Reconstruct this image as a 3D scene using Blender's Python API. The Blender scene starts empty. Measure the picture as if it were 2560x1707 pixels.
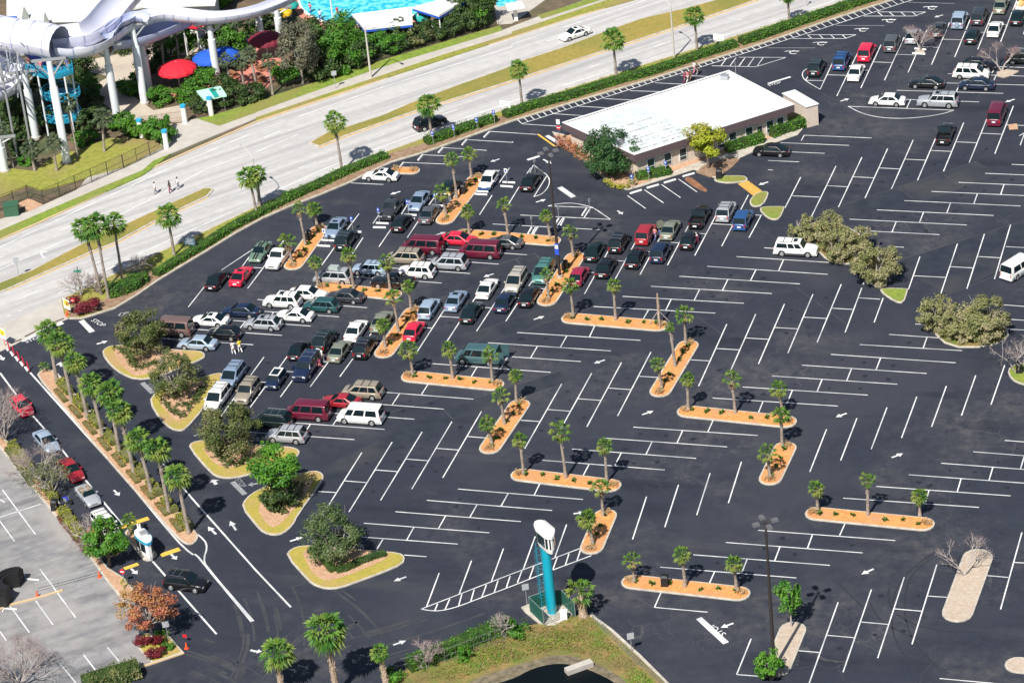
import bpy, bmesh, math, random
import numpy as np
from mathutils import Matrix, Vector
random.seed(7); rng = np.random.default_rng(7)
sc = bpy.context.scene
col = sc.collection
rad = math.radians
# ---------------------------------------------------------------- camera (a helicopter about 175 m up)
CAM_H = 174.0
FPX, PITCH, ROLL, YAW = 7710.69, rad(61.4402), rad(-5.9628), rad(19.41723)
CX, CY = 1280.0, 853.5
def _rx(a): c, s = math.cos(a), math.sin(a); return np.array([[1,0,0],[0,c,-s],[0,s,c]])
def _rz(a): c, s = math.cos(a), math.sin(a); return np.array([[c,-s,0],[s,c,0],[0,0,1]])
RM = _rz(YAW) @ _rx(PITCH) @ _rz(ROLL)
_c = RM @ np.array([0,0,-1.0]); OFF = _c[:2]*(-CAM_H/_c[2])
cd = bpy.data.cameras.new('camera'); cam = bpy.data.objects.new('camera', cd); col.objects.link(cam)
cd.sensor_width = 36.0; cd.lens = 36.0*FPX/2560.0; cd.clip_start = 1.0; cd.clip_end = 5000.0
M4 = Matrix([list(RM[0])+[-OFF[0]], list(RM[1])+[-OFF[1]], list(RM[2])+[CAM_H], [0,0,0,1]])
cam.matrix_world = M4
sc.camera = cam
# ---------------------------------------------------------------- world and sun
SUN_EL = rad(50.5); SH_AZ = rad(83.5)                 # shadows fall towards SH_AZ
sx, sy = -math.cos(SH_AZ), -math.sin(SH_AZ)
w = bpy.data.worlds.new('World'); sc.world = w; w.use_nodes = True
nt = w.node_tree; sky = nt.nodes.new('ShaderNodeTexSky'); sky.sky_type = 'NISHITA'; sky.sun_disc = False
sky.sun_elevation = SUN_EL; sky.sun_rotation = math.atan2(sx, sy)
bg = nt.nodes['Background']; nt.links.new(sky.outputs[0], bg.inputs[0]); bg.inputs[1].default_value = 0.066
sl = bpy.data.lights.new('sun', 'SUN'); sl.energy = 5.0; sl.angle = rad(0.5); sl.color = (1.0, 0.955, 0.88)
so = bpy.data.objects.new('sun', sl); col.objects.link(so)
sd = Vector((sx*math.cos(SUN_EL), sy*math.cos(SUN_EL), math.sin(SUN_EL)))
so.rotation_euler = sd.to_track_quat('Z', 'Y').to_euler()
sc.view_settings.view_transform = 'Standard'; sc.view_settings.look = 'None'
sc.view_settings.exposure = 0.42; sc.view_settings.gamma = 1.0
sc.cycles.max_bounces = 5; sc.cycles.diffuse_bounces = 2; sc.cycles.glossy_bounces = 2
# ---------------------------------------------------------------- surveying: photo pixel -> point on the plane z
def G(x, y, z=0.0):
    r = RM @ np.array([(x-CX)/FPX, -(y-CY)/FPX, -1.0]); t = (z-CAM_H)/r[2]
    return (r[0]*t-OFF[0], r[1]*t-OFF[1])
def PXL(X, Y, Z):
    v = RM.T @ np.array([X+OFF[0], Y+OFF[1], Z-CAM_H]); return CX+FPX*v[0]/-v[2], CY-FPX*v[1]/-v[2]
class Crop:                                           # survey sheets: coordinates read off enlarged parts of the photo
    def __init__(s, x0, y0, k): s.x0, s.y0, s.k = x0, y0, k
    def px(s, x, y): return (s.x0+x*s.k, s.y0+y*s.k)
    def __call__(s, x, y, z=0.0): return G(s.x0+x*s.k, s.y0+y*s.k, z)
    def L(s, *v, z=0.0): return [s(v[i], v[i+1], z) for i in range(0, len(v), 2)]
F = Crop(0,0,1.0); M = Crop(0,0,1.08844)
k1 = 640/2334; C1, C2, C3, C4 = Crop(0,0,k1), Crop(640,0,k1), Crop(1280,0,k1), Crop(1920,0,k1)
k2 = 400/2323; D1, D2, D3, D4 = Crop(0,420,k1), Crop(400,420,k2), Crop(780,420,k2), Crop(1160,420,k2)
k3 = 420/2352; E1, E2, E3, E4, E5 = Crop(400,660,k3), Crop(780,630,k3), Crop(1160,600,k3), Crop(1460,420,500/2352), Crop(400,860,k1)
F1, F2, F3 = Crop(0,780,500/2352), Crop(0,1080,480/2352), Crop(0,1360,640/2352)
k4 = 640/2350; F4, F5, F6 = Crop(640,1280,k4), Crop(1280,1280,k4), Crop(1920,1280,k4)
H1, H2, H3, H4, H6 = Crop(960,860,k1), Crop(1920,420,k1), Crop(1560,700,k1), Crop(1960,860,600/2188), Crop(1300,1270,200/950)
def height(b, t):                                     # b, t full pixels of foot and top: height of an upright thing
    g = G(*b); lo, hi = 0.0, 60.0
    for _ in range(40):
        m = (lo+hi)/2
        if PXL(g[0], g[1], m)[1] > t[1]: lo = m
        else: hi = m
    return lo
# ---------------------------------------------------------------- materials
MATS = {}
def pm(name, c1, c2=None, scale=1.0, rough=0.85, detail=4.0, bump=0.0, metal=0.0, coat=0.0, pos=(0.35,0.65), spec=None, c3=None, s3=0.05, world=False, bscale=None):
    if name in MATS: return MATS[name]
    m = bpy.data.materials.new(name); m.use_nodes = True; MATS[name] = m
    n = m.node_tree; b = n.nodes['Principled BSDF']
    b.inputs['Roughness'].default_value = rough; b.inputs['Metallic'].default_value = metal
    b.inputs['Coat Weight'].default_value = coat
    if spec is not None: b.inputs['Specular IOR Level'].default_value = spec
    b.inputs['Base Color'].default_value = (*c1, 1)
    if c2 is not None:
        if world: g = n.nodes.new('ShaderNodeNewGeometry'); src = g.outputs['Position']
        else: g = n.nodes.new('ShaderNodeTexCoord'); src = g.outputs['Object']
        t = n.nodes.new('ShaderNodeTexNoise'); t.inputs['Scale'].default_value = scale; t.inputs['Detail'].default_value = detail
        t.inputs['Roughness'].default_value = 0.6
        n.links.new(src, t.inputs['Vector'])
        r = n.nodes.new('ShaderNodeValToRGB'); r.color_ramp.elements[0].position = pos[0]; r.color_ramp.elements[1].position = pos[1]
        r.color_ramp.elements[0].color = (*c1, 1); r.color_ramp.elements[1].color = (*c2, 1)
        n.links.new(t.outputs['Fac'], r.inputs[0]); out = r.outputs[0]
        if c3 is not None:
            t2 = n.nodes.new('ShaderNodeTexNoise'); t2.inputs['Scale'].default_value = s3; t2.inputs['Detail'].default_value = 5
            n.links.new(src, t2.inputs['Vector'])
            r2 = n.nodes.new('ShaderNodeValToRGB'); r2.color_ramp.elements[0].position = .45; r2.color_ramp.elements[1].position = .68
            mx = n.nodes.new('ShaderNodeMix'); mx.data_type = 'RGBA'
            n.links.new(t2.outputs['Fac'], r2.inputs[0]); n.links.new(r2.outputs[0], mx.inputs[0])
            n.links.new(out, mx.inputs[6]); mx.inputs[7].default_value = (*c3, 1); out = mx.outputs[2]
        n.links.new(out, b.inputs['Base Color'])
        if bump:
            bt = t
            if bscale:
                bt = n.nodes.new('ShaderNodeTexNoise'); bt.inputs['Scale'].default_value = bscale; bt.inputs['Detail'].default_value = 3
                n.links.new(src, bt.inputs['Vector'])
            bp = n.nodes.new('ShaderNodeBump'); bp.inputs['Strength'].default_value = bump; bp.inputs['Distance'].default_value = 0.15
            n.links.new(bt.outputs['Fac'], bp.inputs['Height']); n.links.new(bp.outputs[0], b.inputs['Normal'])
    return m
def leafmat(name, c1, c2, scale=0.9, tr=0.3, pos=(0.38,0.62), c3=None):
    if name in MATS: return MATS[name]
    m = pm(name, c1, c2, scale, rough=0.55, detail=3, pos=pos, spec=0.35, c3=c3, s3=0.35)
    n = m.node_tree; b = n.nodes['Principled BSDF']; o = n.nodes['Material Output']
    t = n.nodes.new('ShaderNodeBsdfTranslucent'); mx = n.nodes.new('ShaderNodeMixShader'); mx.inputs[0].default_value = tr
    l = b.inputs['Base Color'].links[0].from_socket
    br = n.nodes.new('ShaderNodeBrightContrast'); br.inputs[1].default_value = 0.02
    n.links.new(l, br.inputs[0]); n.links.new(br.outputs[0], t.inputs['Color'])
    n.links.new(b.outputs[0], mx.inputs[1]); n.links.new(t.outputs[0], mx.inputs[2]); n.links.new(mx.outputs[0], o.inputs['Surface'])
    return m
def asphalt():
    m = bpy.data.materials.new('asphalt'); m.use_nodes = True; n = m.node_tree; b = n.nodes['Principled BSDF']
    b.inputs['Roughness'].default_value = 0.82; b.inputs['Specular IOR Level'].default_value = 0.35
    geo = n.nodes.new('ShaderNodeNewGeometry'); P = geo.outputs['Position']
    def noise(scale, detail=5, rough=.6, vec=P, dist=0.0):
        t = n.nodes.new('ShaderNodeTexNoise'); t.inputs['Scale'].default_value = scale; t.inputs['Detail'].default_value = detail
        t.inputs['Roughness'].default_value = rough; t.inputs['Distortion'].default_value = dist; n.links.new(vec, t.inputs['Vector']); return t.outputs['Fac']
    def ramp(s, a, bb, ca=(0,0,0), cb=(1,1,1)):
        r = n.nodes.new('ShaderNodeValToRGB'); e = r.color_ramp.elements; e[0].position = a; e[1].position = bb
        e[0].color = (*ca,1); e[1].color = (*cb,1); n.links.new(s, r.inputs[0]); return r.outputs[0]
    def mix(f, a, c):
        x = n.nodes.new('ShaderNodeMix'); x.data_type = 'RGBA'; n.links.new(f, x.inputs[0])
        if isinstance(a, tuple): x.inputs[6].default_value = (*a,1)
        else: n.links.new(a, x.inputs[6])
        if isinstance(c, tuple): x.inputs[7].default_value = (*c,1)
        else: n.links.new(c, x.inputs[7])
        return x.outputs[2]
    def mul(a, bq):
        x = n.nodes.new('ShaderNodeMath'); x.operation = 'MULTIPLY'; n.links.new(a, x.inputs[0])
        if isinstance(bq, float): x.inputs[1].default_value = bq
        else: n.links.new(bq, x.inputs[1])
        return x.outputs[0]
    mp = n.nodes.new('ShaderNodeMapping'); mp.inputs['Rotation'].default_value = (0,0,rad(-40)); mp.inputs['Scale'].default_value = (0.22,1,1)
    n.links.new(P, mp.inputs['Vector']); A = mp.outputs[0]
    base = ramp(noise(.35, 6), .3, .72, (.0155,.020,.0325), (.029,.0345,.051))
    grain = ramp(noise(5.0, 2), .2, .8, (.014,.018,.0295), (.038,.043,.059))
    base = mix(ramp(noise(1.2), .3, .7), base, grain)
    dust = mul(ramp(noise(.05, 7, .62), .50, .68), ramp(noise(.7, 6, .7), .36, .68))
    base = mix(mul(dust, .58), base, (.125,.118,.115))
    base = mix(mul(ramp(noise(.16, 7, .65, A), .56, .76), .30), base, (.11,.102,.100))
    base = mix(mul(ramp(noise(.035, 5, .6), .50, .62), .30), base, (.060,.062,.072))
    base = mix(mul(ramp(noise(.22, 4, .5, A), .58, .72), .65), base, (.011,.014,.023))
    v = n.nodes.new('ShaderNodeTexVoronoi'); v.feature = 'DISTANCE_TO_EDGE'; v.inputs['Scale'].default_value = .16
    dn = n.nodes.new('ShaderNodeTexNoise'); dn.inputs['Scale'].default_value = .35; dn.inputs['Detail'].default_value = 8; n.links.new(P, dn.inputs['Vector'])
    va = n.nodes.new('ShaderNodeVectorMath'); va.operation = 'MULTIPLY_ADD'; va.inputs[1].default_value = (7,7,0); n.links.new(dn.outputs['Color'], va.inputs[0]); n.links.new(P, va.inputs[2])
    n.links.new(va.outputs[0], v.inputs['Vector'])
    cr = mul(ramp(v.outputs['Distance'], .004, .014, (1,1,1), (0,0,0)), ramp(noise(.045, 3), .54, .66))
    base = mix(mul(cr, .28), base, (.16,.15,.145))
    n.links.new(base, b.inputs['Base Color'])
    bp = n.nodes.new('ShaderNodeBump'); bp.inputs['Strength'].default_value = .25; bp.inputs['Distance'].default_value = .03
    n.links.new(noise(9.0, 2), bp.inputs['Height']); n.links.new(bp.outputs[0], b.inputs['Normal'])
    MATS['asphalt'] = m; return m
asphalt()
def streaked(name, ca, cb, cc, ang, sc1=.25, stretch=.06, rough=.9, amt=.7, c4=None):   # worn pavement with tyre-dark streaks along its lanes
    m = bpy.data.materials.new(name); m.use_nodes = True; n = m.node_tree; b = n.nodes['Principled BSDF']; b.inputs['Roughness'].default_value = rough
    geo = n.nodes.new('ShaderNodeNewGeometry'); mp = n.nodes.new('ShaderNodeMapping'); mp.vector_type = 'TEXTURE'
    mp.inputs['Rotation'].default_value = (0,0,ang); mp.inputs['Scale'].default_value = (1/stretch,1,1); n.links.new(geo.outputs['Position'], mp.inputs['Vector'])
    def nz(vec, s, d=5):
        t = n.nodes.new('ShaderNodeTexNoise'); t.inputs['Scale'].default_value = s; t.inputs['Detail'].default_value = d; t.inputs['Roughness'].default_value = .6; n.links.new(vec, t.inputs['Vector']); return t.outputs['Fac']
    def rp(s, a, bb, x, y):
        r = n.nodes.new('ShaderNodeValToRGB'); e = r.color_ramp.elements; e[0].position = a; e[1].position = bb; e[0].color = (*x,1); e[1].color = (*y,1); n.links.new(s, r.inputs[0]); return r.outputs[0]
    a1 = rp(nz(geo.outputs['Position'], .8), .3, .7, ca, cb)
    f = rp(nz(mp.outputs[0], sc1), .42, .66, (0,0,0), (amt,amt,amt))
    x = n.nodes.new('ShaderNodeMix'); x.data_type = 'RGBA'; n.links.new(f, x.inputs[0]); n.links.new(a1, x.inputs[6]); x.inputs[7].default_value = (*cc,1)
    out = x.outputs[2]
    if c4:
        f2 = rp(nz(geo.outputs['Position'], .07, 7), .48, .62, (0,0,0), (1,1,1))
        y = n.nodes.new('ShaderNodeMix'); y.data_type = 'RGBA'; n.links.new(f2, y.inputs[0]); n.links.new(out, y.inputs[6]); y.inputs[7].default_value = (*c4,1); out = y.outputs[2]
    n.links.new(out, b.inputs['Base Color']); MATS[name] = m; return m
gA, gB = G(640,306), G(1280,95); ROAD_ANG = math.atan2(gB[1]-gA[1], gB[0]-gA[0])
streaked('road_asphalt', (.43,.42,.41), (.51,.495,.48), (.25,.245,.255), ROAD_ANG, .7, .02, amt=.62)
gA, gB = G(0,1707), G(300,1600)
streaked('old_asphalt', (.20,.20,.21), (.31,.305,.305), (.10,.10,.11), math.atan2(gB[1]-gA[1], gB[0]-gA[0]), .5, .25, amt=.85, c4=(.31,.295,.285))
pm('white_paint', (.80,.80,.79), (.50,.51,.53), .9, rough=.7, world=True, pos=(.42,.75), c3=(.42,.43,.45), s3=.25)
pm('worn_paint', (.20,.21,.23), (.30,.31,.32), 3.0, rough=.8, world=True)
pm('yellow_paint', (.80,.46,.06), (.70,.42,.08), 2.0, rough=.7, world=True)
pm('ochre_ramp', (.62,.36,.07), (.50,.28,.06), 1.5, world=True, bump=.3)
pm('kerb_concrete', (.52,.48,.41), (.38,.34,.29), 1.3, world=True, bump=.2)
pm('sidewalk_concrete', (.49,.46,.41), (.42,.39,.35), .7, world=True, c3=(.40,.37,.33), s3=.2)
pm('grass', (.20,.22,.03), (.31,.30,.055), 1.6, world=True, bump=.8, bscale=6, c3=(.28,.215,.085), s3=.13)
pm('green_grass', (.13,.21,.022), (.24,.31,.04), 1.6, world=True, bump=.8, bscale=6, c3=(.24,.22,.06), s3=.12)
pm('median_grass', (.25,.21,.04), (.33,.25,.06), 1.4, world=True, bump=.8, bscale=5, c3=(.16,.18,.035), s3=.09)
pm('yellow_grass', (.42,.33,.06), (.33,.29,.05), 1.8, world=True, bump=.8, bscale=6, c3=(.42,.28,.12), s3=.25)
pm('mulch', (.60,.23,.065), (.76,.35,.115), 2.5, world=True, bump=.8, bscale=7, c3=(.52,.27,.13), s3=.3)
pm('pink_mulch', (.44,.25,.15), (.55,.36,.23), 2.2, world=True, bump=.8, bscale=6)
pm('pale_mulch', (.50,.42,.34), (.42,.33,.25), 2.2, world=True, bump=.6, bscale=6)
pm('bank_grass', (.30,.19,.07), (.10,.17,.02), .55, world=True, bump=1.0, bscale=5, c3=(.17,.13,.05), s3=.3, detail=8)
pm('park_soil', (.10,.075,.05), (.17,.12,.075), .6, world=True, bump=.6, c3=(.06,.08,.03), s3=.1)
pm('terracotta', (.50,.17,.13), (.58,.24,.18), .8, world=True)
pm('park_concrete', (.50,.43,.35), (.40,.34,.28), .35, world=True, c3=(.55,.48,.40), s3=.1)
pm('dark_water', (.003,.005,.006), rough=.4, spec=.15)
pm('stain', (.30,.13,.06), (.16,.08,.05), 1.2, world=True)
# ---------------------------------------------------------------- mesh helpers
def link(name, me, mat=None, parent=None):
    o = bpy.data.objects.new(name, me); col.objects.link(o)
    if mat is not None: me.materials.append(MATS[mat] if isinstance(mat, str) else mat)
    if parent: o.parent = parent
    return o
def tag(o, label=None, cat=None, group=None, kind=None):
    if label: o['label'] = label
    if cat: o['category'] = cat
    if group: o['group'] = group
    if kind: o['kind'] = kind
    return o
def empty(name, loc, rz=0.0, label=None, cat=None, group=None):
    o = bpy.data.objects.new(name, None); col.objects.link(o); o.empty_display_size = .3
    o.location = (loc[0], loc[1], loc[2] if len(loc) > 2 else 0.0); o.rotation_euler = (0,0,rz)
    return tag(o, label, cat, group)
class MB:                                             # collects shapes, then becomes one mesh
    def __init__(s): s.v, s.f, s.sm = [], [], False
    def add(s, vs, fs):
        k = len(s.v); s.v += [tuple(p) for p in vs]; s.f += [tuple(i+k for i in f) for f in fs]; return s
    def box(s, c, d, rz=0.0, top=None):               # centre, size; top=(kx,ky) shrinks the top
        x, y, z = d[0]/2, d[1]/2, d[2]/2; a, b = top or (1,1); cs, sn = math.cos(rz), math.sin(rz)
        vs = [(i*x*(a if k > 0 else 1), j*y*(b if k > 0 else 1), k*z) for k in (-1,1) for j in (-1,1) for i in (-1,1)]
        vs = [(c[0]+p[0]*cs-p[1]*sn, c[1]+p[0]*sn+p[1]*cs, c[2]+p[2]) for p in vs]
        return s.add(vs, [(0,2,3,1),(4,5,7,6),(0,1,5,4),(2,6,7,3),(0,4,6,2),(1,3,7,5)])
    def tube(s, pts, r, n=8, cap=True):               # r: number or list
        pts = [Vector(p) for p in pts]; m = len(pts); rs = r if isinstance(r, (list,tuple)) else [r]*m
        k = len(s.v); up = Vector((0,0,1))
        for i, p in enumerate(pts):
            t = (pts[min(i+1,m-1)]-pts[max(i-1,0)]).normalized()
            a = t.cross(up) if abs(t.z) < .95 else t.cross(Vector((1,0,0)))
            a.normalize(); b = a.cross(t)
            for j in range(n):
                q = 2*math.pi*j/n; s.v.append(tuple(p+(a*math.cos(q)+b*math.sin(q))*rs[i]))
        for i in range(m-1):
            for j in range(n): s.f.append((k+i*n+j, k+i*n+(j+1)%n, k+(i+1)*n+(j+1)%n, k+(i+1)*n+j))
        if cap: s.f.append(tuple(k+j for j in range(n))[::-1]); s.f.append(tuple(k+(m-1)*n+j for j in range(n)))
        return s
    def prism(s, poly, z0, z1):
        n = len(poly); k = len(s.v); ar = sum(poly[i][0]*poly[(i+1)%n][1]-poly[(i+1)%n][0]*poly[i][1] for i in range(n))
        if ar < 0: poly = poly[::-1]
        s.v += [(p[0],p[1],z0) for p in poly]+[(p[0],p[1],z1) for p in poly]
        s.f += [tuple(k+i for i in range(n))[::-1], tuple(k+n+i for i in range(n))]
        s.f += [(k+i, k+(i+1)%n, k+n+(i+1)%n, k+n+i) for i in range(n)]
        return s
    def quad(s, *p): return s.add(p, [tuple(range(len(p)))])
    def mesh(s, name, smooth=None):
        me = bpy.data.meshes.new(name); me.from_pydata(s.v, [], s.f); me.update()
        if smooth:
            me.polygons.foreach_set('use_smooth', [True]*len(me.polygons)); me.set_sharp_from_angle(angle=rad(smooth))
        return me
    def obj(s, name, mat, parent=None, smooth=None): return link(name, s.mesh(name, smooth), mat, parent)
def tri(me):
    b = bmesh.new(); b.from_mesh(me); bmesh.ops.recalc_face_normals(b, faces=b.faces)
    bmesh.ops.triangulate(b, faces=[f for f in b.faces if len(f.verts) > 4]); b.to_mesh(me); b.free()
def chaikin(p, n=2, closed=True):
    for _ in range(n):
        q = []; m = len(p); rg = range(m) if closed else range(m-1)
        if not closed: q.append(p[0])
        for i in rg:
            a, b = p[i], p[(i+1)%m]; q += [(a[0]*.75+b[0]*.25, a[1]*.75+b[1]*.25), (a[0]*.25+b[0]*.75, a[1]*.25+b[1]*.75)]
        if not closed: q.append(p[-1])
        p = q
    return p
def area(p): return sum(p[i][0]*p[(i+1)%len(p)][1]-p[(i+1)%len(p)][0]*p[i][1] for i in range(len(p)))/2
def inset(p, d):
    if area(p) < 0: p = p[::-1]
    n = len(p); o = []
    for i in range(n):
        a, b, c = p[i-1], p[i], p[(i+1)%n]
        e1 = Vector((b[0]-a[0], b[1]-a[1])); e2 = Vector((c[0]-b[0], c[1]-b[1]))
        if e1.length < 1e-6 or e2.length < 1e-6: o.append(b); continue
        e1.normalize(); e2.normalize(); t = (e1+e2); 
        if t.length < .2: t = e1
        t.normalize(); k = d/max(.5, t.dot(e1)); o.append((b[0]-t.y*k, b[1]+t.x*k))
    return o
def patch(name, poly, mat, z=.004, z0=-.3, kind='structure', smooth=0, parent=None):
    if smooth: poly = chaikin(poly, smooth)
    m = MB().prism(poly, z0, z).mesh(name); tri(m); o = link(name, m, mat, parent)
    if kind: o['kind'] = kind
    return o
def strip(pts, wd):                                   # offset polyline both sides -> polygon
    L, R = [], []
    for i, p in enumerate(pts):
        a, b = pts[max(i-1,0)], pts[min(i+1,len(pts)-1)]; d = Vector((b[0]-a[0], b[1]-a[1])).normalized()
        L.append((p[0]-d.y*wd/2, p[1]+d.x*wd/2)); R.append((p[0]+d.y*wd/2, p[1]-d.x*wd/2))
    return L, R
def ribbon(mb, pts, wd, z):
    L, R = strip(pts, wd); k = len(mb.v); n = len(pts)
    mb.v += [(p[0],p[1],z) for p in L]+[(p[0],p[1],z) for p in R]
    mb.f += [(k+i, k+n+i, k+n+i+1, k+i+1) for i in range(n-1)]
def lerp(a, b, t): return tuple(a[i]*(1-t)+b[i]*t for i in range(len(a)))
# ================================================================ SETTING
big = [(-900,-420),(900,-420),(1500,2600),(-1500,2600)]
patch('ground', big, 'asphalt', z=0.0, z0=-2.0).name = 'parking_lot_asphalt'
far_edge = [F(*p) for p in ((-200,690),(0,600),(100,557),(274,476),(384,420),(500,368),(560,342),(640,306),(859,233),(1106,147),(1280,95),(1409,52),(1604,-6),(1900,-95),(2300,-215))]
near_edge = [F(*p) for p in ((-200,898),(0,815),(60,787),(153,750),(400,631),(490,590),(650,513),(800,449),(964,381),(1280,268),(1538,186),(1719,129),(1920,66),(2112,3),(2500,-125))]
patch('road', far_edge+near_edge[::-1], 'road_asphalt', z=.012)
# far side of the road: park ground, pavement, lawns
patch('park_ground', [(p[0],p[1]+.0) for p in far_edge]+[F(2300,-900),F(-900,-900),F(-900,900)], 'park_soil', z=.03)
def between(name, up, lo, mat, z): return patch(name, up+lo[::-1], mat, z=z)
kz = .15
far_kerb = MB()
def kerb_line(name, pts, wd=.22, z=.15, mat='kerb_concrete'):
    L, R = strip(pts, wd); m = MB()
    n = len(pts)
    for i in range(n-1): m.prism([L[i], L[i+1], R[i+1], R[i]], -.1, z)
    return tag(m.obj(name, mat), kind='structure')
kerb_line('road_kerb', far_edge, .3, .15, pm('yellow_kerb', (.60,.44,.24), (.52,.40,.26), 1.0, world=True))
gs1 = D1.L(0,655,1000,210,1290,80,1380,20)+[C1(1565,1405)]
gs1u = D1.L(0,575,960,165,1300,25)+[C1(1400,1470), C1(1555,1408)]
patch('grass_verge', gs1+gs1u[::-1], 'green_grass', z=.16)
sw = D1.L(0,475,270,405,400,345,1250,0)+C1.L(1500,1330,1560,1150)
patch('sidewalk', D1.L(0,580,960,170,1300,30)+C1.L(1400,1475,1560,1410,1800,1310,2334,1090)+C2.L(0,1095,900,790,1700,520,2334,322)+C3.L(0,300,470,150,870,20,1200,-90)+C3.L(1100,-110,690,0,230,165)+C2.L(2250,285,1100,640,0,1035)+C1.L(2000,1160,1800,1092,1700,1112,1560,1150,1540,1290,1250,1420,850,1568)+D1.L(700,210,400,345,270,405,0,475), 'sidewalk_concrete', z=.165)
patch('gate_driveway', C1.L(1100,1080,1300,1130,1660,1140,1800,1092,2000,1160,1900,1250,1560,1410,1480,1360,1560,1150,1420,1290,1200,1130), 'sidewalk_concrete', z=.13)
patch('lawn', C1.L(1800,1090,2000,1158,2334,1040,2334,942,1950,1060)+[], 'green_grass', z=.172)
patch('lawn', C2.L(0,935,0,1034,1100,638,2250,290,2225,243,1200,545), 'green_grass', z=.172)
patch('grass_verge', C2.L(0,1082,900,780,1700,512,2334,318,2334,345,800,845,0,1112), 'grass', z=.173)
patch('grass_verge', C3.L(0,303,470,145,900,0,1180,-60,1180,-10,600,150,0,345), 'grass', z=.173)
patch('lawn', C3.L(235,150,270,185,850,0,1100,-80,780,-30,500,70), 'green_grass', z=.175)
patch('park_lawn', D1.L(0,0,0,280,250,170,380,215,1150,0)+C1.L(1490,1350,1400,1280,1000,1270,680,1390,560,1400,300,1568), 'grass', z=.17)
patch('park_path', C1.L(760,560,1230,470,1240,620,1200,720,1180,860,1400,1010,1660,960,1660,1120,1300,1110,1090,1060,880,900,860,780,1000,700,820,660), 'park_concrete', z=.05)
patch('park_path', C1.L(1250,470,1700,350,2000,420,2334,330,2334,420,2000,480,1500,520,1300,560), 'park_concrete', z=.05)
patch('park_path', C2.L(2170,60,2334,0,2500,-60,2700,-40,2334,220,2200,230), 'sidewalk_concrete', z=.05)
patch('terrace_paving', C1.L(1560,860,1660,800,1900,700,2334,590,2334,760,1700,900,1600,920), 'terracotta', z=.06)
patch('terrace_paving', C2.L(0,440,230,420,230,700,60,830,0,860), 'terracotta', z=.062)
patch('park_path', D1.L(170,330,260,280,390,345,270,405), 'pink_mulch', z=.16)
# ---- medians of the road
def island(name, poly, bed='mulch', label=None, kw=.2, z=.15, smooth=2, kerbmat='kerb_concrete', group=None, dz=.02):
    if smooth: poly = chaikin(poly, smooth)
    c = (sum(p[0] for p in poly)/len(poly), sum(p[1] for p in poly)/len(poly))
    t = empty(name, c, 0, label, 'traffic island' if 'median' in name else 'planter island', group)
    lp = [(p[0]-c[0], p[1]-c[1]) for p in poly]
    ip = inset(lp, kw); a = MB(); n = len(lp)
    if area(lp) < 0: lp = lp[::-1]
    a.v = [(p[0],p[1],-.1) for p in lp]+[(p[0],p[1],z-.02) for p in lp]+[(p[0]*1.0,p[1],z) for p in inset(lp,.03)]+[(p[0],p[1],z) for p in ip]+[(p[0],p[1],z-.1) for p in ip]
    for r in range(4):
        a.f += [(r*n+i, r*n+(i+1)%n, (r+1)*n+(i+1)%n, (r+1)*n+i) for i in range(n)]
    a.obj('kerb', kerbmat, t)
    m = MB().prism(inset(lp, kw-.004), -.05, z+dz).mesh('bed'); tri(m); link('bed', m, bed, t)
    return t
island('median_island', C2.L(480,1310,640,1215,830,1160,1150,1055,1430,935,1800,795,2250,635)+C3.L(120,548,440,446,850,290,1180,175,1550,88,1900,-5,2400,-150,2700,-120,2250,5,1560,240,860,468,140,702)+C2.L(2334,748,1440,1028,830,1243,575,1348), 'median_grass', 'long grassed median between the carriageways, running to the top of the photo', kw=.3, smooth=0)
island('median_island', D1.L(-500,1150,0,1048,290,935,740,698,1170,503,1440,378,1850,190,1930,185,1950,205,1900,262,1400,502,1050,692,820,782,300,1012,60,1118,-500,1330), 'median_grass', 'shorter brownish grass median ending beside the three walkers', kw=.3, smooth=0)
# ---- verge between road and lot
lot_kerb = [F(*p) for p in ((174,797),(205,797),(238,787),(288,771),(343,738),(395,702),(439,675),(521,626),(589,584),(658,546),(727,516),(800,488),(877,456),(914,437),(980,406),(1068,380),(1280,304),(1423,260),(1636,197),(1920,106),(2074,52),(2235,0),(2500,-88))]
patch('verge', near_edge[3:]+lot_kerb[::-1]+[F(160,785)], 'grass', z=.12)
hed = []
patch('hedge_bed', [F(*p) for p in ((176,795),(238,783),(288,768),(343,735),(395,699),(439,672),(521,623),(589,581),(658,543),(727,513),(800,485),(877,453),(980,404),(1068,377),(1280,301),(1423,257),(1636,194),(1920,103),(2074,49),(2235,-3),(2400,-60),(2380,-66),(2230,-18),(2070,32),(1915,86),(1630,176),(1418,240),(1275,284),(1062,360),(975,386),(870,436),(795,470),(720,498),(650,528),(582,566),(512,608),(430,652),(380,680),(300,735),(235,760),(165,772))], pm('bed_brown',(.20,.125,.075),(.33,.22,.15),1.4,world=True,bump=.5,bscale=6), z=.125)
kerb_line('parking_lot_kerb', lot_kerb, .3, .16)
kerb_line('road_kerb', near_edge[3:], .35, .135)
patch('entrance_driveway', [F(-120,866), F(0,815), F(60,787), F(153,748), F(160,785), F(172,797), F(125,815), F(40,860), F(-60,908)], 'sidewalk_concrete', z=.02)
dk = MB()
for s in ((130,808,160,796),(62,842,105,820),(28,859,54,848)): ribbon(dk, [F(*s[:2]), F(*s[2:])], .3, .027)
tag(dk.obj('driveway_joint', pm('dark_joint', (.08,.05,.04))), kind='structure')
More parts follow.
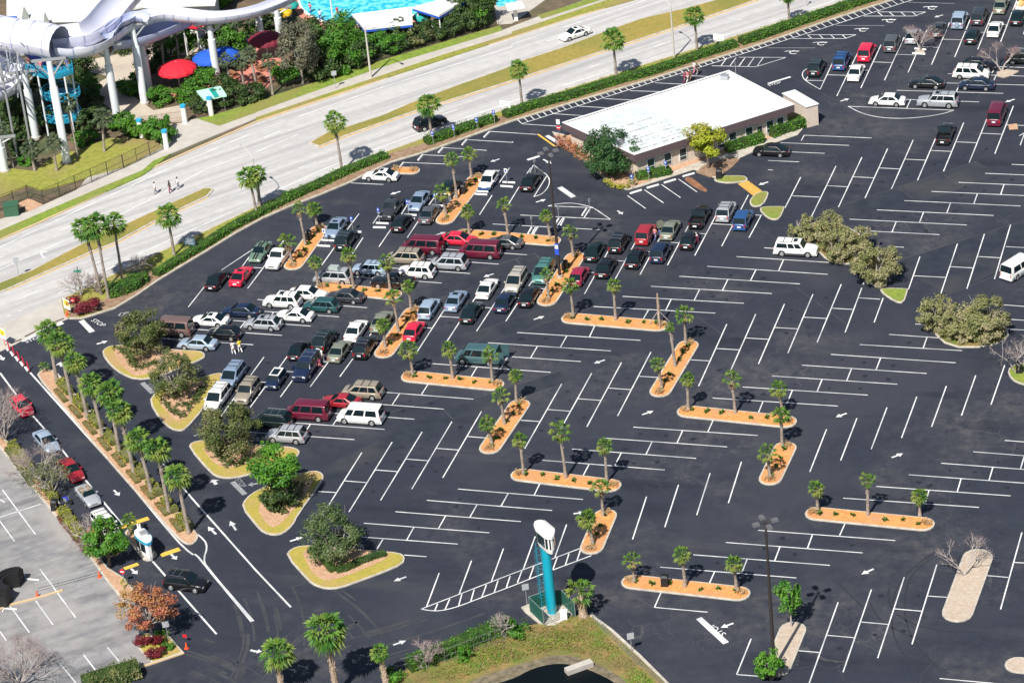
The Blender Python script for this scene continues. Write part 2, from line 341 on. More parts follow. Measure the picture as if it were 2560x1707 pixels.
# ---- bottom: grassed bank and pond, grey old lot on the left
patch('grass_bank', [F(940,1760), F(961,1707), F(1010,1675), F(1073,1648), F(1180,1610), F(1280,1572), F(1345,1560), F(1370,1565), F(1440,1540), F(1480,1539), F(1560,1610), F(1661,1700), F(1760,1790), F(1500,1900), F(1100,1900)], 'bank_grass', z=.10)
patch('pond', chaikin([F(1120,1800)]+F5.L(-400,1640,0,1545,180,1440,400,1390,600,1410,800,1490,960,1575,1040,1700,700,1900),2), 'dark_water', z=.108)
patch('pond_shore', chaikin(F5.L(-420,1560,0,1420,180,1370,420,1310,620,1340,860,1430,1060,1560,1120,1720,1010,1710,960,1590,800,1500,600,1420,400,1400,180,1450,0,1555,-400,1650),1), pm('shore_mud', (.10,.085,.05), (.22,.18,.12), 1.5, world=True), z=.104)
kerb_line('bank_kerb', [F(*p) for p in ((1478,1540),(1530,1578),(1600,1642),(1661,1703),(1740,1780))], .3, .2)
patch('old_parking_lot', [F(-500,700), F(-60,1045), F(0,1121), F(60,1195), F(229,1400), F(272,1460), F(308,1503), F(338,1500), F(343,1560), F(350,1600), F(370,1640), F(385,1657), F(313,1672), F(250,1700), F(180,1800), F(-800,1900)], 'old_asphalt', z=.006)
# ================================================================ PAINTED LINES (world metres)
paint, worn, yel = MB(), MB(), MB()
LW = .13
def seg(a, b, wd=LW, mb=None, z=.012): ribbon(mb or paint, [a, b], wd, z)
def segs(c, *v, wd=LW, mb=None):
    for i in range(0, len(v), 4): seg(c(v[i],v[i+1]), c(v[i+2],v[i+3]), wd, mb)
srnd = random.Random(3); drips = []
def comb(s0, sn, n, before=0, after=0, joints=True):
    A0, A1, B0, B1 = s0[0], s0[1], sn[0], sn[1]
    ln = []
    for k in range(-before, n+after):
        t = k/(n-1); ln.append((lerp(A0,B0,t), lerp(A1,B1,t)))
    for a, b in ln: seg(a, b)
    if joints:
        for (a, b), (c, d) in zip(ln, ln[1:]):        # drips under where engines stop
            for f in (.18,.34,.62,.80):
                if srnd.random() < .75: p = lerp(lerp(a,b,f),lerp(c,d,f),.5+srnd.uniform(-.15,.15)); drips.append((p[0]+srnd.uniform(-.5,.5),p[1]+srnd.uniform(-.5,.5)))
    if joints:
        for (a, b), (c, d) in zip(ln, ln[1:]):        # cross bar halfway along the stretch where two neighbours overlap
            u = Vector((b[0]-a[0], b[1]-a[1])); L = u.length; u.normalize()
            t1 = (c[0]-a[0])*u.x+(c[1]-a[1])*u.y; t2 = (d[0]-a[0])*u.x+(d[1]-a[1])*u.y
            lo, hi = max(0,min(t1,t2)), min(L,max(t1,t2)); m = (lo+hi)/2
            p = (a[0]+u.x*m, a[1]+u.y*m); w_ = Vector((c[0]-a[0], c[1]-a[1])); w_ -= u*w_.dot(u); q = (p[0]+w_.x, p[1]+w_.y)
            seg(p, q, LW, z=.016)
def S(c, x0, y0, x1, y1): return (c(x0,y0), c(x1,y1))
comb(S(F6,949,708,689,1466), S(F6,1550,480,1322,1210), 3, before=1)
segs(F6, 230,1265,468,1285, 1465,768,1700,783, 2331,185,2135,890, 1975,578,2205,597, 2262,460,2460,470, 1575,1524,2300,1590)
segs(F5, 2195,1160,2062,1488, 2062,1488,2300,1506, 1370,732,1308,872, 1308,872,1795,916, 1860,545,1803,670)
comb((F5(1360,503),F6(262,602)), (F5(2260,165),F6(1168,259)), 4)
segs(F6, 712,92,658,212)
comb(S(H4,540,1403,1778,1487), S(H4,840,1296,2065,1382), 2, after=5)
comb(S(H4,388,775,235,1165), S(H4,2013,190,1887,552), 7, joints=False)
comb(S(M,1485,1140,1453,1238), S(M,1703,1060,1673,1155), 4, joints=False)
comb(S(F4,1682,556,1565,868), S(F4,2272,332,2160,638), 3, after=2, joints=False)
ribbon(paint, F4.L(1515,888,2350,565)+F5.L(290,458,670,315), LW, .020)
ribbon(paint, chaikin(F4.L(1515,888,1600,903,1700,905,1850,868,2070,782)+F5.L(0,678,280,565,728,398),2,False), LW, .020)
segs(F4, 1640,905,1668,838, 1735,893,1778,795, 1857,868,1890,750, 1970,823,2003,708, 2073,780,2115,665, 2187,737,2222,625, 2298,692,2333,585)
segs(F5, 50,645,95,525, 160,610,200,495, 375,525,415,415, 490,485,523,378, 597,442,632,335)
comb(S(H1,675,1320,1815,1415), S(F4,990,100,2143,188), 4, after=1)
segs(F4, 1165,248,1100,355, 1360,392,1565,407); segs(H1, 1422,1268,1370,1375, 1868,1098,1812,1205)
comb(S(F,1583.3,1067.4,1894.5,1088.3), S(F,1352.1,1149.8,1662,1174.4), 4)
segs(H3, 815,1272,765,1382, 1268,1105,1225,1210)
comb(S(F,1781.6,994.8,2094.7,1014.8), S(F,2004.4,912.7,2316.5,933.5), 4, after=1)
comb(S(F,2149.2,861.4,2404.8,876.5), S(F,2222.4,836,2440,851), 2, joints=True); segs(F, 2288,810,2560,825, 2370,788,2640,806, 2450,758,2700,776)
comb((E5(1840,988),F(793,1308)), S(H1,889,613,536,1217), 5)
segs(E5, 1437,1342,1610,1352); segs(H1, 762,842,955,857, 1215,692,1415,705)
comb(S(H1,1620,363,1283,952), S(F,1627.2,880.1,1544,1039.6), 4)
segs(H3, 140,877,315,888, 575,725,775,737)
comb(S(H3,937,402,680,968), S(H3,1980,40,1761,567), 5)
segs(H3, 1900,258,2085,268, 2195,0,2180,42, 2168,72,2016,478, 2140,163,2334,175); segs(H2, 1050,1185,968,1408)
segs(H2, 1385,808,1280,1108, 1727,692,1560,1192, 1973,603,1813,1102, 2212,518,2065,1012, 1330,983,1618,998, 1663,900,1868,912, 1915,808,2118,820, 2168,718,2400,730)
comb(S(F,871.5,973.5,1183.5,997.6), S(F,573.9,1076.5,885.9,1098.6), 5)
segs(H1, 405,360,343,458)
comb(S(F,1072,908.3,1376.8,930.7), S(F,1293,831.3,1601,850.8), 4)
segs(H1, 848,210,790,305); segs(E3, 1830,1200,1757,1355)
comb(S(F,1484,766.4,1788.4,782.8), S(F,1768.2,666,2069.4,686), 5)
segs(H3, 222,275,173,360); segs(F, 1841.2,641.7,2072.7,656.4, 1910,619.8,1990,625); segs(H2, 140,840,97,937, 1100,716,1240,724)
comb(S(H2,742,468,1812,521), S(H2,1243,299,2302,348), 3, before=1, after=5)
comb(S(E5,948,118,545,672), S(E5,2043,-257,1640,297), 5)
segs(E2, 885,1270,1000,1280, 1570,1060,1680,1065)
comb(S(F,1136.3,734.5,1043.4,878.2), S(F,1357,662,1264.5,803), 4)
segs(E3, 870,670,1145,685, 1770,455,1830,458)
comb(S(E4,372,820,6,1482), S(E4,1935,315,1620,920), 6); segs(E4, 2088,550,1940,822, 1990,553,2080,558)
comb(S(F,359,843,633,861.8), S(F,643.8,748.8,918,769.3), 5)
segs(E2, 870,420,800,518)
comb(S(F,826,688,1104,707.7), S(F,1040,618,1317.6,637.3), 4)
segs(D4, 415,815,1970,898, 820,685,2125,748, 1220,553,1880,578, 1045,848,965,988, 1440,718,1340,862, 1835,580,1745,722, 408,397,225,680, 800,275,635,545, 660,0,515,212, 970,0,870,148, 1200,120,1015,420)
ribbon(paint, chaikin(D4.L(1220,553,1400,515,1600,512,1800,555,1880,580,2125,748),1,False), LW, .02)
ribbon(paint, chaikin(D4.L(1015,420,1130,385,1220,290,1250,180,1200,100),2,False), LW, .02)
segs(D4, 1200,100,1060,0); segs(C3, 195,1505,290,1575, 195,1505,140,1620)
segs(D2, 1395,1150,830,1525, 1345,1225,1010,1675, 1800,1050,1273,1748)
segs(E1, 620,320,395,605, 1145,40,1430,57, 945,180,1025,185)
segs(D3, 330,1148,143,1410, 683,665,490,925, 742,1010,585,1250, 1015,620,885,808, 1160,870,973,1143, 1410,490,1290,688, 1563,742,1383,1013, 1820,365,1690,550, 570,220,1037,242)
segs(C2, 2135,1200,2560,1228, 1925,1275,2345,1301, 1710,1348,2105,1373, 1520,1413,1920,1432, 1350,1483,1722,1497)
segs(C3, 90,1132,450,1155, 385,1040,650,1057, 610,970,870,987, 840,902,1100,915, 1075,830,1345,838, 1305,758,1560,770, 1540,690,1790,700, 1820,603,2225,612, 2225,612,2499,527, 2070,525,2499,527, 0,1293,12,1300)
for k in range(5): segs(C3, 1905+k*82,602+k*2, 1960+k*82,530)
segs(C4, 225,355,700,355, 700,355,805,320, 370,320,805,320, 875,150,1330,150, 1330,150,1440,113, 1000,112,1440,113)
for k in range(4): segs(C4, 360+k*105,320,400+k*105,355, 1000+k*105,113,1045+k*105,150)
segs(C4, 0,440,430,440, 620,235,1065,237, 1280,25,1700,35, mb=worn)
lad = [C3(90,1130)]+[C3(2334,420)]+[C4(1310,5)]+[C4(1700,-125)]
ribbon(paint, lad, LW, .02)
q0, q1, q2 = np.array(C3(90,1130)), np.array(C3(2334,420)), np.array(C4(1700,-125))
for k in range(66):
    t = k/65*1.62; p = q0+(q1-q0)*min(t,1)+(q2-q1)*max(0,t-1)/.72 if t > 1 else q0+(q1-q0)*t
    a = np.array(C3(500,1000)); b = np.array(C3(452,958)); seg(tuple(p), tuple(p+(b-a)), LW, z=.016)
segs(C4, 600,550,475,818, 365,700,342,735, 345,735,505,738, 545,685,715,690)
comb(S(C4,820,480,628,878), S(C4,1860,142,1702,523), 6, after=3)
ribbon(paint, chaikin(C4.L(375,622,325,645,308,690,340,740,475,818),2,False), LW, .02)
segs(C4, 1175,826,2145,854, 1590,758,2400,780, 1640,675,2400,699, 2050,610,2400,620, 1245,908,1925,932, 730,972,1695,1007, 1300,912,1265,988, 1735,795,1715,843, 2085,680,2050,755, 2075,620,2042,668, 330,1235,945,1260, 330,1235,303,1285, 120,1303,740,1328, 120,1303,90,1340, 160,1385,518,1400, 0,1465,285,1478, 0,1550,45,1552, 2185,1140,2400,1150, 2290,1240,2400,1180)
ribbon(paint, chaikin(C4.L(730,972,850,1035,1000,1072,1200,1085,1400,1072,1600,1040,1695,1007),2,False), LW, .02)
comb(S(C4,620,1515,398,1973), S(C4,2237,968,2068,1404), 8, after=1); segs(H2, 298,85,155,365, 222,255,470,267)
segs(E4, 510,325,725,478, 710,258,935,412, 910,195,1135,350, 1110,130,1330,285)
# stop bars, thick bars
segs(D4, 1385,280,1590,425, wd=.75); segs(C3, 140,1460,250,1425, wd=.5, mb=None); segs(C3, 315,1238,430,1308, wd=.6)
segs(F5, 1715,970,1965,1200, wd=.65); segs(F1, 955,100,1085,235, wd=.7); segs(F1, 1672,830,1795,952, wd=.6, mb=worn)
segs(E5, 660,1255,775,1370, wd=.6, mb=worn); segs(C4, 0,765,205,703, wd=.4)
segs(F1, 245,340,445,250, wd=.75); segs(F1, 640,160,740,125, wd=.7)
segs(C3, 235,1225,390,1335, wd=.28, mb=yel)
segs(F2, 1440,1178,1820,1052, wd=.75, mb=yel); segs(F2, 1970,1508,2200,1430, wd=.75, mb=yel); segs(F3, 1140,225,1270,180, wd=.6, mb=yel)
patch('speed_ramp', E4.L(1810,190,1930,155,2095,275,1995,333), 'ochre_ramp', z=.06)
# left road
ribbon(paint, F1.L(0,715,300,1120,680,1552)+F2.L(1050,590,1500,1135), .2, .012)
ribbon(paint, chaikin(F1.L(355,712,1110,1552)+F2.L(1700,760,2150,1310,2352,1500)+F3.L(1800,90,1890,200,2310,710),1,False), .22, .012)
ribbon(paint, chaikin(F1.L(618,660,1400,1552)+F2.L(2352,1200)+F3.L(1880,-40,1905,30,1872,130,1890,200,2330,705),1,False), .18, .016)
ribbon(paint, F2.L(2000,390,2352,810)+F3.L(2352,240)+F4.L(320,870), .2, .012)
ribbon(paint, F3.L(1395,148,1990,825), .2, .012)
for k in range(5): segs(F1, 62+k*58,402+k*60,100+k*58,458+k*60, wd=.3)
# old lot lines
segs(F2, 30,705,435,1252, 0,1090,178,1335, 0,1040,500,880, 0,825,60,860); segs(F3, 5,445,270,810, 330,520,488,740, 365,225,695,672, 0,800,60,885, 985,942,1158,1150, 768,1014,940,1235, 545,1087,700,1275)
# road lines
def dash(c, *v): segs(c, *v, wd=.14)
rz_ = .018
for pts, wd in ((D1.L(-60,750,0,722,800,345,1550,0)+C2.L(0,1200,1200,782,2334,432)+C3.L(0,405,1000,82,1400,-60), .16), (D1.L(530,1145,1300,770,2334,300)+C2.L(560,1568,800,1470,1500,1215,2334,930)+C3.L(0,925,2334,205)+C4.L(560,25,700,-30), .16)): ribbon(paint, pts, wd, rz_+.002)
ribbon(paint, D1.L(0,925,640,640,1330,310,1900,0)+C1.L(2334,1385)+C2.L(0,1387,390,1225), .14, rz_+.002)
for cc, L in ((C2,((75,1255,225,1195),(705,1015,860,955),(1350,788,1510,735),(2010,580,2160,535),(390,1537,545,1475),(1018,1282,1170,1225),(1700,1045,1835,1000))),(C3,((310,382,465,330),(940,188,1100,140),(0,840,160,792),(645,635,800,585),(1295,430,1445,380),(1950,220,2100,172))),(D1,((1180,270,1330,205),(550,568,680,515),(180,1192,350,1117),(870,868,1015,808),(1480,578,1560,540),(2100,285,2250,218),(0,820,30,805),(60,1355,100,1340),(170,1308,205,1295)))):
    for s_ in L: ribbon(paint, [cc(*s_[:2]), cc(*s_[2:])], .14, rz_+.002)
for pts in (C2.L(575,1352,830,1247,1440,1032,2334,752)+C3.L(140,706,860,472,1560,244,2250,8), D1.L(60,1124,300,1018,820,788,1050,698,1400,508,1900,270)): ribbon(yel, pts, .16, rz_+.002)
# arrows
def arrow(c, x0, y0, x1, y1, w1=.24, mb=None):        # tail to tip, headed stem
    a, b = np.array(c(x0,y0)), np.array(c(x1,y1)); d = b-a; L = np.linalg.norm(d); u = d/L; n_ = np.array([-u[1],u[0]])
    h = L*.45; m = b-u*h; z = .022
    (mb or paint).quad(*[(p[0],p[1],z) for p in (a+n_*w1/2, a-n_*w1/2, m-n_*w1/2, m+n_*w1/2)])
    (mb or paint).quad(*[(p[0],p[1],z) for p in (m+n_*w1*1.6, m-n_*w1*1.6, b)])
for c, *v in ((D1,1175,1312,1075,1345),(D3,1283,343,1137,388),(D3,1798,975,1945,933),(D4,1045,500,1190,458),(D4,2230,622,2305,675),(E3,415,475,272,520),(E3,975,1115,1125,1068),(H1,2015,145,1912,178),(H3,165,1228,270,1192),(H3,2030,1215,1930,1250),(H4,983,1035,1085,995),(F6,970,520,857,570),(F5,2033,1018,1915,1060),(F4,1380,592,1265,633),(F4,1260,1218,1378,1178),(F4,312,267,430,230),(F4,-40,1270,55,1280),(C4,1595,140,1515,163),(C4,662,925,740,902),(C4,2248,908,2162,935),(C2,2220,1452,2135,1478),(E4,2165,167,2052,203),(F2,1395,710,1465,780),(F2,2095,1495,2165,1560),(F3,1205,225,1262,275),(F1,0,510,45,570),(F1,1518,0,1390,45),(F1,1138,378,1268,340),(F5,565,15,660,0),(C3,285,1455,360,1495)):
    arrow(c, *v)
arrow(F1, 735,640,705,590, .5); arrow(F2, 2650,640,2600,580,.4); segs(F3, 2300,970,2352,985, wd=.3)
arrow(F, 540,1335,520,1316); arrow(F, 590,1325,575,1302); arrow(F,485,1090,510,1080,.3,worn); arrow(E5,895,1270,800,1285,.3,worn)
# turn arrow on the road
ribbon(paint, chaikin(D1.L(430,765,385,765,372,790,395,808,410,825),1,False), .28, .02); arrow(D1,372,800,345,832,.01)
# painted words
def word(txt, cx, cy, size, ang, mat, name='painted_word', z=.02):
    cu = bpy.data.curves.new('t', 'FONT'); cu.body = txt; cu.size = size; cu.align_x = 'CENTER'; cu.align_y = 'CENTER'
    o = bpy.data.objects.new('t', cu); me = bpy.data.meshes.new_from_object(o); bpy.data.objects.remove(o)
    ob = link(name, me, mat); ob.location = (cx, cy, z); ob.rotation_euler = (0,0,ang); ob['kind'] = 'structure'; return ob
def word_at(c, x, y, size, x0, y0, x1, y1, mat='white_paint', txt='STOP'):
    p = c(x,y); a, b = c(x0,y0), c(x1,y1); word(txt, p[0], p[1], size*.55, math.atan2(b[1]-a[1], b[0]-a[0]), MATS[mat])
word_at(F5, 1880,1078, 1.9, 1905,1095,1850,1055)
word_at(C4, 60,768, 1.5, 20,775,100,755); word_at(F1, 1155,128, 1.9, 1125,110,1190,145); word_at(F1, 395,320, 1.7, 360,330,440,300); word_at(F1, 1790,885, 1.6, 1760,860,1820,905,'worn_paint'); word_at(E5, 735,1265, 1.6, 720,1245,760,1290,'worn_paint')
# wheelchair marks: a ring, a back and a footrest
def wheelchair(c, x, y, s=1.0):
    p = np.array(c(x,y)); m = MB(); pts = [(p[0]+.55*s*math.cos(a), p[1]+.55*s*math.sin(a)) for a in np.linspace(.3,5.6,14)]
    ribbon(m, pts, .16, .02); ribbon(m, [(p[0]-.9*s,p[1]+.35), (p[0]-.1*s,p[1]+.3), (p[0]+.7*s,p[1]+.5)], .18, .026)
    ribbon(m, [(p[0]-.9*s,p[1]+.35), (p[0]-1.3*s,p[1]+.1)], .18, .03); o = m.obj('wheelchair_mark', 'white_paint'); o['kind'] = 'structure'
for c, x, y in ((C4,235,480),(C4,490,400),(C4,870,275),(C4,1118,193),(C4,1497,75),(D4,430,60)): wheelchair(c,x,y)
tag(paint.obj('parking_lines', 'white_paint'), kind='structure'); tag(worn.obj('worn_parking_lines', 'worn_paint'), kind='structure'); tag(yel.obj('yellow_lines', 'yellow_paint'), kind='structure')
for i_, v in enumerate((E3.L(-700,710,980,195,1090,290,-560,880), E3.L(-1200,1760,0,1335,1660,770,2352,470,2900,250,3050,470,2352,745,350,1440,-900,1900), H2.L(550,385,1900,-60,2120,60,930,475), H2.L(1100,880,2334,480,2700,380,2800,640,2334,830,1650,1150), H1.L(-700,1180,545,600,1600,250,1700,330,640,695,-560,1300), E4.L(-60,1560,1000,1310,900,1380,60,1640))):
    patch('sealed_aisle', v, pm('sealcoat',(.012,.0165,.028),(.023,.029,.043),.6,world=True,detail=8,rough=.8,c3=(.045,.046,.05),s3=.12), z=.0025+.0006*i_)
scuff = MB(); rs_ = random.Random(12)
for c, pts, n_ in ((F4,(60,1540,200,1200,150,900,60,700),14),(F4,(150,1560,420,1200,700,1050,1000,900),10),(F4,(600,1500,900,1300,1300,1200,1700,1080,2200,900),12),(F3,(1700,1000,2000,1100,2200,1200,2300,1275),12),(F5,(40,850,400,760,900,640),6),(F4,(560,720,900,980,1080,1200),5),):
    for k in range(n_):
        o_ = rs_.uniform(-3.5,3.5); pp = chaikin(c.L(*pts),2,False); i0 = rs_.randrange(0,len(pp)//2); pp = pp[i0:i0+rs_.randrange(4,max(5,len(pp)//2+2))]
        L_q, R_q = strip(pp, abs(o_)*2); pp = L_q if o_ > 0 else R_q
        ribbon(scuff, pp, rs_.uniform(.10,.45), .0065+.0001*k)
tag(scuff.obj('dusty_wheel_scuffs', pm('dust_scuff',(.050,.052,.058),(.024,.028,.036),.5,world=True,detail=6)), kind='structure')
oil = MB()
for i_, p in enumerate(drips):
    R_ = srnd.uniform(.10,.42); n_ = 9; oil.add([(p[0]+R_*srnd.uniform(.6,1.2)*math.cos(6.283*j/n_), p[1]+R_*srnd.uniform(.6,1.3)*math.sin(6.283*j/n_), .0075) for j in range(n_)],[tuple(range(n_))])
tag(oil.obj('oil_drips', pm('oil_stain',(.011,.012,.017),(.020,.023,.032),2.5,world=True,rough=.6)), kind='structure')
# pavement seams and sealed cracks
sm_ = MB()
for c, v in ((E3,(0,465,980,195)),(E3,(0,700,120,675)),(E3,(0,1335,1660,770)),(E3,(350,1440,2352,745)),(E3,(760,500,1070,380)),(E3,(730,270,820,370)),(E3,(980,195,1080,280)),(E3,(1820,735,1970,870)),(H3,(0,140,250,60)),(H2,(930,560,1150,470)),(H2,(1100,870,2334,480)),(H2,(1650,1150,2334,880)),(H2,(550,380,1900,-60)),(H2,(1180,180,1330,280)),(H2,(1600,60,1720,150)),(H2,(2100,430,2210,510)),(C4,(200,700,700,960)),(E4,(380,1530,1000,1310)),(E4,(2020,680,2300,870)),(H1,(0,640,560,470)),(H1,(545,600,640,690)),(H1,(420,170,760,70)),(D4,(760,1330,830,1420)),(D4,(0,1560,1010,1240)),(D4,(1020,1230,1130,1330)),(H3,(1560,60,2050,420)),(H3,(660,330,900,500)),(F5,(1040,730,1300,870)),(F4,(300,700,470,640)),(E2,(1700,1500,2352,1230)),(E2,(0,560,830,640))):
    a, b = c(v[0],v[1]), c(v[2],v[3]); n_ = max(3,int(math.dist(a,b)/2.0)); pp = [lerp(a,b,i/n_) for i in range(n_+1)]
    pp = [(p[0]+random.uniform(-.07,.07), p[1]+random.uniform(-.07,.07)) for p in pp]; ribbon(sm_, pp, .055, .005)
bk = MB(); rb = np.random.default_rng(5)
tag(sm_.obj('pavement_seams', pm('seam_fill', (.11,.105,.105), (.05,.05,.06), .7, world=True)), kind='structure')
tyre = MB()
for pts in (F6.L(1620,360,1400,480,1290,620,1250,800,1260,1000,1350,1220,1560,1420), F6.L(1570,340,1330,500,1180,680,1130,900,1150,1150,1280,1350,1400,1460), F6.L(1110,690,1100,780,1130,880), F6.L(930,820,980,920,1060,1020,1300,1140,1600,1200,1900,1210), F6.L(1180,930,1300,1020,1600,1090,1900,1100), F6.L(640,640,760,760,900,900)):
    ribbon(tyre, chaikin(pts,2,False), .16, .008)
tag(tyre.obj('tyre_marks', pm('tyre_rubber_mark', (.017,.020,.027))), kind='structure')
# ================================================================ VEHICLES
pm('car_glass', (.006,.014,.018), rough=.10, spec=.5)
pm('tyre_rubber', (.012,.012,.013), rough=.8)
pm('wheel_rim', (.48,.49,.50), rough=.35, metal=.6)
pm('dark_trim', (.012,.012,.014), rough=.6)
pm('tail_lens', (.42,.015,.02), rough=.2, coat=.5)
pm('head_lens', (.62,.64,.66), rough=.12, coat=.6)
pm('plate_white', (.72,.74,.76), rough=.5)
pm('chrome', (.62,.63,.65), rough=.18, metal=.9)
pm('seat_cloth', (.30,.25,.19), rough=.9)
PAINT = dict(black=(.008,.008,.010), navy=(.010,.020,.052), white=(.80,.80,.78), silver=(.42,.44,.47), silverblue=(.26,.34,.47), red=(.66,.018,.055), maroon=(.125,.010,.030), darkgreen=(.006,.015,.015), teal=(.018,.075,.080), green=(.165,.25,.185), grey=(.10,.105,.115), darkgrey=(.035,.037,.045), tan=(.36,.31,.24), olive=(.24,.26,.20), blue=(.020,.075,.22), seagreen=(.08,.22,.20), brown=(.15,.095,.085), lightblue=(.36,.46,.58), beige=(.50,.46,.40), darkred=(.33,.020,.030), vanteal=(.045,.105,.115), cherry=(.30,.015,.05))
for k, c in PAINT.items(): pm('paint_'+k, c, rough=.28, coat=.7, spec=.5, metal=.25 if k in ('silver','silverblue','grey','tan','olive','lightblue','beige','green','seagreen') else 0.0)
# type: L W H, belt, hood z, deck z, x of windshield foot/top, rear glass top/foot, wheel radius, axles
TY = dict(
 sedan=dict(L=4.80,W=1.84,H=1.48,belt=.93,nose=.62,hood=.86,deck=.98,g=(1.25,.32,-.95,-1.72),r=.33,ax=(1.45,-1.35),side=((.06,.47),(.50,.90))),
 coupe=dict(L=4.75,W=1.84,H=1.40,belt=.90,nose=.58,hood=.83,deck=.96,g=(1.05,.08,-.85,-1.80),r=.34,ax=(1.45,-1.35),side=((.08,.62),(.66,.86))),
 hatch=dict(L=4.30,W=1.78,H=1.50,belt=.93,nose=.64,hood=.86,deck=.98,g=(1.15,.25,-1.30,-2.02),r=.32,ax=(1.33,-1.22),side=((.06,.42),(.45,.74),(.77,.92))),
 wagon=dict(L=4.55,W=1.80,H=1.58,belt=.95,nose=.66,hood=.90,deck=.98,g=(1.25,.40,-1.55,-2.12),r=.33,ax=(1.40,-1.30),side=((.05,.35),(.38,.66),(.69,.93)),rack=1),
 suv=dict(L=4.65,W=1.88,H=1.78,belt=1.08,nose=.84,hood=1.04,deck=1.08,g=(1.10,.45,-1.80,-2.20),r=.37,ax=(1.42,-1.38),side=((.05,.34),(.37,.64),(.67,.93)),rack=1),
 bigsuv=dict(L=5.35,W=1.98,H=1.90,belt=1.18,nose=.94,hood=1.14,deck=1.18,g=(1.15,.60,-2.30,-2.52),r=.40,ax=(1.62,-1.60),side=((.05,.27),(.30,.52),(.55,.94)),rack=1),
 minivan=dict(L=4.85,W=1.94,H=1.78,belt=1.02,nose=.70,hood=.96,deck=1.02,g=(1.65,.72,-1.85,-2.28),r=.34,ax=(1.58,-1.45),side=((.10,.34),(.37,.66),(.69,.94)),rack=1),
 van=dict(L=5.35,W=2.02,H=2.10,belt=1.18,nose=.88,hood=1.10,deck=1.18,g=(1.95,1.25,-2.45,-2.60),r=.38,ax=(1.72,-1.58),side=((.05,.24),(.28,.57),(.61,.92))),
 pickup=dict(L=5.40,W=1.92,H=1.74,belt=1.12,nose=.88,hood=1.06,deck=1.08,g=(.95,.40,-.55,-.85),r=.39,ax=(1.68,-1.60),side=((.10,.55),(.60,.90)),bed=1),
 mini=dict(L=3.65,W=1.68,H=1.41,belt=.92,nose=.72,hood=.88,deck=.95,g=(.85,.45,-1.38,-1.68),r=.31,ax=(1.20,-1.22),side=((.05,.48),(.52,.92))),
 beetle=dict(L=4.10,W=1.72,H=1.50,belt=.94,nose=.60,hood=.86,deck=.90,g=(1.05,.35,-.70,-1.70),r=.34,ax=(1.26,-1.25),side=((.06,.52),(.56,.88))),
 convertible=dict(L=4.30,W=1.74,H=1.42,belt=.97,nose=.66,hood=.92,deck=.99,g=(.80,.30,-.90,-1.3),r=.33,ax=(1.35,-1.25),side=(),open=1),
)
CACHE = {}
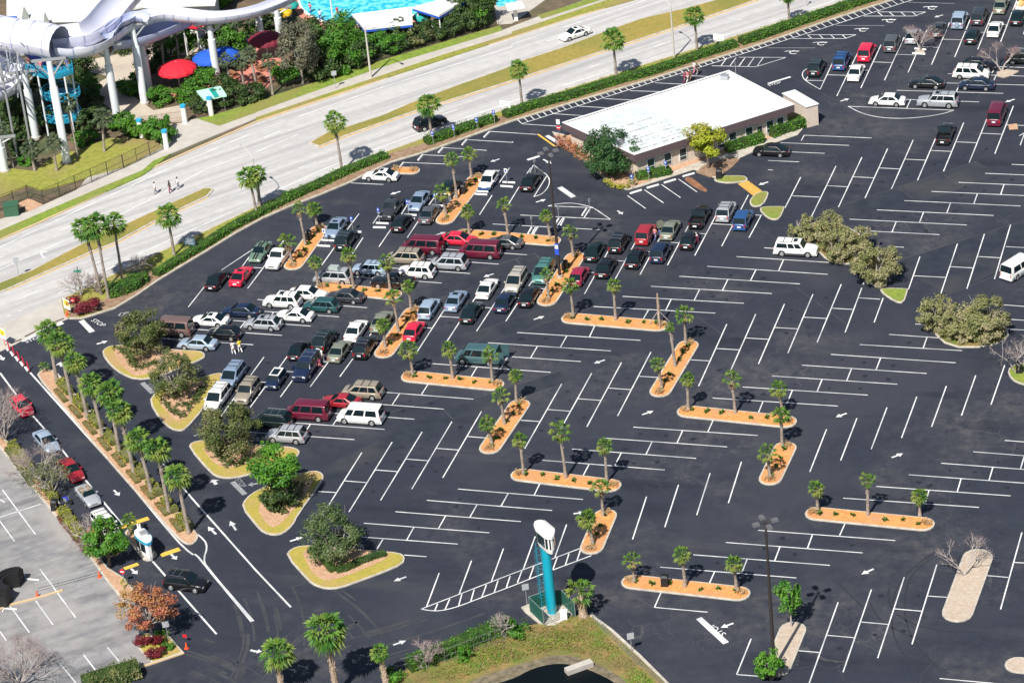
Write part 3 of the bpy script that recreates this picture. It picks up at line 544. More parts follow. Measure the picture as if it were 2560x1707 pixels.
def carmeshes(ty):
    if ty in CACHE: return CACHE[ty]
    T = TY[ty]; L, W, H, belt = T['L'], T['W'], T['H'], T['belt']; x0, x1, x2, x3 = T['g']; r = T['r']; hl = L/2
    bed = T.get('bed'); out = {}
    def top(x):
        if x > x0: t = (x-x0)/(hl-x0); return T['hood']*(1-t**3)+T['nose']*t**3 + (belt-T['hood'])*max(0,1-t*3)
        if x < x3:
            t = (x3-x)/(hl+x3+1e-6); return T['deck']*(1-.10*t**3)
        return belt
    def hw(x): t = abs(x)/hl; return W/2*(1-.13*t**5)*(1-.10*max(0,(t-.93)/.07)**2)
    def bot(x):
        z = .24
        for a in T['ax']:
            d = abs(x-a); R = r+.06
            if d < R: z = max(z, r-.02+math.sqrt(R*R-d*d))
        return min(z, top(x)-.12)
    xs = sorted(set([round(v,3) for v in list(np.linspace(-hl,hl,23))+[a+s*(r+.06) for a in T['ax'] for s in (-1,-.97,-.7,-.35,0,.35,.7,.97,1)]+[x0,x3,hl-.05,-hl+.05,-hl+.12,hl-.14]]))
    m = MB(); nb = 9; bz = .62
    for x in xs:
        w_, zt, zb = hw(x), top(x), bot(x); e = max(0,(abs(x)-(hl-.14))/.14); zt -= .05*e*e; zb += .08*e
        inbed = bed and -hl+.06 < x < x3-.03
        zm = (zb*.35+zt*.65); crown = .03*(1-e)
        half = [(w_*.90,zb-.02 if zb < .4 else zb),(w_*.985,zb+.05),(w_,zm),(w_*.985,zt-.09),(w_*.92,zt-.015)]
        ring = [(p[0],p[1]) for p in half]+[(w_*.5,zt+crown),(0,zt+crown*1.3),(-w_*.5,zt+crown)]+[(-p[0],p[1]) for p in half[::-1]]
        m.v += [(x,p[0],p[1]) for p in ring]
    R_ = 13
    for i in range(len(xs)-1):
        for j in range(R_-1):
            if bed and j in (4,5,6,7) and xs[i+1] <= x3-.02 and xs[i] >= -hl+.05: continue
            a = i*R_+j; m.f.append((a,a+1,a+R_+1,a+R_))
        a = i*R_; m.f.append((a+R_-1,a,a+R_,a+2*R_-1))
    m.f.append(tuple(range(R_))); k = (len(xs)-1)*R_; m.f.append(tuple(k+j for j in range(R_))[::-1])
    if bed:                                            # inner walls of the cargo bed
        a, b = -hl+.1, x3-.05; yb = W/2*.84
        for s in (-1,1): m.box(((a+b)/2, s*(yb+.0), bz+.22), (b-a, .04, .46))
        m.box((a,0,bz+.2),(.05,W*.84,.5)); m.box((b,0,bz+.2),(.05,W*.84,.5))
        for s in (-1,1): m.box(((a+b)/2, s*W/2*.89, T['deck']-.02),(b-a,.10,.03))
    # greenhouse
    wb, wr = W/2*.94, W/2*(.83 if H > 1.6 else .76)
    if not T.get('open'):
        st = [(x0,0),(x0*.55+x1*.45,.47),(x1+.05,.95),(x1-.15,1.0)]+[(x1*(1-t)+x2*t,1.0) for t in (.3,.6)]+[(x2+.15,1.0),(x2-.03,.95),(x2*.5+x3*.5,.52),(x3,0)]
        k = len(m.v); nb = 8
        for x, h in st:
            z0 = belt-.03; zt = z0+(H-.02-z0)*h; y1 = wb+(wr-wb)*h
            m.v += [(x,wb,z0),(x,y1*1.0+.0,max(z0,zt-.05)),(x,y1*.93,zt),(x,y1*.5,zt+.03*h),(x,-y1*.5,zt+.03*h),(x,-y1*.93,zt),(x,-y1,max(z0,zt-.05)),(x,-wb,z0)]
        for i in range(len(st)-1):
            for j in range(7): a = k+i*8+j; m.f.append((a,a+1,a+9,a+8))
    me = m.mesh('body', 52); b = bmesh.new(); b.from_mesh(me); bmesh.ops.recalc_face_normals(b, faces=b.faces); b.to_mesh(me); b.free(); out['body'] = me
    z0, zt = belt-.03, H-.02
    def wx(u, v): return (x0*(1-v)+x1*v)*(1-u)+(x3*(1-v)+x2*v)*u
    def sp(u, v, s, o=.018): y = wb+(wr-wb)*v; return (wx(u,v), s*(y+o), z0+(zt-z0)*v)
    gl = []
    for q, (u0, u1) in enumerate(T['side']):
        for s in (-1,1):
            g = MB(); g.quad(*[sp(u,v,s) for u, v in ((u0,.10),(u1,.10),(u1,.88),(u0,.88))][::s]); gl.append(g.mesh('window'))
    out['window'] = gl
    def end(xa, xb, nm, dirn):
        g = MB(); n_ = 4; vv = (.06,.93); o = .022
        for v in vv:
            for i in range(n_+1):
                t = i/n_*2-1; x = xa*(1-v)+xb*v; y = (wb+(wr-wb)*v)*.90*t; bulge = .05*(1-t*t)*0
                m2 = z0+(zt-z0)*v; g.v.append((x+dirn*(o+.02), y, m2+.02+.02*(1-t*t)))
        g.f = [(i,i+1,n_+2+i,n_+1+i) for i in range(n_)]; return g.mesh(nm)
    out['windshield'] = end(x0, x1, 'windshield', 1)
    if T.get('open'): out['rear_window'] = None
    else: out['rear_window'] = end(x3, x2, 'rear_window', -1)
    ty_, rm_ = MB(), MB()
    ty_.tube([(0,-.11,0),(0,-.09,0),(0,.09,0),(0,.11,0)], [r*.93,r,r,r*.93], 18); out['tyre'] = ty_.mesh('tyre', 40)
    for s in (-1,1):
        rm_.tube([(0,s*.10,0),(0,s*.125,0)], [r*.66,r*.60], 14)
    out['rim'] = rm_.mesh('rim', 30)
    def lamp(x, w0, w1, za, zb_, wrap):
        g = MB(); wrap = wrap if not (bed and x < 0) else .10; x = x if not (bed and x < 0) else -hl+.03; w0 = w0 if not (bed and x < 0) else w1*.86; y = (w0+w1)/2; g.box((x, y, (za+zb_)/2), (wrap, abs(w1-w0), zb_-za), top=(.9,.95)); return g
    fz = T['nose']; w_e = hw(hl)
    out['headlight'] = [lamp(hl-.16, s*(w_e*.55), s*(w_e*1.04), fz-.17, fz-.03, .34).mesh('headlight') for s in (-1,1)]
    dz = T['deck'] if H < 1.6 else belt
    tall = H > 1.6 and not bed
    out['taillight'] = [lamp(-hl+.13, s*(w_e*(.82 if tall else .60)), s*(w_e*1.05), dz-(.42 if tall else .27), dz-(.04 if tall else .12), .27).mesh('taillight') for s in (-1,1)]
    g = MB(); g.box((-hl-.005,0,dz-.36 if not bed else .62),(.03,.46,.20)); out['plate'] = g.mesh('number_plate')
    g = MB(); g.box((hl-.02,0,fz-.20),(.06,W*.42,.13)); out['grille'] = g.mesh('grille')
    g = MB(); g.box((hl-.02,0,.40),(.12,W*.86,.16),top=(.8,.97)); g2 = MB(); g2.box((-hl+.02,0,.42),(.14,W*.88,.18),top=(.8,.97)); out['bumper'] = [g.mesh('bumper'), g2.mesh('bumper')]
    out['mirror'] = []
    for s in (-1,1):
        g = MB(); g.box((x0*.72+x1*.28-.1, s*(W/2+.07), belt+.06),(.16,.24,.15),top=(.7,.9)); out['mirror'].append(g.mesh('mirror'))
    g = MB()
    for s in (-1,1): g.tube([(x1-.2,s*wr*.86,H+.055),(x2+.2,s*wr*.86,H+.055)], .025, 5)
    for t in (.35,.7): x = x1*(1-t)+x2*t; g.box((x,0,H+.06),(.06,wr*1.7,.03))
    out['rack'] = g.mesh('roof_rack')
    g = MB(); g.box(((x1+ x2*.3+x1*.7)/2-.15,0,H+.018),(.50,wr*.95,.02)); out['sunroof'] = g.mesh('sunroof')
    g = MB(); g.box((0,0,.26),(L*.90,W*.78,.20)); out['underbody'] = g.mesh('underbody')
    if bed:
        g = MB(); g.box(((-hl+.1+x3-.05)/2,0,bz),(x3+hl-.2,W*.82,.03)); out['bed'] = g.mesh('cargo_bed')
        g = MB(); g.box(((-hl+.08+x3)/2,0,T['deck']+.03),(x3+hl-.12,W*.90,.05)); out['cover'] = g.mesh('bed_cover')
    if T.get('open'):
        g = MB(); g.box(((x0+x3)/2-.1,0,belt+.012),(x0-x3-.3,W*.76,.04)); out['cabin'] = g.mesh('cabin')
        g = MB()
        for xx in (-.05,-.85):
            for s in (-.36,.36): g.box((xx-.15,s,belt+.12),(.18,.5,.42),top=(.8,.8)); g.box((xx+.1,s,belt+.02),(.45,.5,.12))
        out['seats'] = g.mesh('seats')
    out['top'] = top; CACHE[ty] = out; return out
def part(name, me, mat, parent):
    o = bpy.data.objects.new(name, me); col.objects.link(o); o.parent = parent
    if not me.materials: me.materials.append(None)
    o.material_slots[0].link = 'OBJECT'; o.material_slots[0].material = MATS[mat]; return o
ROAD = ROAD_ANG
la, lb = F1(355,712), F1(1110,1552); LEFTR = math.atan2(lb[1]-la[1], lb[0]-la[0])
DIRS = dict(N=math.pi/2, S=-math.pi/2, W=math.pi, E=0.0)
NAME = dict(sedan='sedan_car', coupe='coupe_car', hatch='hatchback_car', wagon='station_wagon', suv='suv_car', bigsuv='suv_car', minivan='minivan', van='passenger_van', pickup='pickup_truck', mini='small_hatchback_car', beetle='rounded_car', convertible='convertible_car')
CATN = dict(sedan='car', coupe='car', hatch='car', wagon='car', suv='SUV', bigsuv='SUV', minivan='minivan', van='van', pickup='pickup truck', mini='car', beetle='car', convertible='convertible')
def car(ty, paint_, c, x, y, d, label, opts='', group='cars parked in the lot', jit=0.0):
    T = TY[ty]; me = carmeshes(ty); g = c(x, y)
    if d in ('N','S'): loc = (g[0]+0, g[1]+T['L']/2-.25); a = DIRS[d]
    elif d in ('E','W'): loc = (g[0], g[1]+T['W']/2-.1); a = DIRS[d]
    else: loc = g; a = d
    a += jit
    t = empty(NAME[ty], (loc[0], loc[1], .0), a, label, CATN[ty], group); pc = 'paint_'+paint_
    bd = part('body', me['body'], pc, t)
    part('underbody', me['underbody'], 'dark_trim', t)
    for i, w_ in enumerate(me['window']): part('window', w_, 'car_glass', t)
    part('windshield', me['windshield'], 'car_glass', t)
    if me['rear_window']: part('rear_window', me['rear_window'], 'car_glass', t)
    for ax in T['ax']:
        for s in (-1,1):
            wh = part('wheel', me['tyre'], 'tyre_rubber', t); wh.location = (ax, s*(T['W']/2-.12), T['r'])
            part('rim', me['rim'], 'wheel_rim', wh)
    for h in me['headlight']: part('headlight', h, 'head_lens', t)
    for h in me['taillight']: part('taillight', h, 'tail_lens', t)
    part('number_plate', me['plate'], 'plate_white', t); part('grille', me['grille'], 'dark_trim', t)
    for h in me['bumper']: part('bumper', h, ('chrome' if 'c' in opts else pc), t)
    for h in me['mirror']: part('mirror', h, pc, t)
    if T.get('rack') and 'n' not in opts: part('roof_rack', me['rack'], 'dark_trim' if paint_ not in ('black','navy','darkgreen') else 'chrome', t)
    if 's' in opts: part('sunroof', me['sunroof'], 'car_glass', t)
    if T.get('bed'):
        part('cargo_bed', me['bed'], 'dark_trim', t)
        if 't' in opts: part('bed_cover', me['cover'], 'dark_trim', t)
    if 'b' in opts:
        m_ = MB(); m_.box((-.25,0,T['H']+.22),(1.35,.95,.34),top=(.85,.88)); m_.obj('roof_box', pm('roof_box_grey', (.32,.37,.36), rough=.5), t)
    if 'p' in opts:
        m_ = MB(); m_.tube([(-T['L']/2-.02,0,.95),(-T['L']/2-.2,0,.95)], .34, 16); m_.obj('spare_wheel', 'paint_silver' if paint_ != 'lightblue' else 'paint_lightblue', t)
    if T.get('open'): part('cabin', me['cabin'], 'dark_trim', t); part('seats', me['seats'], 'seat_cloth', t)
    if 'w' in opts:                                   # contrasting white roof
        m_ = MB(); x1, x2 = T['g'][1], T['g'][2]; m_.box(((x1+x2)/2,0,T['H']+.018),(x1-x2+.05,T['W']*.72,.03),top=(.97,.94)); m_.obj('roof_panel', 'paint_white', t)
        m_ = MB(); m_.box(((x1+x2)/2+.1,0,T['H']+.038),(x1-x2-.5,T['W']*.52,.02)); m_.obj('sunroof', 'car_glass', t)
    if 'z' in opts:                                   # twin black racing stripes
        m_ = MB()
        for s in (-.17,.17):
            tp_ = me['top']; gx0, gx1, gx2, gx3 = T['g']
            for xa, xb in ((gx0+.02,T['L']/2-.04),(-T['L']/2+.04,gx3-.02)):
                P_ = [(xa+(xb-xa)*q/8) for q in range(9)]; k_ = len(m_.v); m_.v += [(x_,s+y_,tp_(x_)+.052) for x_ in P_ for y_ in (-.1,.1)]; m_.f += [(k_+2*q,k_+2*q+2,k_+2*q+3,k_+2*q+1) for q in range(8)]
            m_.box(((gx1+gx2)/2,s,T['H']+.03),(gx1-gx2+.25,.2,.012))
        m_.obj('racing_stripes', 'dark_trim', t)
    if 'l' in opts:                                   # contrasting lower panels
        m_ = MB(); 
        for s in (-1,1): m_.box((0,s*(T['W']/2+.005),.42),(T['ax'][0]-T['ax'][1]-.8,.03,.26))
        m_.obj('lower_panel', 'paint_darkgrey' if paint_ != 'white' or ty == 'suv' or ty == 'bigsuv' else 'paint_lightblue', t)
    if 'k' in opts:                                   # blue lower paintwork of the white wagon
        m_ = MB(); hl = T['L']/2
        for s in (-1,1): m_.box((0,s*(T['W']/2+.006),.46),(T['ax'][0]-T['ax'][1]-.8,.03,.34)); m_.box((hl-.02,s*.55,.50),(.12,.5,.34))
        m_.box((hl,0,.46),(.12,1.5,.26)); m_.obj('lower_panel', 'paint_blue', t)
    if 'o' in opts:                                   # open front door
        m_ = MB(); m_.box((0,0,.0),(1.05,.07,.72)); m_.box((-.1,0,.5),(.8,.05,.3),top=(.8,1)); dd = m_.obj('door', pc, t)
        s = 1 if 'O' in opts else -1
        dd.location = (.55, s*(T['W']/2+.45), .82); dd.rotation_euler = (0,0,-s*rad(55))
    if 'd' in opts:                                   # rear barn doors swung open
        for s in (-1,1):
            m_ = MB(); m_.box((-.42,0,1.25),(.84,.06,1.45)); m_.box((-.42,s*.032,1.62),(.55,.02,.45)); dd = m_.obj('rear_door', pc, t); dd.location = (-T['L']/2+.05, s*.92, 0); dd.rotation_euler = (0,0,s*rad(-8))
    return t
car('sedan','black',E1,722,388,'N','black sedan beside the bright red coupe, nearest the hedge end of its row')
car('coupe','red',E1,1062,330,'N','bright red angular coupe with sunroof, beside the black sedan','s')
car('coupe','green',D2,1385,1385,'S','pale green coupe with twin black stripes over hood and roof','z')
car('pickup','white',D2,1632,1495,'S','white pickup truck parked nose out beside the orange planter island','ct')
car('sedan','silverblue',D3,272,1035,'S','silver blue sedan with sunroof beside the handicap sign at the planter island','s')
car('suv','darkgreen',D3,425,1215,'N','dark green boxy SUV partly behind a palm crown')
car('pickup','darkgrey',D3,1075,775,'S','black pickup truck with an empty bed, nose towards a blue sign')
car('sedan','silverblue',D3,1488,645,'S','pale blue sedan parked between the black pickup and a blue sign')
car('hatch','black',D3,1240,950,'N','black hatchback with glowing red tail lamps in front of the black pickup')
car('sedan','grey',D3,1640,832,'N','grey sedan parked in front of the pale blue sedan')
car('coupe','white',D3,980,205,'W','white coupe with sunroof alone beside the hedge and a small orange bed','s')
car('hatch','darkgreen',D3,1950,425,'N','dark green car half hidden behind a palm beside the person in yellow')
car('hatch','white',D4,300,338,'S','white retro wagon with bright blue lower paintwork','k')
car('sedan','black',D4,905,358,'N','black sedan alone inside the curved white painted stall')
car('van','maroon',D3,1580,1262,'W','maroon passenger van with the red sedan directly behind its tail')
car('sedan','red',D3,2105,1140,'E','red sedan squeezed between the two maroon vans')
car('van','maroon',F,1196,649,'W','maroon passenger van in front of the grey coupe and red sedan')
car('coupe','grey',D4,560,1185,'W','grey silver coupe parked against the long orange planter island')
car('minivan','tan',D3,1325,1412,'W','silver brown minivan directly in front of the maroon van')
car('minivan','silver',D3,1965,1492,'W','pale silver minivan behind the white SUV with roof bars')
car('suv','white',E2,1440,383,'W','white SUV with roof bars behind the black covered pickup')
car('wagon','lightblue',E2,790,335,'W','pale blue wagon between two palm trunks')
car('minivan','silver',E2,275,460,'W','silver minivan carrying a grey roof box beside a palm trunk','b')
car('pickup','black',E2,1110,532,'W','black pickup truck with a flat covered bed behind a palm trunk','t')
car('sedan','darkgrey',E2,440,728,'W','dark grey sedan against the planter island, behind the teal wagon')
car('wagon','teal',F,799,783,'W','teal green old station wagon beside the white sedan','n')
car('sedan','white',E1,2040,520,'E','white sedan facing the opposite way behind the white boxy SUV')
car('suv','white',E1,1690,630,'W','white boxy SUV with sunroof between white sedans','s')
car('sedan','navy',E1,1115,760,'W','dark blue sedan parked behind the white coupe with sunroof')
car('coupe','white',E1,675,890,'W','white coupe with sunroof beside the brown van','s')
car('wagon','silver',E1,1420,940,'W','silver SUV with a spare wheel on its tail, behind the black hatchback','ps')
car('coupe','white',E1,1860,822,'W','white rounded coupe nose to tail with the teal wagon row')
car('hatch','black',E1,870,1072,'W','black rounded hatchback beside the two walkers')
car('sedan','lightblue',E1,505,1216,'W','pale blue sedan beside the grass corner of the leafy planter island')
car('van','brown',E1,140,1022,'W','brown van with roof ribs half hidden by the round leafy tree')
car('beetle','black',E1,1880,1365,'N','black round-backed car behind the dark blue SUV with its door open')
car('suv','darkgreen',E2,100,1418,'N','dark green SUV with roof bag behind the person in white')
car('bigsuv','navy',E5,1278,352,'S','dark blue long SUV with its front door open beside the kneeling person','o')
car('sedan','white',E2,545,1272,'N','white large sedan two stalls from the orange planter island')
car('sedan','olive',E2,910,1145,'N','olive silver sedan half hidden behind a palm crown beside the island')
car('sedan','olive',F,836,909,'N','pale olive sedan between the dark green SUV and the black SUV','')
car('suv','black',E2,675,1515,'N','black SUV parked behind the palm at the island tip')
car('minivan','silverblue',E5,612,412,'S','silver blue minivan behind the white wagon with roof bars')
car('suv','tan',E5,748,556,'S','tan SUV with roof bars beside the white wagon')
car('minivan','white',E5,472,614,'S','white minivan nosing to the yellow grass planter')
car('mini','navy',E5,1018,424,'S','tiny dark blue car with a white roof and round headlamps','w')
car('minivan','tan',E5,1830,508,'W','tan minivan behind the red coupe')
car('coupe','darkred',E5,1630,592,'W','red old coupe between the tan minivan and the white van')
car('van','maroon',E5,1330,705,'W','maroon passenger van next to the white passenger van')
car('van','white',E5,1815,740,'W','white passenger van beside the maroon one')
car('minivan','darkgreen',E5,1000,775,'W','dark green minivan partly behind the olive leafy tree')
car('suv','silver',E5,1140,912,'W','silver compact SUV beside the corner of the yellow grass planter')
car('wagon','lightblue',E2,1575,958,'N','pale blue round wagon beside the island end with dry grass','n')
car('hatch','red',E2,1370,1265,'N','bright red small car beside the diagonal orange planter island')
car('sedan','silverblue',E2,1950,852,'N','silver blue sedan with red tail lamps beside the dark green sedan','s')
car('sedan','darkgreen',E2,2165,1018,'N','dark green sedan with dark sunroof panel','s')
car('coupe','white',E3,262,842,'N','white coupe beside the beige minivan')
car('minivan','beige',E3,670,752,'S','beige silver minivan nose to nose with the dark blue sedan')
car('sedan','navy',E3,508,1035,'N','dark blue sedan in front of the beige minivan')
car('sedan','black',E3,850,958,'N','black sedan in front of the pale green minivan')
car('minivan','seagreen',E3,1052,630,'S','pale green minivan beside the tall black lamp post')
car('hatch','cherry',E3,1560,658,'N','cherry red hatchback beside the tall lamp post island')
car('sedan','darkgreen',E3,1765,322,'N','very dark green sedan with pale rear shelf behind the cherry red car')
car('sedan','black',E3,1925,552,'N','black coupe sedan with a red lamp bar next to the cherry red car')
car('suv','black',E4,365,1018,'N','black SUV with a grey rear bumper in the row of dark cars')
car('sedan','black',E4,560,1198,'N','black sedan with sunroof and red tail lamps in front of the maroon SUV','s')
car('suv','darkred',E4,682,918,'N','maroon SUV beside the person in pink','n')
car('suv','navy',E4,855,1132,'N','dark navy SUV in front of the olive gold sedan','n')
car('sedan','olive',E4,970,862,'N','olive gold sedan with its doors open beside the person in pink','oO')
car('hatch','black',E4,1200,975,'N','black hatchback beside the person in white bending at its door')
car('pickup','black',E4,1310,728,'N','black pickup truck with open bed in the row of dark cars')
car('suv','silver',E4,1630,648,'N','silver SUV with roof bars beside the bright blue SUV')
car('suv','blue',E4,1830,748,'N','bright blue SUV beside the triangular grass island','n')
car('bigsuv','white',H2,245,815,'E','white SUV with black sunroof nosing at the bushy trees','sl')
gv = H2(2290,960); car('van','white',lambda x,y: gv,0,0,rad(62),'white passenger van cut off by the right edge of the photo')
car('van','vanteal',H1,845,196,'W','grey green passenger van with its rear doors swung open','d')
car('suv','darkgreen',C4,415,710,'N','very dark SUV inside the curved white painted corner')
car('minivan','blue',C4,645,652,'N','dark blue minivan between the very dark SUV and the red one')
car('minivan','red',C4,872,573,'N','bright red minivan in the far lot','n')
car('sedan','white',C4,778,752,'N','white sedan in front of the bright red minivan')
car('suv','grey',C4,1108,488,'N','dark grey SUV with tinted glass in the far lot','n')
car('hatch','silver',C4,1300,412,'N','silver hatchback beside the small bare tree')
car('coupe','darkgrey',C4,1530,355,'N','dark coupe with orange stripe, right of the small bare tree')
car('suv','lightblue',C4,1725,274,'N','pale blue SUV with a round spare wheel cover','pn')
car('minivan','darkgrey',C4,1905,243,'N','dark grey minivan beside the pale blue SUV','n')
car('hatch','darkgreen',C4,1842,415,'N','dark green hatchback in front of the dark grey minivan')
car('coupe','white',C4,2050,352,'N','white sports coupe with red tail lamps in the far lot')
car('sedan','olive',C4,2105,140,'N','greenish silver sedan near the top right corner')
car('sedan','darkgreen',C4,2258,245,'N','dark green sedan behind the white pickup with an orange load')
tk = car('pickup','white',C4,2305,125,'N','white pickup carrying orange and yellow gear in its bed','c')
car('coupe','black',C4,1440,815,'W','black coupe beside the blue sedan at the right of the far lot')
car('sedan','navy',C4,1895,830,'W','dark blue sedan in front of the white minivan with roof bars')
car('minivan','white',C4,1845,730,'E','white minivan with roof bars facing the broken bare tree')
car('sedan','black',C4,1910,648,'E','black sedan mostly hidden behind the white minivan')
car('minivan','darkgreen',C4,2330,596,'E','dark green minivan cut by the right edge beside the broken bare tree')
car('sedan','white',C4,1080,975,'W','white sedan beside the silver long SUV, above the painted arc')
car('bigsuv','silver',C4,1540,990,'W','silver long SUV with roof bars above the painted arc','s')
car('van','maroon',C4,2060,1160,'N','maroon passenger van alone in the stall right of the painted arc')
car('pickup','black',C4,1590,1330,'N','black pickup truck alone below the painted arc','')
car('sedan','black',C4,20,1435,'W','black sedan alone beside the flat white roofed building')
car('suv','black',C2,1590,1158,ROAD,'black SUV driving on the road behind a palm crown', '', 'cars on the road')
car('coupe','white',C3,575,340,ROAD+math.pi,'white coupe with sunroof driving on the far carriageway', 's', 'cars on the road')
kerbside = 'cars at the kerb of the entrance road'
car('hatch','red',F1,262,1155,LEFTR,'bright red car seen through the bare tree at the left edge','',kerbside)
car('sedan','lightblue',F2,575,165,LEFTR,'pale blue sedan behind bare branches on the entrance road','',kerbside)
car('sedan','darkred',F2,875,515,LEFTR,'dark red sedan with its nose at the bare branches on the entrance road','',kerbside)
car('convertible','silver',F2,1085,830,LEFTR,'silver convertible with its top down on the entrance road','',kerbside)
car('suv','white',F2,1300,1195,LEFTR,'white SUV waiting beside the white ticket booth','',kerbside)
car('suv','black',F3,1715,400,LEFTR+rad(42),'black boxy SUV turning on the entrance road past the booth','',kerbside)
ob = MB()
for q in range(7): ob.box((-1.9+q*.22, random.uniform(-.5,.5), .95+random.uniform(0,.25)), (.5,.45,.3), rz=q)
ob.obj('cargo', pm('orange_gear', (.75,.32,.05), (.8,.6,.3), 4.0), tk)
# ================================================================ PLANTING
leafmat('palm_green', (.05,.14,.018), (.15,.26,.035), .8, c3=(.24,.28,.06))
leafmat('street_palm_green', (.045,.15,.025), (.15,.29,.04), .7, c3=(.27,.32,.06))
leafmat('grey_palm_green', (.06,.095,.05), (.13,.165,.085), .8)
leafmat('hedge_green', (.05,.16,.015), (.12,.28,.022), 1.2)
leafmat('bush_green', (.04,.15,.015), (.10,.25,.022), 1.0)
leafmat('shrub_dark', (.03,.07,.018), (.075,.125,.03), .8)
leafmat('oak_olive', (.075,.11,.028), (.155,.19,.055), .7, c3=(.24,.22,.10))
leafmat('oak_green', (.055,.105,.032), (.12,.18,.06), .7, c3=(.19,.23,.11))
leafmat('bright_leaf', (.045,.17,.018), (.14,.32,.03), .8)
leafmat('laurel_leaf', (.024,.080,.022), (.06,.14,.04), .9)
leafmat('lime_leaf', (.30,.36,.02), (.42,.48,.03), .8, c3=(.34,.27,.07))
leafmat('willow_leaf', (.16,.19,.06), (.30,.30,.13), .9, c3=(.44,.38,.23), pos=(.3,.6))
leafmat('autumn_leaf', (.42,.12,.08), (.50,.22,.10), .9, c3=(.42,.30,.06))
leafmat('crimson_leaf', (.13,.012,.022), (.26,.03,.045), 1.4)
leafmat('yellow_leaf', (.34,.33,.03), (.48,.46,.06), 1.6, c3=(.20,.24,.03))
leafmat('rust_leaf', (.30,.14,.04), (.42,.24,.09), 1.6)
leafmat('dry_grass', (.42,.27,.13), (.55,.40,.22), 2.0)
leafmat('twig_pink', (.26,.15,.16), (.40,.25,.26), 1.5)
leafmat('pine_leaf', (.11,.12,.075), (.21,.20,.13), .8)
leafmat('dead_frond', (.24,.16,.09), (.38,.28,.17), 1.6, tr=.1)
pm('palm_bark', (.36,.31,.26), (.20,.16,.13), 3.0, bump=.5)
pm('shaggy_bark', (.26,.17,.11), (.50,.40,.31), 3.5, bump=1.0)
pm('grey_bark', (.42,.38,.35), (.28,.24,.22), 2.0)
pm('brown_bark', (.16,.12,.09), (.10,.075,.055), 2.0)
def cards(name, P, size, mat, parent=None, flat=.35, asp=.55, seed=0, nrm=None):
    r = np.random.default_rng(seed); n = len(P); P = np.asarray(P, float)
    N = r.normal(size=(n,3)); N[:,2] = np.abs(N[:,2])+flat
    if nrm is not None: N = N*.6+nrm*1.0
    N /= np.linalg.norm(N, axis=1)[:,None]
    A = np.cross(N, r.normal(size=(n,3))); A /= np.linalg.norm(A, axis=1)[:,None]+1e-9; B = np.cross(N, A)
    s = (size*(.6+.8*r.random(n)))[:,None]; A = A*s; B = B*s*asp
    V = np.stack([P-A, P+B*.9-A*.1, P+A, P-B*.9+A*.1], 1).reshape(-1,3)
    me = bpy.data.meshes.new(name); me.vertices.add(4*n); me.vertices.foreach_set('co', V.ravel())
    me.loops.add(4*n); me.loops.foreach_set('vertex_index', np.arange(4*n)); me.polygons.add(n)
    me.polygons.foreach_set('loop_start', np.arange(0,4*n,4)); me.polygons.foreach_set('loop_total', np.full(n,4)); me.update(calc_edges=True)
    return link(name, me, mat, parent) if mat else me
def clumps(n, k, rx, ry, rz, zc, seed, spread=.28, shell=.55, low=-.8):   # leaf positions: k clumps scattered through the crown
    r = np.random.default_rng(seed); C = []
    while len(C) < k:
        v = r.normal(size=3); v /= np.linalg.norm(v); q = shell+(1-shell)*r.random()**.6
        v = v*q*(.78+.34*r.random())
        if v[2] < low: continue
        C.append(v)
    C = np.array(C); i = r.integers(0,k,n); d = r.normal(size=(n,3)); d /= np.linalg.norm(d,axis=1)[:,None]
    rr = spread*(.55+.75*r.random(k))[i]*(r.random(n)**.45)
    P = C[i]+d*rr[:,None]; nn = P.copy(); nn /= np.linalg.norm(nn,axis=1)[:,None]+1e-6
    return P*np.array([rx,ry,rz])+np.array([0,0,zc]), (nn+d)*.5
def limbs(mb, base, rx, ry, rz, zc, n, seed, r0=.14, fork=2, low=.25):
    r = random.Random(seed)
    for k in range(n):
        a = 2*math.pi*(k+r.random()*.6)/n; e = r.uniform(.1,1.0)
        tip = Vector((rx*.72*math.cos(a)*(1.1-e*.5), ry*.72*math.sin(a)*(1.1-e*.5), zc+rz*(e*1.3-.55))); b = Vector(base)+Vector((0,0,r.uniform(0,low)))
        m_ = b.lerp(tip,.5)+Vector((r.uniform(-.2,.2),r.uniform(-.2,.2),-.15*rz)); mb.tube([b,m_,tip],[r0,r0*.6,r0*.22],5)
        for q in range(fork):
            t2 = tip+Vector((r.uniform(-.5,.5)*rx*.6,r.uniform(-.5,.5)*ry*.6,r.uniform(-.1,.5)*rz*.6)); mb.tube([m_.lerp(tip,.3+.3*q),t2],[r0*.32,r0*.12],4)
TREES = {}
def tree(c, x, y, rx, h, mat, label, name='leafy_tree', cat='tree', n=2600, k=34, rz=None, ry=None, bark='brown_bark', size=.20, seed=1, shell=.5, spread=.30, low=-.75, group=None, trunk=True, zc=None, rt=.16, limb=7, dz=0, lean=(0,0)):
    g = c(x,y) if c else (x,y); rz = rz or h*.42; zc = zc or h-rz; ry = ry or rx
    t = empty(name, (g[0],g[1],dz), 0, label, cat, group)
    P, N = clumps(n, k, rx, ry, rz, zc, seed, spread, shell, low); P[:,0] += lean[0]; P[:,1] += lean[1]
    cards('crown', P, size, mat, t, seed=seed, nrm=N)
    m = MB(); zb = max(.3, zc-rz*.75)
    if trunk: m.tube([(0,0,-.1),(lean[0]*.15,lean[1]*.15,zb*.5),(lean[0]*.3,lean[1]*.3,zb)], [rt*1.25,rt,rt*.85], 8)
    limbs(m, (lean[0]*.3,lean[1]*.3,zb*.8), rx*1.12, ry*1.12, rz*1.1, zc, int(limb*1.4), seed, rt*.6)
    m.obj('trunk', bark, t, 60); return t
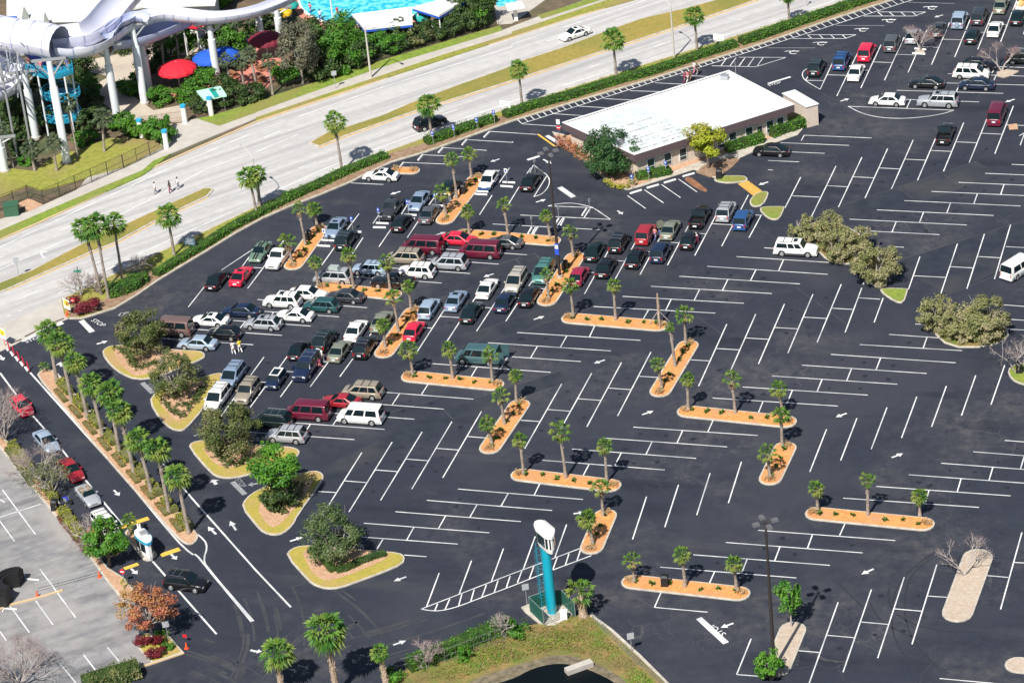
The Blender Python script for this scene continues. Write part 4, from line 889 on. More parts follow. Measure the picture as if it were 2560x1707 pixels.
def bare(c, x, y, h, rx, label, seed=1, depth=5, bark='grey_bark', tw='twig_pink', name='bare_tree', twig=900, stems=3, size=.10, group=None, dz=0, rt=.10):
    g = c(x,y); t = empty(name, (g[0],g[1],dz), 0, label, 'tree', group); r = random.Random(seed); m = MB(); tips = []
    def grow(p, d, L, rr, lv):
        q = p+d*L+Vector((r.uniform(-.1,.1),r.uniform(-.1,.1),0))*L; mid = p.lerp(q,.5)+Vector((r.uniform(-.08,.08),r.uniform(-.08,.08),r.uniform(-.04,.04)))*L
        m.tube([p,mid,q],[rr,rr*.85,rr*.68],5 if lv > 2 else 4, cap=False)
        if lv <= 2: tips.append((mid,q))
        if lv == 0: return
        for _ in range(2 if r.random() < .45 else 3):
            a = d+Vector((r.gauss(0,.55),r.gauss(0,.55),r.gauss(.12,.3))); a.normalize(); grow(q, a, L*r.uniform(.66,.84), rr*.62, lv-1)
    for s_ in range(stems):
        a = 2*math.pi*s_/stems+r.random(); d = Vector((math.cos(a)*.38*rx/(h*.45),math.sin(a)*.38*rx/(h*.45),1)).normalized(); grow(Vector((0,0,-.05)), d, h*.30, rt, depth)
    m.obj('trunk', bark, t)
    if twig:
        rr = np.random.default_rng(seed); ii = rr.integers(0,len(tips),twig); f = rr.random(twig)[:,None]
        A = np.array([list(tips[i][0]) for i in ii]); B = np.array([list(tips[i][1]) for i in ii]); P = A*(1-f)+B*f+rr.normal(size=(twig,3))*.16*h/4
        cards('crown', P, size, tw, t, asp=.10 if tw == 'twig_pink' else .5, seed=seed, flat=0)
    return t
# ---- palms: crown meshes are shared, trunks cut to each palm's own height
def frond_crown(seed, n, R, petiole, seg, droop, up=.9, dead=0):
    r = random.Random(seed); m, md = MB(), MB()
    for k in range(n+dead):
        isd = k >= n; a = 2.39996*k+r.uniform(-.2,.2); e = (up-(up+droop)*((k+.5)/n)**.9)+r.uniform(-.12,.12) if not isd else -1.2+r.uniform(-.15,.15)
        rad_ = R*(.85+.3*r.random())*(.8 if isd else 1); pl = petiole*(.8+.4*r.random())*(.7 if isd else 1)
        d = Vector((math.cos(a)*math.cos(e), math.sin(a)*math.cos(e), math.sin(e))); side = Vector((-math.sin(a), math.cos(a), 0)); nn = d.cross(side)*-1
        if nn.z < 0: nn = -nn
        o = d*pl; t_ = md if isd else m
        t_.add([tuple(side*.035),tuple(-side*.035),tuple(o-side*.03),tuple(o+side*.03)],[(0,1,2,3)])
        span = 2.25; prev = None
        for q in range(seg+1):
            w_ = -span/2*1.0+span*q/seg; ww = w_*1.15
            dd = d*math.cos(ww)+side*math.sin(ww); L = rad_*(1-.25*abs(w_)/1.2)
            mid = o+dd*L*.55+nn*.07*(1 if q%2 else -1)*rad_; tip = o+dd*L-Vector((0,0,.28*rad_*(.6+.8*r.random())))
            if prev is not None and q%1 == 0:
                pm_, pt = prev; t_.add([tuple(o),tuple(pm_),tuple(mid)],[(0,1,2)])
                tp = pt.lerp(tip,.5) ; t_.add([tuple(pm_),tuple(tp),tuple(mid)],[(0,1,2)])
            prev = (mid, tip)
    return m.mesh('crown'), (md.mesh('dead_fronds') if dead else None)
CROWN = {'street': [frond_crown(s,38,1.0,.95,9,.85,1.2,7) for s in (1,2,3,4)], 'sabal': [frond_crown(s,n_,R_,p_,8,dr_,1.25,dd_) for s,n_,R_,p_,dr_,dd_ in ((11,24,.62,.55,.75,5),(12,18,.58,.62,.5,8),(13,28,.66,.5,.9,3),(14,16,.60,.7,.35,9),(15,26,.56,.6,.8,6),(16,20,.70,.55,.6,4),(17,22,.6,.75,1.0,10))], 'park': [frond_crown(s,26,.8,.7,8,.9,1.2,0) for s in (21,22)]}
for ks, mt in (('street','street_palm_green'),('sabal','palm_green'),('park','grey_palm_green')):
    for a, b in CROWN[ks]:
        a.materials.append(MATS[mt]); 
        if b: b.materials.append(MATS['dead_frond'])
npalm = [0]
def palm(bpx, tpx, kind, label, group, rt=.17, sc_=1.0, bark='palm_bark', shag=0, dz=0.0, tree_name='palm_tree', h=None):
    g = G(*bpx); h = h or height(bpx, tpx); tx = G(tpx[0], tpx[1], h); dx, dy = tx[0]-g[0], tx[1]-g[1]
    L = math.hypot(dx,dy); 
    if L > h*.16: dx, dy = dx*h*.16/L, dy*h*.16/L
    t = empty(tree_name, (g[0],g[1],dz), 0, label, 'palm tree', group); npalm[0] += 1; i = npalm[0]
    r = random.Random(i); m = MB(); n_ = max(4,int(h/.8)); pts, rs = [], []
    for k in range(n_+1):
        f = k/n_; b_ = f**1.4; pts.append((dx*b_+r.uniform(-.02,.02), dy*b_+r.uniform(-.02,.02), h*f-.05)); rs.append(rt*(1.25-.35*f if k else 1.6)*(1+.05*r.random()))
    m.tube(pts, rs, 9)
    if shag:                                           # old leaf bases sticking out of the trunk
        for k in range(int(h*shag*16)):
            f = 1-shag*r.random(); a = r.random()*6.28; q = f*n_; j = min(n_-1,int(q)); p = lerp(pts[j],pts[j+1],q-j)
            m.box((p[0]+math.cos(a)*rt*1.15,p[1]+math.sin(a)*rt*1.15,p[2]),(.16,.07,.15),rz=a,top=(.5,.6))
    m.obj('trunk', bark, t, 50)
    cs = CROWN[kind]; cr, dd = cs[i%len(cs)]
    for nm, me in (('crown',cr),('dead_fronds',dd)):
        if me is None: continue
        o = bpy.data.objects.new(nm, me); col.objects.link(o); o.parent = t; o.location = (dx,dy,h+.05); s = sc_*(.84+.28*r.random()); o.scale = (s,s,s*(1 if nm == 'crown' else 1.1)); o.rotation_euler = (0,0,r.random()*6.28)
    return t
# ---- narrow kerbed islands: (survey sheet ends) and description
def capsule(a, b, hw, n=7):
    d = Vector((b[0]-a[0], b[1]-a[1])).normalized(); th = math.atan2(d.y,d.x); p = []
    a = (a[0]+d.x*hw, a[1]+d.y*hw); b = (b[0]-d.x*hw, b[1]-d.y*hw)
    for k in range(n+1): q = th+math.pi/2+math.pi*k/n; p.append((a[0]+hw*math.cos(q), a[1]+hw*math.sin(q)))
    for k in range(n+1): q = th-math.pi/2+math.pi*k/n; p.append((b[0]+hw*math.cos(q), b[1]+hw*math.sin(q)))
    return p
ISL = [
 (F(726,676),F(806,565),'island beside the white pickup truck'),(F(1105,562),F(1200,438),'island left of the white retro wagon'),
 (F(975,427),F(1050,429),'bed behind the lone white coupe'),(F(1138,584),F(1402,606),'island behind the second maroon van'),
 (F(1360,766),F(1446,632),'lamp post island'),(F(788,717),F(1004,741),'island below the roof box minivan'),
 (F(952,896),F(1044,768),'island beside the bright red car'),(F(1404,795),F(1672,818),'island right of the lamp post'),
 (F(1004,940),F(1260,966),'island below the grey green van'),(F(1216,1135),F(1308,1000),'diagonal island amid empty stalls'),
 (F(1278,1185),F(1553,1218),'longest central horizontal island'),(F(1643,993),F(1728,852),'steep island right of centre'),
 (F(1693,1027),F(1992,1058),'long island right of centre'),(F(1473,1386),F(1520,1274),'short steep island near the tower'),
 (F(1919,1213),F(1970,1106),'short steep island at the right'),(F(2013,1282),F(2337,1314),'lower right horizontal island'),
 (F(1554,1452),F(1876,1488),'island with the black bin')]
groupI = 'narrow kerbed planter islands'
isl_t = []
for i, (a, b, ds) in enumerate(ISL): isl_t.append(island('planter_island', capsule(a,b,1.28 if i != 2 else 1.0), 'mulch', 'narrow orange mulched '+ds, smooth=0, group=groupI))
island('planter_island', capsule(F(2386,1555),F(2452,1374),1.55), 'pale_mulch', 'pale gravel topped island with a leaning bare tree, lower right', smooth=0, group=groupI)
island('planter_island', capsule(F(1935,1690),F(1990,1556),1.35), 'pale_mulch', 'pale gravel topped island under the lower right lamp post', smooth=0, group=groupI)
island('planter_island', capsule(F(2512,1660),F(2640,1672),1.3), 'pale_mulch', 'pale island cut off at the bottom right corner', smooth=0, group=groupI)
# ---- palms on them: (sheet, foot, crown, island index, where)
SP = [(D2,2115,1130,2010,600,0,'middle'),(D2,2280,830,2230,600,0,'upper'),(D2,1925,1400,1850,1080,0,'lower'),(M,1050,458,1037,368,1,'middle'),(M,1083,410,1077,355,1,'upper'),(D3,1945,690,1880,360,1,'lower'),
(D4,80,970,50,640,3,'left end'),(D4,640,985,575,540,3,'middle'),(D4,1250,1020,1190,700,3,'right end'),(D4,1590,1300,1540,950,4,'upper'),(E2,90,500,45,160,5,'left end'),(E2,590,540,505,50,5,'middle'),(E2,1097,545,1045,150,5,'right end'),
(E2,1390,830,1350,490,6,'upper'),(E2,1215,1130,1130,650,6,'middle'),(E2,1030,1350,990,1030,6,'lower'),(E3,1190,840,1150,500,4,'lower'),(E3,1535,1100,1485,650,7,'left end'),(E3,2125,1130,2095,645,7,'middle'),
(H1,265,300,225,60,8,'left end'),(H1,630,320,590,50,8,'middle'),(H1,990,350,965,110,8,'right end'),(H1,1210,540,1197,290,9,'upper'),(H1,1100,740,1058,480,9,'middle'),(H1,985,920,940,735,9,'lower'),(H1,1275,1195,1238,880,10,'left end'),
(H1,1660,1225,1600,800,10,'middle'),(H1,2035,1265,2010,935,10,'right end'),(H1,2000,1568,1975,1320,13,'upper'),(F5,745,305,690,65,13,'lower'),(F5,1125,650,1100,450,16,'left end'),(F5,1590,690,1560,395,16,'middle'),(F5,2065,730,2035,480,16,'right end'),
(H3,563,590,548,320,11,'upper'),(H3,465,795,418,440,11,'middle'),(H3,345,1000,305,775,11,'lower'),(H3,585,1195,582,910,12,'left end'),(H3,1015,1220,985,915,12,'middle'),(H3,1450,1250,1408,1000,12,'right end'),(H3,1445,1530,1432,1240,14,'upper'),(M,1768,1097,1763,1042,14,'lower'),
(H4,310,1530,290,1320,15,'left end'),(H4,765,1568,765,1250,15,'middle'),(H4,1240,1575,1235,1390,15,'right end')]
for c, x0, y0, x1, y1, i, wh in SP:
    s = .62 if (c is H3 and x1 == 418) else (.85 if i in (4,) and y1 == 500 else 1.0)
    palm(c.px(x0,y0), c.px(x1,y1), 'sabal', 'cabbage palm at the %s of the %s' % (wh, ISL[i][2]), 'palms on the planter islands', rt=.145, sc_=1.02*s, shag=.35, dz=.1)
STR = [(D1,925,1160,770,560,'leftmost of the three tall palms at the hedge corner'),(D1,990,1195,880,545,'middle one of the three tall palms at the hedge corner'),(D1,1125,1070,1040,520,'rightmost of the three tall palms at the hedge corner'),(D1,1590,800,1530,440,'street palm in the hedge below the brown grass median tip'),
(D2,1410,690,1290,150,'front one of the paired street palms right of the walkers'),(D2,1465,590,1410,110,'rear one of the paired street palms, beside the street lamp shadow'),(C2,785,1568,715,1120,'street palm crossing the tip of the long median'),(C2,1605,1300,1570,960,'street palm whose crown covers the black SUV on the road'),
(C3,95,990,60,640,'street palm between the black SUV and the long flat roof'),(C3,955,735,920,370,'street palm above the middle of the long flat roof'),(C3,1690,480,1660,150,'street palm right of the tall street lamp'),(C4,195,235,180,-50,'street palm whose crown leaves the top of the photo')]
for c, x0, y0, x1, y1, d in STR: palm(c.px(x0,y0), c.px(x1,y1), 'street', d, 'tall palms along the road hedge', rt=.155, sc_=.95 if x0 != 1465 else .75, bark='palm_bark', shag=.35 if y0 > 1100 else .15, dz=.1)
LP = [(F1,680,860,570,240),(F1,850,1075,700,380),(F1,1040,1280,870,600),(F1,1215,1490,1060,850),(F2,1475,300,1333,-470),(F2,1645,520,1458,-241),(F2,1860,760,1680,100),(F2,2075,1000,1930,230),(F2,2315,1250,2165,550)]
ORD = ['first','second','third','fourth','fifth','sixth','seventh','eighth','ninth']
for i, (c, x0, y0, x1, y1) in enumerate(LP): palm(c.px(x0,y0), c.px(x1,y1), 'street', '%s palm from the top in the row on the entrance road island' % ORD[i], 'palm row on the entrance road island', rt=.19, sc_=.93, bark='palm_bark', shag=.35, dz=.1)
palm(F1.px(540,710), F1.px(522,650), 'sabal', 'tiny palm at the top tip of the entrance road island', 'palm row on the entrance road island', rt=.07, sc_=.7, dz=.1)
palm(F2.px(1590,1290), F2.px(1580,1090), 'sabal', 'small palm behind the white ticket booth', None, rt=.12, sc_=.95, dz=.1)
for x0, y0, x1, y1, d, s in ((235,1650,200,1300,'lower left one of the three palms along the bottom edge',1.05),(745,1690,640,1090,'tallest of the three palms along the bottom edge',1.15),(1200,1600,1135,1290,'small thin palm at the left end of the bottom hedge',.62)):
    palm(F4.px(x0,y0), F4.px(x1,y1), 'street', d, 'palms along the bottom edge', rt=.26, sc_=s, bark='shaggy_bark', shag=.9, dz=0)
palm(F5.px(655,960), F5.px(630,740), 'sabal', 'stout bushy palm beside the green screened tower yard', None, rt=.34, sc_=1.65, bark='shaggy_bark', shag=.95, dz=.1)
tb = empty('staked_palm_trunk', (*H3(325,410), .1), 0, 'leafless palm trunk propped by wooden stakes at the right end of an island', 'palm tree')
hh = height(H3.px(325,410), H3.px(312,130)); m = MB(); m.tube([(0,0,0),(0,0,hh*.7),(0,0,hh)],[.2,.17,.1],8); m.obj('trunk','shaggy_bark',tb)
for a in (.4,1.9,3.4,5.0):
    m = MB(); m.tube([(1.3*math.cos(a),1.3*math.sin(a),0),(.1*math.cos(a),.1*math.sin(a),hh*.42)],.05,5); m.obj('stake','grey_bark',tb)
# ---- little mulch-bed shrubs
rosm = []
for s in range(3):
    r = random.Random(s); m = MB()
    for k in range(26):
        a = r.random()*6.28; e = r.uniform(.15,1.2); L = r.uniform(.35,.6); d = Vector((math.cos(a)*math.cos(e),math.sin(a)*math.cos(e),math.sin(e))); sd_ = Vector((-math.sin(a),math.cos(a),0))*.09
        m.add([tuple(Vector((0,0,.02))),tuple(d*L*.6+sd_),tuple(d*L-Vector((0,0,.08))),tuple(d*L*.6-sd_)],[(0,1,2,3)])
    me = m.mesh('cycad_shrub'); me.materials.append(MATS['palm_green']); rosm.append(me)
def shrublet(p, s=1.0, label='small spiky green shrub in the orange mulch of a narrow island', group='small shrubs on the planter islands', z=.17, me=None):
    o = bpy.data.objects.new('small_shrub', me or random.choice(rosm)); col.objects.link(o); o.location = (p[0],p[1],z); o.rotation_euler = (0,0,random.random()*6.28); o.scale = (s,s,s); tag(o, label, 'shrub', group); return o
for i, (a, b, ds) in enumerate(ISL):
    n = max(2, int(math.dist(a,b)/1.9)); 
    for k in range(n):
        t = (k+.9)/(n+.8)
        if i in (2,) or abs(t-.5) < .06: continue
        p = lerp(a,b,t); shrublet((p[0]+random.uniform(-.1,.1), p[1]+random.uniform(-.3,.3)), random.uniform(.85,1.15), 'small spiky shrub on the '+ds, 'shrubs on one planter island')
    for q, e in enumerate((a,b)):                      # dry grass at the tips
        d = Vector((b[0]-a[0],b[1]-a[1])).normalized()*(1 if q == 0 else -1); p = (e[0]+d.x*.9, e[1]+d.y*.9)
        P = np.clip(rng.normal(size=(110,3)),-1.7,1.7)*np.array([.30,.30,.11])+np.array([0,0,.25]); o = cards('grass_tuft', P, .2, 'dry_grass', None, asp=.2, seed=i*2+q, flat=.8); o.location = (p[0],p[1],.17)
        tag(o, 'dry grass tuft, %s tip of the %s' % ((('left','right') if abs(d.x) > .5 else ('lower','upper'))[q], ds), 'grass tuft', 'dry grass tufts')
# ---- big leafy islands on the left
I1 = island('planter_island', [F(*p) for p in ((253,884),(266,869),(285,865),(330,864),(450,877),(500,878),(514,887),(511,897),(459,919),(391,946),(340,951),(304,937),(276,916))], 'yellow_grass', 'yellow grass island under the topmost round leafy tree', smooth=1)
I2 = island('planter_island', [F(*p) for p in ((372,1005),(387,984),(400,976),(450,955),(501,945),(548,933),(557,936),(556,955),(508,1026),(466,1074),(449,1079),(427,1074),(400,1052))], 'yellow_grass', 'triangular yellow grass island under the sparse twiggy tree', smooth=1)
I3 = island('planter_island', [F(*p) for p in ((471,1120),(479,1107),(510,1101),(669,1115),(726,1118),(748,1125),(750,1137),(734,1148),(639,1184),(586,1197),(548,1196),(526,1184))], 'yellow_grass', 'yellow grass island below the silver compact SUV', smooth=1)
I4 = island('planter_island', [F(*p) for p in ((603,1269),(614,1247),(641,1227),(729,1189),(776,1179),(798,1179),(810,1189),(808,1203),(745,1290),(735,1313),(711,1334),(684,1340),(656,1332),(640,1315))], 'yellow_grass', 'yellow grass island under the bright green tree', smooth=1)
I5 = island('planter_island', [F(*p) for p in ((714,1390),(727,1373),(757,1364),(809,1367),(942,1378),(1000,1383),(1014,1394),(1008,1411),(959,1432),(899,1454),(852,1471),(817,1474),(787,1465),(771,1454))], 'yellow_grass', 'pink mulch island with a hedge corner at the bottom of the row', smooth=1)
def bed(poly, mat='pink_mulch', z=.19): return patch('mulch_bed', poly, mat, z=z, smooth=1)
bed([F(*p) for p in ((279,880),(300,868),(400,872),(470,882),(440,905),(390,930),(345,945),(320,935))])
bed([F(*p) for p in ((397,1010),(410,985),(450,965),(530,950),(500,1000),(462,1050),(445,1056),(425,1040))])
bed([F(*p) for p in ((500,1115),(600,1112),(700,1124),(640,1155),(590,1170),(556,1172),(530,1155))])
bed([F(*p) for p in ((640,1270),(680,1240),(760,1210),(790,1200),(730,1285),(690,1322),(668,1315))])
bed([F(*p) for p in ((752,1375),(810,1372),(940,1383),(985,1390),(900,1430),(830,1455),(800,1450),(775,1425))])
def bush(g, s, mat, label, group=None, seed=1, h=.5, n=None, name='shrub', cat='shrub', z=.17, size=.09):
    n = n or int(260*s*s+60); P, N = clumps(n, 9, s, s, h*.55, h*.5, seed, .45, .3, -.9); o = cards(name, P, size, mat, None, seed=seed, nrm=N); o.location = (g[0],g[1],z)
    return tag(o, label, cat, group)
def bushrow(c, pts, n, s, mat, lab, group, h=.5, jit=.25):
    pp = c.L(*pts); L = [math.dist(pp[i],pp[i+1]) for i in range(len(pp)-1)]; T_ = sum(L); r = random.Random(len(pts)+n)
    protos = []
    for k in range(n):
        d = T_*(k+.5)/n
        for i, l in enumerate(L):
            if d <= l: break
            d -= l
        p = lerp(pp[i],pp[i+1],d/L[i]); p = (p[0]+r.uniform(-jit,jit), p[1]+r.uniform(-jit,jit))
        if len(protos) < 3: o = bush(p, s, mat, lab, group, seed=k+n, h=h); protos.append(o)
        else:
            o = protos[k%3].copy(); col.objects.link(o); o.location = (p[0],p[1],.17); o.rotation_euler = (0,0,r.random()*6); q = .8+.4*r.random(); o.scale = (q,q,q)
bushrow(F1,(1360,430,1530,500,1560,620,1630,690,1720,650,1850,630),16,.5,'oak_olive','low dry green shrub under the topmost round leafy tree','low shrubs under the first big tree')
bushrow(F1,(1400,470,1580,600,1650,650,1900,600,2100,520),12,.5,'oak_olive','low dry green shrub behind others under the topmost tree','low shrubs under the first big tree, back row')
bushrow(E5,(30,520,110,610,190,680,250,640,330,540,380,440),16,.5,'oak_olive','low brownish shrub under the sparse twiggy tree','low shrubs under the second big tree')
bushrow(E5,(150,560,220,590,280,560,340,480,440,360),10,.55,'shrub_dark','low dark shrub behind others under the sparse twiggy tree','low shrubs under the second big tree, back row')
bushrow(E5,(430,920,530,1060,640,1130,800,1080,930,1040,1050,985),18,.48,'oak_olive','low olive shrub in the pink mulch below the silver compact SUV','low shrubs under the third big tree')
bushrow(E5,(480,940,600,1050,720,1110,880,1030,1010,975),13,.48,'shrub_dark','low dark shrub behind others below the silver compact SUV','low shrubs under the third big tree, back row')
bushrow(E5,(930,1400,990,1480,1040,1540,1120,1560,1250,1420,1330,1300),16,.5,'oak_olive','low olive shrub under the bright green tree','low shrubs under the bright green tree')
def hedge(c, pts, wd, h, mat, label, name='hedge', group=None, z=.12, n=60, size=.13, core=None, cat='hedge', pos=None):
    pp = c.L(*pts) if c else pts; c0 = pp[0]; t = empty(name, (c0[0],c0[1],z), 0, label, cat, group); pp = [(p[0]-c0[0],p[1]-c0[1]) for p in pp]
    L, R = strip(pp, wd*.86); m = MB()
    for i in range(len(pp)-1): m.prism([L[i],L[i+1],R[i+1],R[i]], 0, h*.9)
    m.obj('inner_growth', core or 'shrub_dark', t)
    P, N = [], []; r = np.random.default_rng(int(abs(c0[0]*7+c0[1]*3)))
    for i in range(len(pp)-1):
        a, b = np.array(pp[i]), np.array(pp[i+1]); l = np.linalg.norm(b-a); d = (b-a)/l; q = np.array([-d[1],d[0]]); k = int(l*n*(wd+2*h)/2.5)
        u = r.random(k); s = r.random(k)*(wd+2*h)-h; lump = .10*np.sin(u*l*2.1+i)+.07*np.sin(u*l*4.7)
        off = np.clip(s,0,wd)-wd/2; zz = np.where(s < 0, h+s, np.where(s > wd, h-(s-wd), h))+lump
        xy = a+np.outer(u,b-a)+np.outer(off+r.normal(size=k)*.06,q); P.append(np.c_[xy, np.maximum(zz+r.normal(size=k)*.07,.03)])
        nx = np.where(s < 0,-1,np.where(s > wd,1,0)); N.append(np.c_[np.outer(nx,q), np.where((s>=0)&(s<=wd),1,.3)])
    cards('foliage', np.vstack(P), size, mat, t, nrm=np.vstack(N), seed=3); return t
gh = 'clipped hedge pieces along the road'
def hl_(lst): return [G(*p) for p in lst]
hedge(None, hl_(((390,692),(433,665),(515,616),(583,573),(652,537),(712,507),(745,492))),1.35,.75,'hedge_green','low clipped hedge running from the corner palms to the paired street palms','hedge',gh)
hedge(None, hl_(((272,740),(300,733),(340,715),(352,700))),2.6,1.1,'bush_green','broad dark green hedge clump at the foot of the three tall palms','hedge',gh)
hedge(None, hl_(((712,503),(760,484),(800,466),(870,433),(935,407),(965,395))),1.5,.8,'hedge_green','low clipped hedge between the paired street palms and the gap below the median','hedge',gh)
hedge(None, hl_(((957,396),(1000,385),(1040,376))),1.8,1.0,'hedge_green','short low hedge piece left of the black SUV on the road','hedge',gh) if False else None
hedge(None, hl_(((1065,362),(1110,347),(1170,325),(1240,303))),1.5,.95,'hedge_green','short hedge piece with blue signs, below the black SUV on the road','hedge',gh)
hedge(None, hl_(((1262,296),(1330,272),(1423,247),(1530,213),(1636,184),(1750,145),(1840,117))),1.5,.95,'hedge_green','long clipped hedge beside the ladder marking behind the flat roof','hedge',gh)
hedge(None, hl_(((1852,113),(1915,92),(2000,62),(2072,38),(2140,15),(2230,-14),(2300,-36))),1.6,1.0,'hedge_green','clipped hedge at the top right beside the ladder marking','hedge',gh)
hedge(F4,(500,370,600,430,660,500,720,560),.9,.5,'shrub_dark','low clipped hedge, left arm of the corner under the lowest leafy tree','hedge','low hedge corner',z=.17,size=.1)
hedge(F4,(740,560,830,540,950,480,1080,430,1190,400),.9,.5,'shrub_dark','low clipped hedge, right arm of the corner under the lowest leafy tree','hedge','low hedge corner',z=.17,size=.1)
gb = 'hedge along the bottom fence'
hedge(F4,(1400,1450,1600,1370,1800,1290,2000,1200,2180,1130),1.8,1.2,'bush_green','clipped hedge along the bottom chain fence, left of the tower',z=.1,group=gb)
hedge(F4,(2180,1130,2350,1060)+tuple(),1.8,1.2,'hedge_green','clipped hedge piece next to the tower yard',z=.1,group=gb)
bush(F4(1270,1540),1.5,'bush_green','round green bush at the foot of the small bottom palm',seed=5,h=1.8,n=900,size=.14)
bush(F4(1890,1370),1.0,'bright_leaf','bright round bush in front of the bottom hedge',seed=6,h=1.5,n=700,size=.13)
bush(F5(60,1130),1.3,'bush_green','green bush at the right end of the bottom hedge',seed=7,h=1.7,n=800,size=.13)
# ---- big trees
tree(F1,1700,510,3.4,5.8,'oak_olive','topmost round olive leafy tree beside the brown van',seed=11,n=9000,k=70,size=.13,rz=2.6,zc=3.1,spread=.23,dz=.1,low=-1)
tree(F1,2080,990,2.8,5.2,'oak_olive','sparse twiggy grey green tree with pale branches showing',seed=12,n=5200,k=60,size=.14,rz=2.6,zc=2.9,spread=.26,bark='grey_bark',dz=.1,low=-1,limb=14)
tree(E5,650,1010,3.4,6.4,'oak_olive','dense olive tree beside the dark green minivan',seed=13,n=9500,k=64,size=.13,rz=3.0,zc=3.3,spread=.24,dz=.1,low=-1)
tree(E5,1090,1480,2.9,7.0,'bright_leaf','bright green layered tree on the fourth grass island',seed=14,n=5200,k=36,size=.17,rz=1.9,zc=5.2,spread=.34,dz=.1,low=-.6,ry=2.8)
tree(E5,1110,1480,2.2,3.2,'shrub_dark','dark round bush tree under the bright green tree',seed=15,n=3400,k=36,size=.15,rz=1.6,zc=1.7,dz=.1,low=-1,name='leafy_bush',cat='bush')
tree(F4,740,430,3.3,6.3,'oak_green','lowest round grey green tree inside the clipped hedge corner',seed=16,n=9500,k=66,size=.13,rz=2.9,zc=3.2,spread=.23,bark='grey_bark',dz=.1,low=-1)
tree(C3,890,1600,3.7,6.4,'laurel_leaf','dark glossy tree at the near corner of the flat roofed building',seed=17,n=9500,k=60,size=.17,rz=3.0,zc=3.4,spread=.27,dz=.1,low=-1)
tree(C3,1790,1540,2.8,6.0,'lime_leaf','yellow green tree beside the flat roofed building',seed=18,n=4800,k=44,size=.16,rz=2.1,zc=4.2,spread=.28,dz=.1,ry=2.6,low=-.7)
WT = 'willowy grey green trees in the right part of the lot'
for x, y, r, h, d, s in ((340,690,1.8,3.8,'leftmost tree of the upper willowy clump, beside the white SUV',21),(560,690,2.0,4.6,'rear tree of the upper willowy clump',22),(650,840,2.5,4.4,'largest pale tree in the middle of the upper willowy clump',23),(850,760,2.0,3.4,'low right hand tree of the upper willowy clump',24),(990,1040,3.0,5.2,'round willowy tree apart at the lower end of the upper clump',25),(1560,1480,2.5,4.2,'left tree of the lower willowy clump',26),(1740,1560,1.9,2.8,'low middle tree of the lower willowy clump',28),(1960,1545,3.2,5.2,'right tree of the lower willowy clump',27)):
    tree(H2,x,y,r,h,'willow_leaf',d,seed=s,n=int(900*r*r)+900,k=int(40+12*r),size=.13,rz=h*.48,zc=h*.5,spread=.22,bark='grey_bark',dz=.05,group=WT,low=-1,name='willowy_tree')
tree(F2,1350,1640,2.3,5.2,'bright_leaf','bright green round tree beside the ticket booth lane',seed=31,n=6500,k=44,size=.15,rz=2.2,zc=3.0,spread=.29,dz=.1,low=-1)
tree(F3,1400,880,2.9,6.4,'autumn_leaf','red and orange autumn tree on the bottom left island',seed=32,n=5200,k=56,size=.13,rz=2.3,zc=4.0,spread=.26,bark='grey_bark',dz=.1,limb=14)
tree(F6,30,1530,1.6,2.8,'bright_leaf','bright green small tree at the foot of the lower right lamp post',seed=33,n=2600,k=26,size=.15,rz=1.4,zc=1.5,dz=.1,low=-1)
tree(F6,215,1060,1.25,5.4,'bright_leaf','slender bright green tree on the pale gravel island',seed=34,n=1500,k=22,size=.16,rz=1.6,zc=3.8,spread=.4,bark='grey_bark',dz=.1,limb=5,rt=.09)
bare(F1,60,1500,6.0,3.6,'large bare twiggy tree at the left edge over a red car',seed=41,twig=3600,stems=6)
bare(F2,490,590,4.8,3.2,'bare grey branched tree over the pale blue sedan',seed=42,twig=2000,stems=5)
bare(F2,640,760,4.0,2.6,'bare brownish tree with some dry leaves beside the parked motorcycle',seed=43,twig=1500,tw='oak_olive',stems=4,size=.11)
bare(F2,1150,1480,4.6,2.8,'bare tree in front of the white SUV by the ticket booth',seed=44,twig=1800,stems=5)
bare(F3,180,1300,5.6,4.2,'broad bare pinkish tree at the bottom left corner',seed=45,twig=7500,stems=8,depth=5)
bare(F6,1800,590,4.4,3.4,'leaning bare tree on the pale gravel island',seed=46,twig=700,stems=2,dz=.15)
bare(C4,1390,455,3.8,2.2,'small bare tree in a painted cutout of the far lot',seed=47,twig=2400,stems=3)
bare(C4,2130,650,4.2,3.2,'broken bare tree on rubble at the right of the far lot',seed=48,twig=2600,stems=2,rt=.14)
bare(H4,2120,265,4.8,3.6,'bare tree on the round grass island at the right edge',seed=49,twig=900,stems=4,dz=.1)
bare(F4,1575,1430,3.0,1.6,'small reddish bare tree in the bottom hedge, left one',seed=50,twig=1600,stems=3)
bare(F4,2280,1150,2.8,1.4,'small reddish bare tree near the tower yard',seed=51,twig=300,stems=3)
bare(D1,740,1170,3.8,2.0,'pink brown bare tree above the crimson bush at the driveway',seed=52,twig=1100,stems=4)
bare(D1,1270,1000,3.2,1.6,'thin bare tree right of the three tall palms',seed=53,twig=500,stems=3)
bare(D1,900,1130,2.6,2.2,'low bare bush tree behind the tall palm trunks',seed=54,twig=900,stems=5)
bush(D1(770,1290),1.9,'crimson_leaf','crimson bush beside the driveway do not enter sign',seed=61,h=2.0,n=2200,size=.13)
bush(F3(1310,915),.8,'crimson_leaf','small crimson bush at the left of the corner island',seed=62,h=.9,n=500,size=.11)
bush(F3(1400,960),1.2,'crimson_leaf','large crimson bush on the corner island',seed=63,h=1.2,n=1100,size=.12)
bush(F3(1430,1040),1.1,'crimson_leaf','lowest crimson bush at the tip of the corner island',seed=64,h=1.1,n=1000,size=.12)
bush(F3(1490,890),.85,'bush_green','upper green ball bush on the corner island',seed=65,h=1.0,n=600,size=.1)
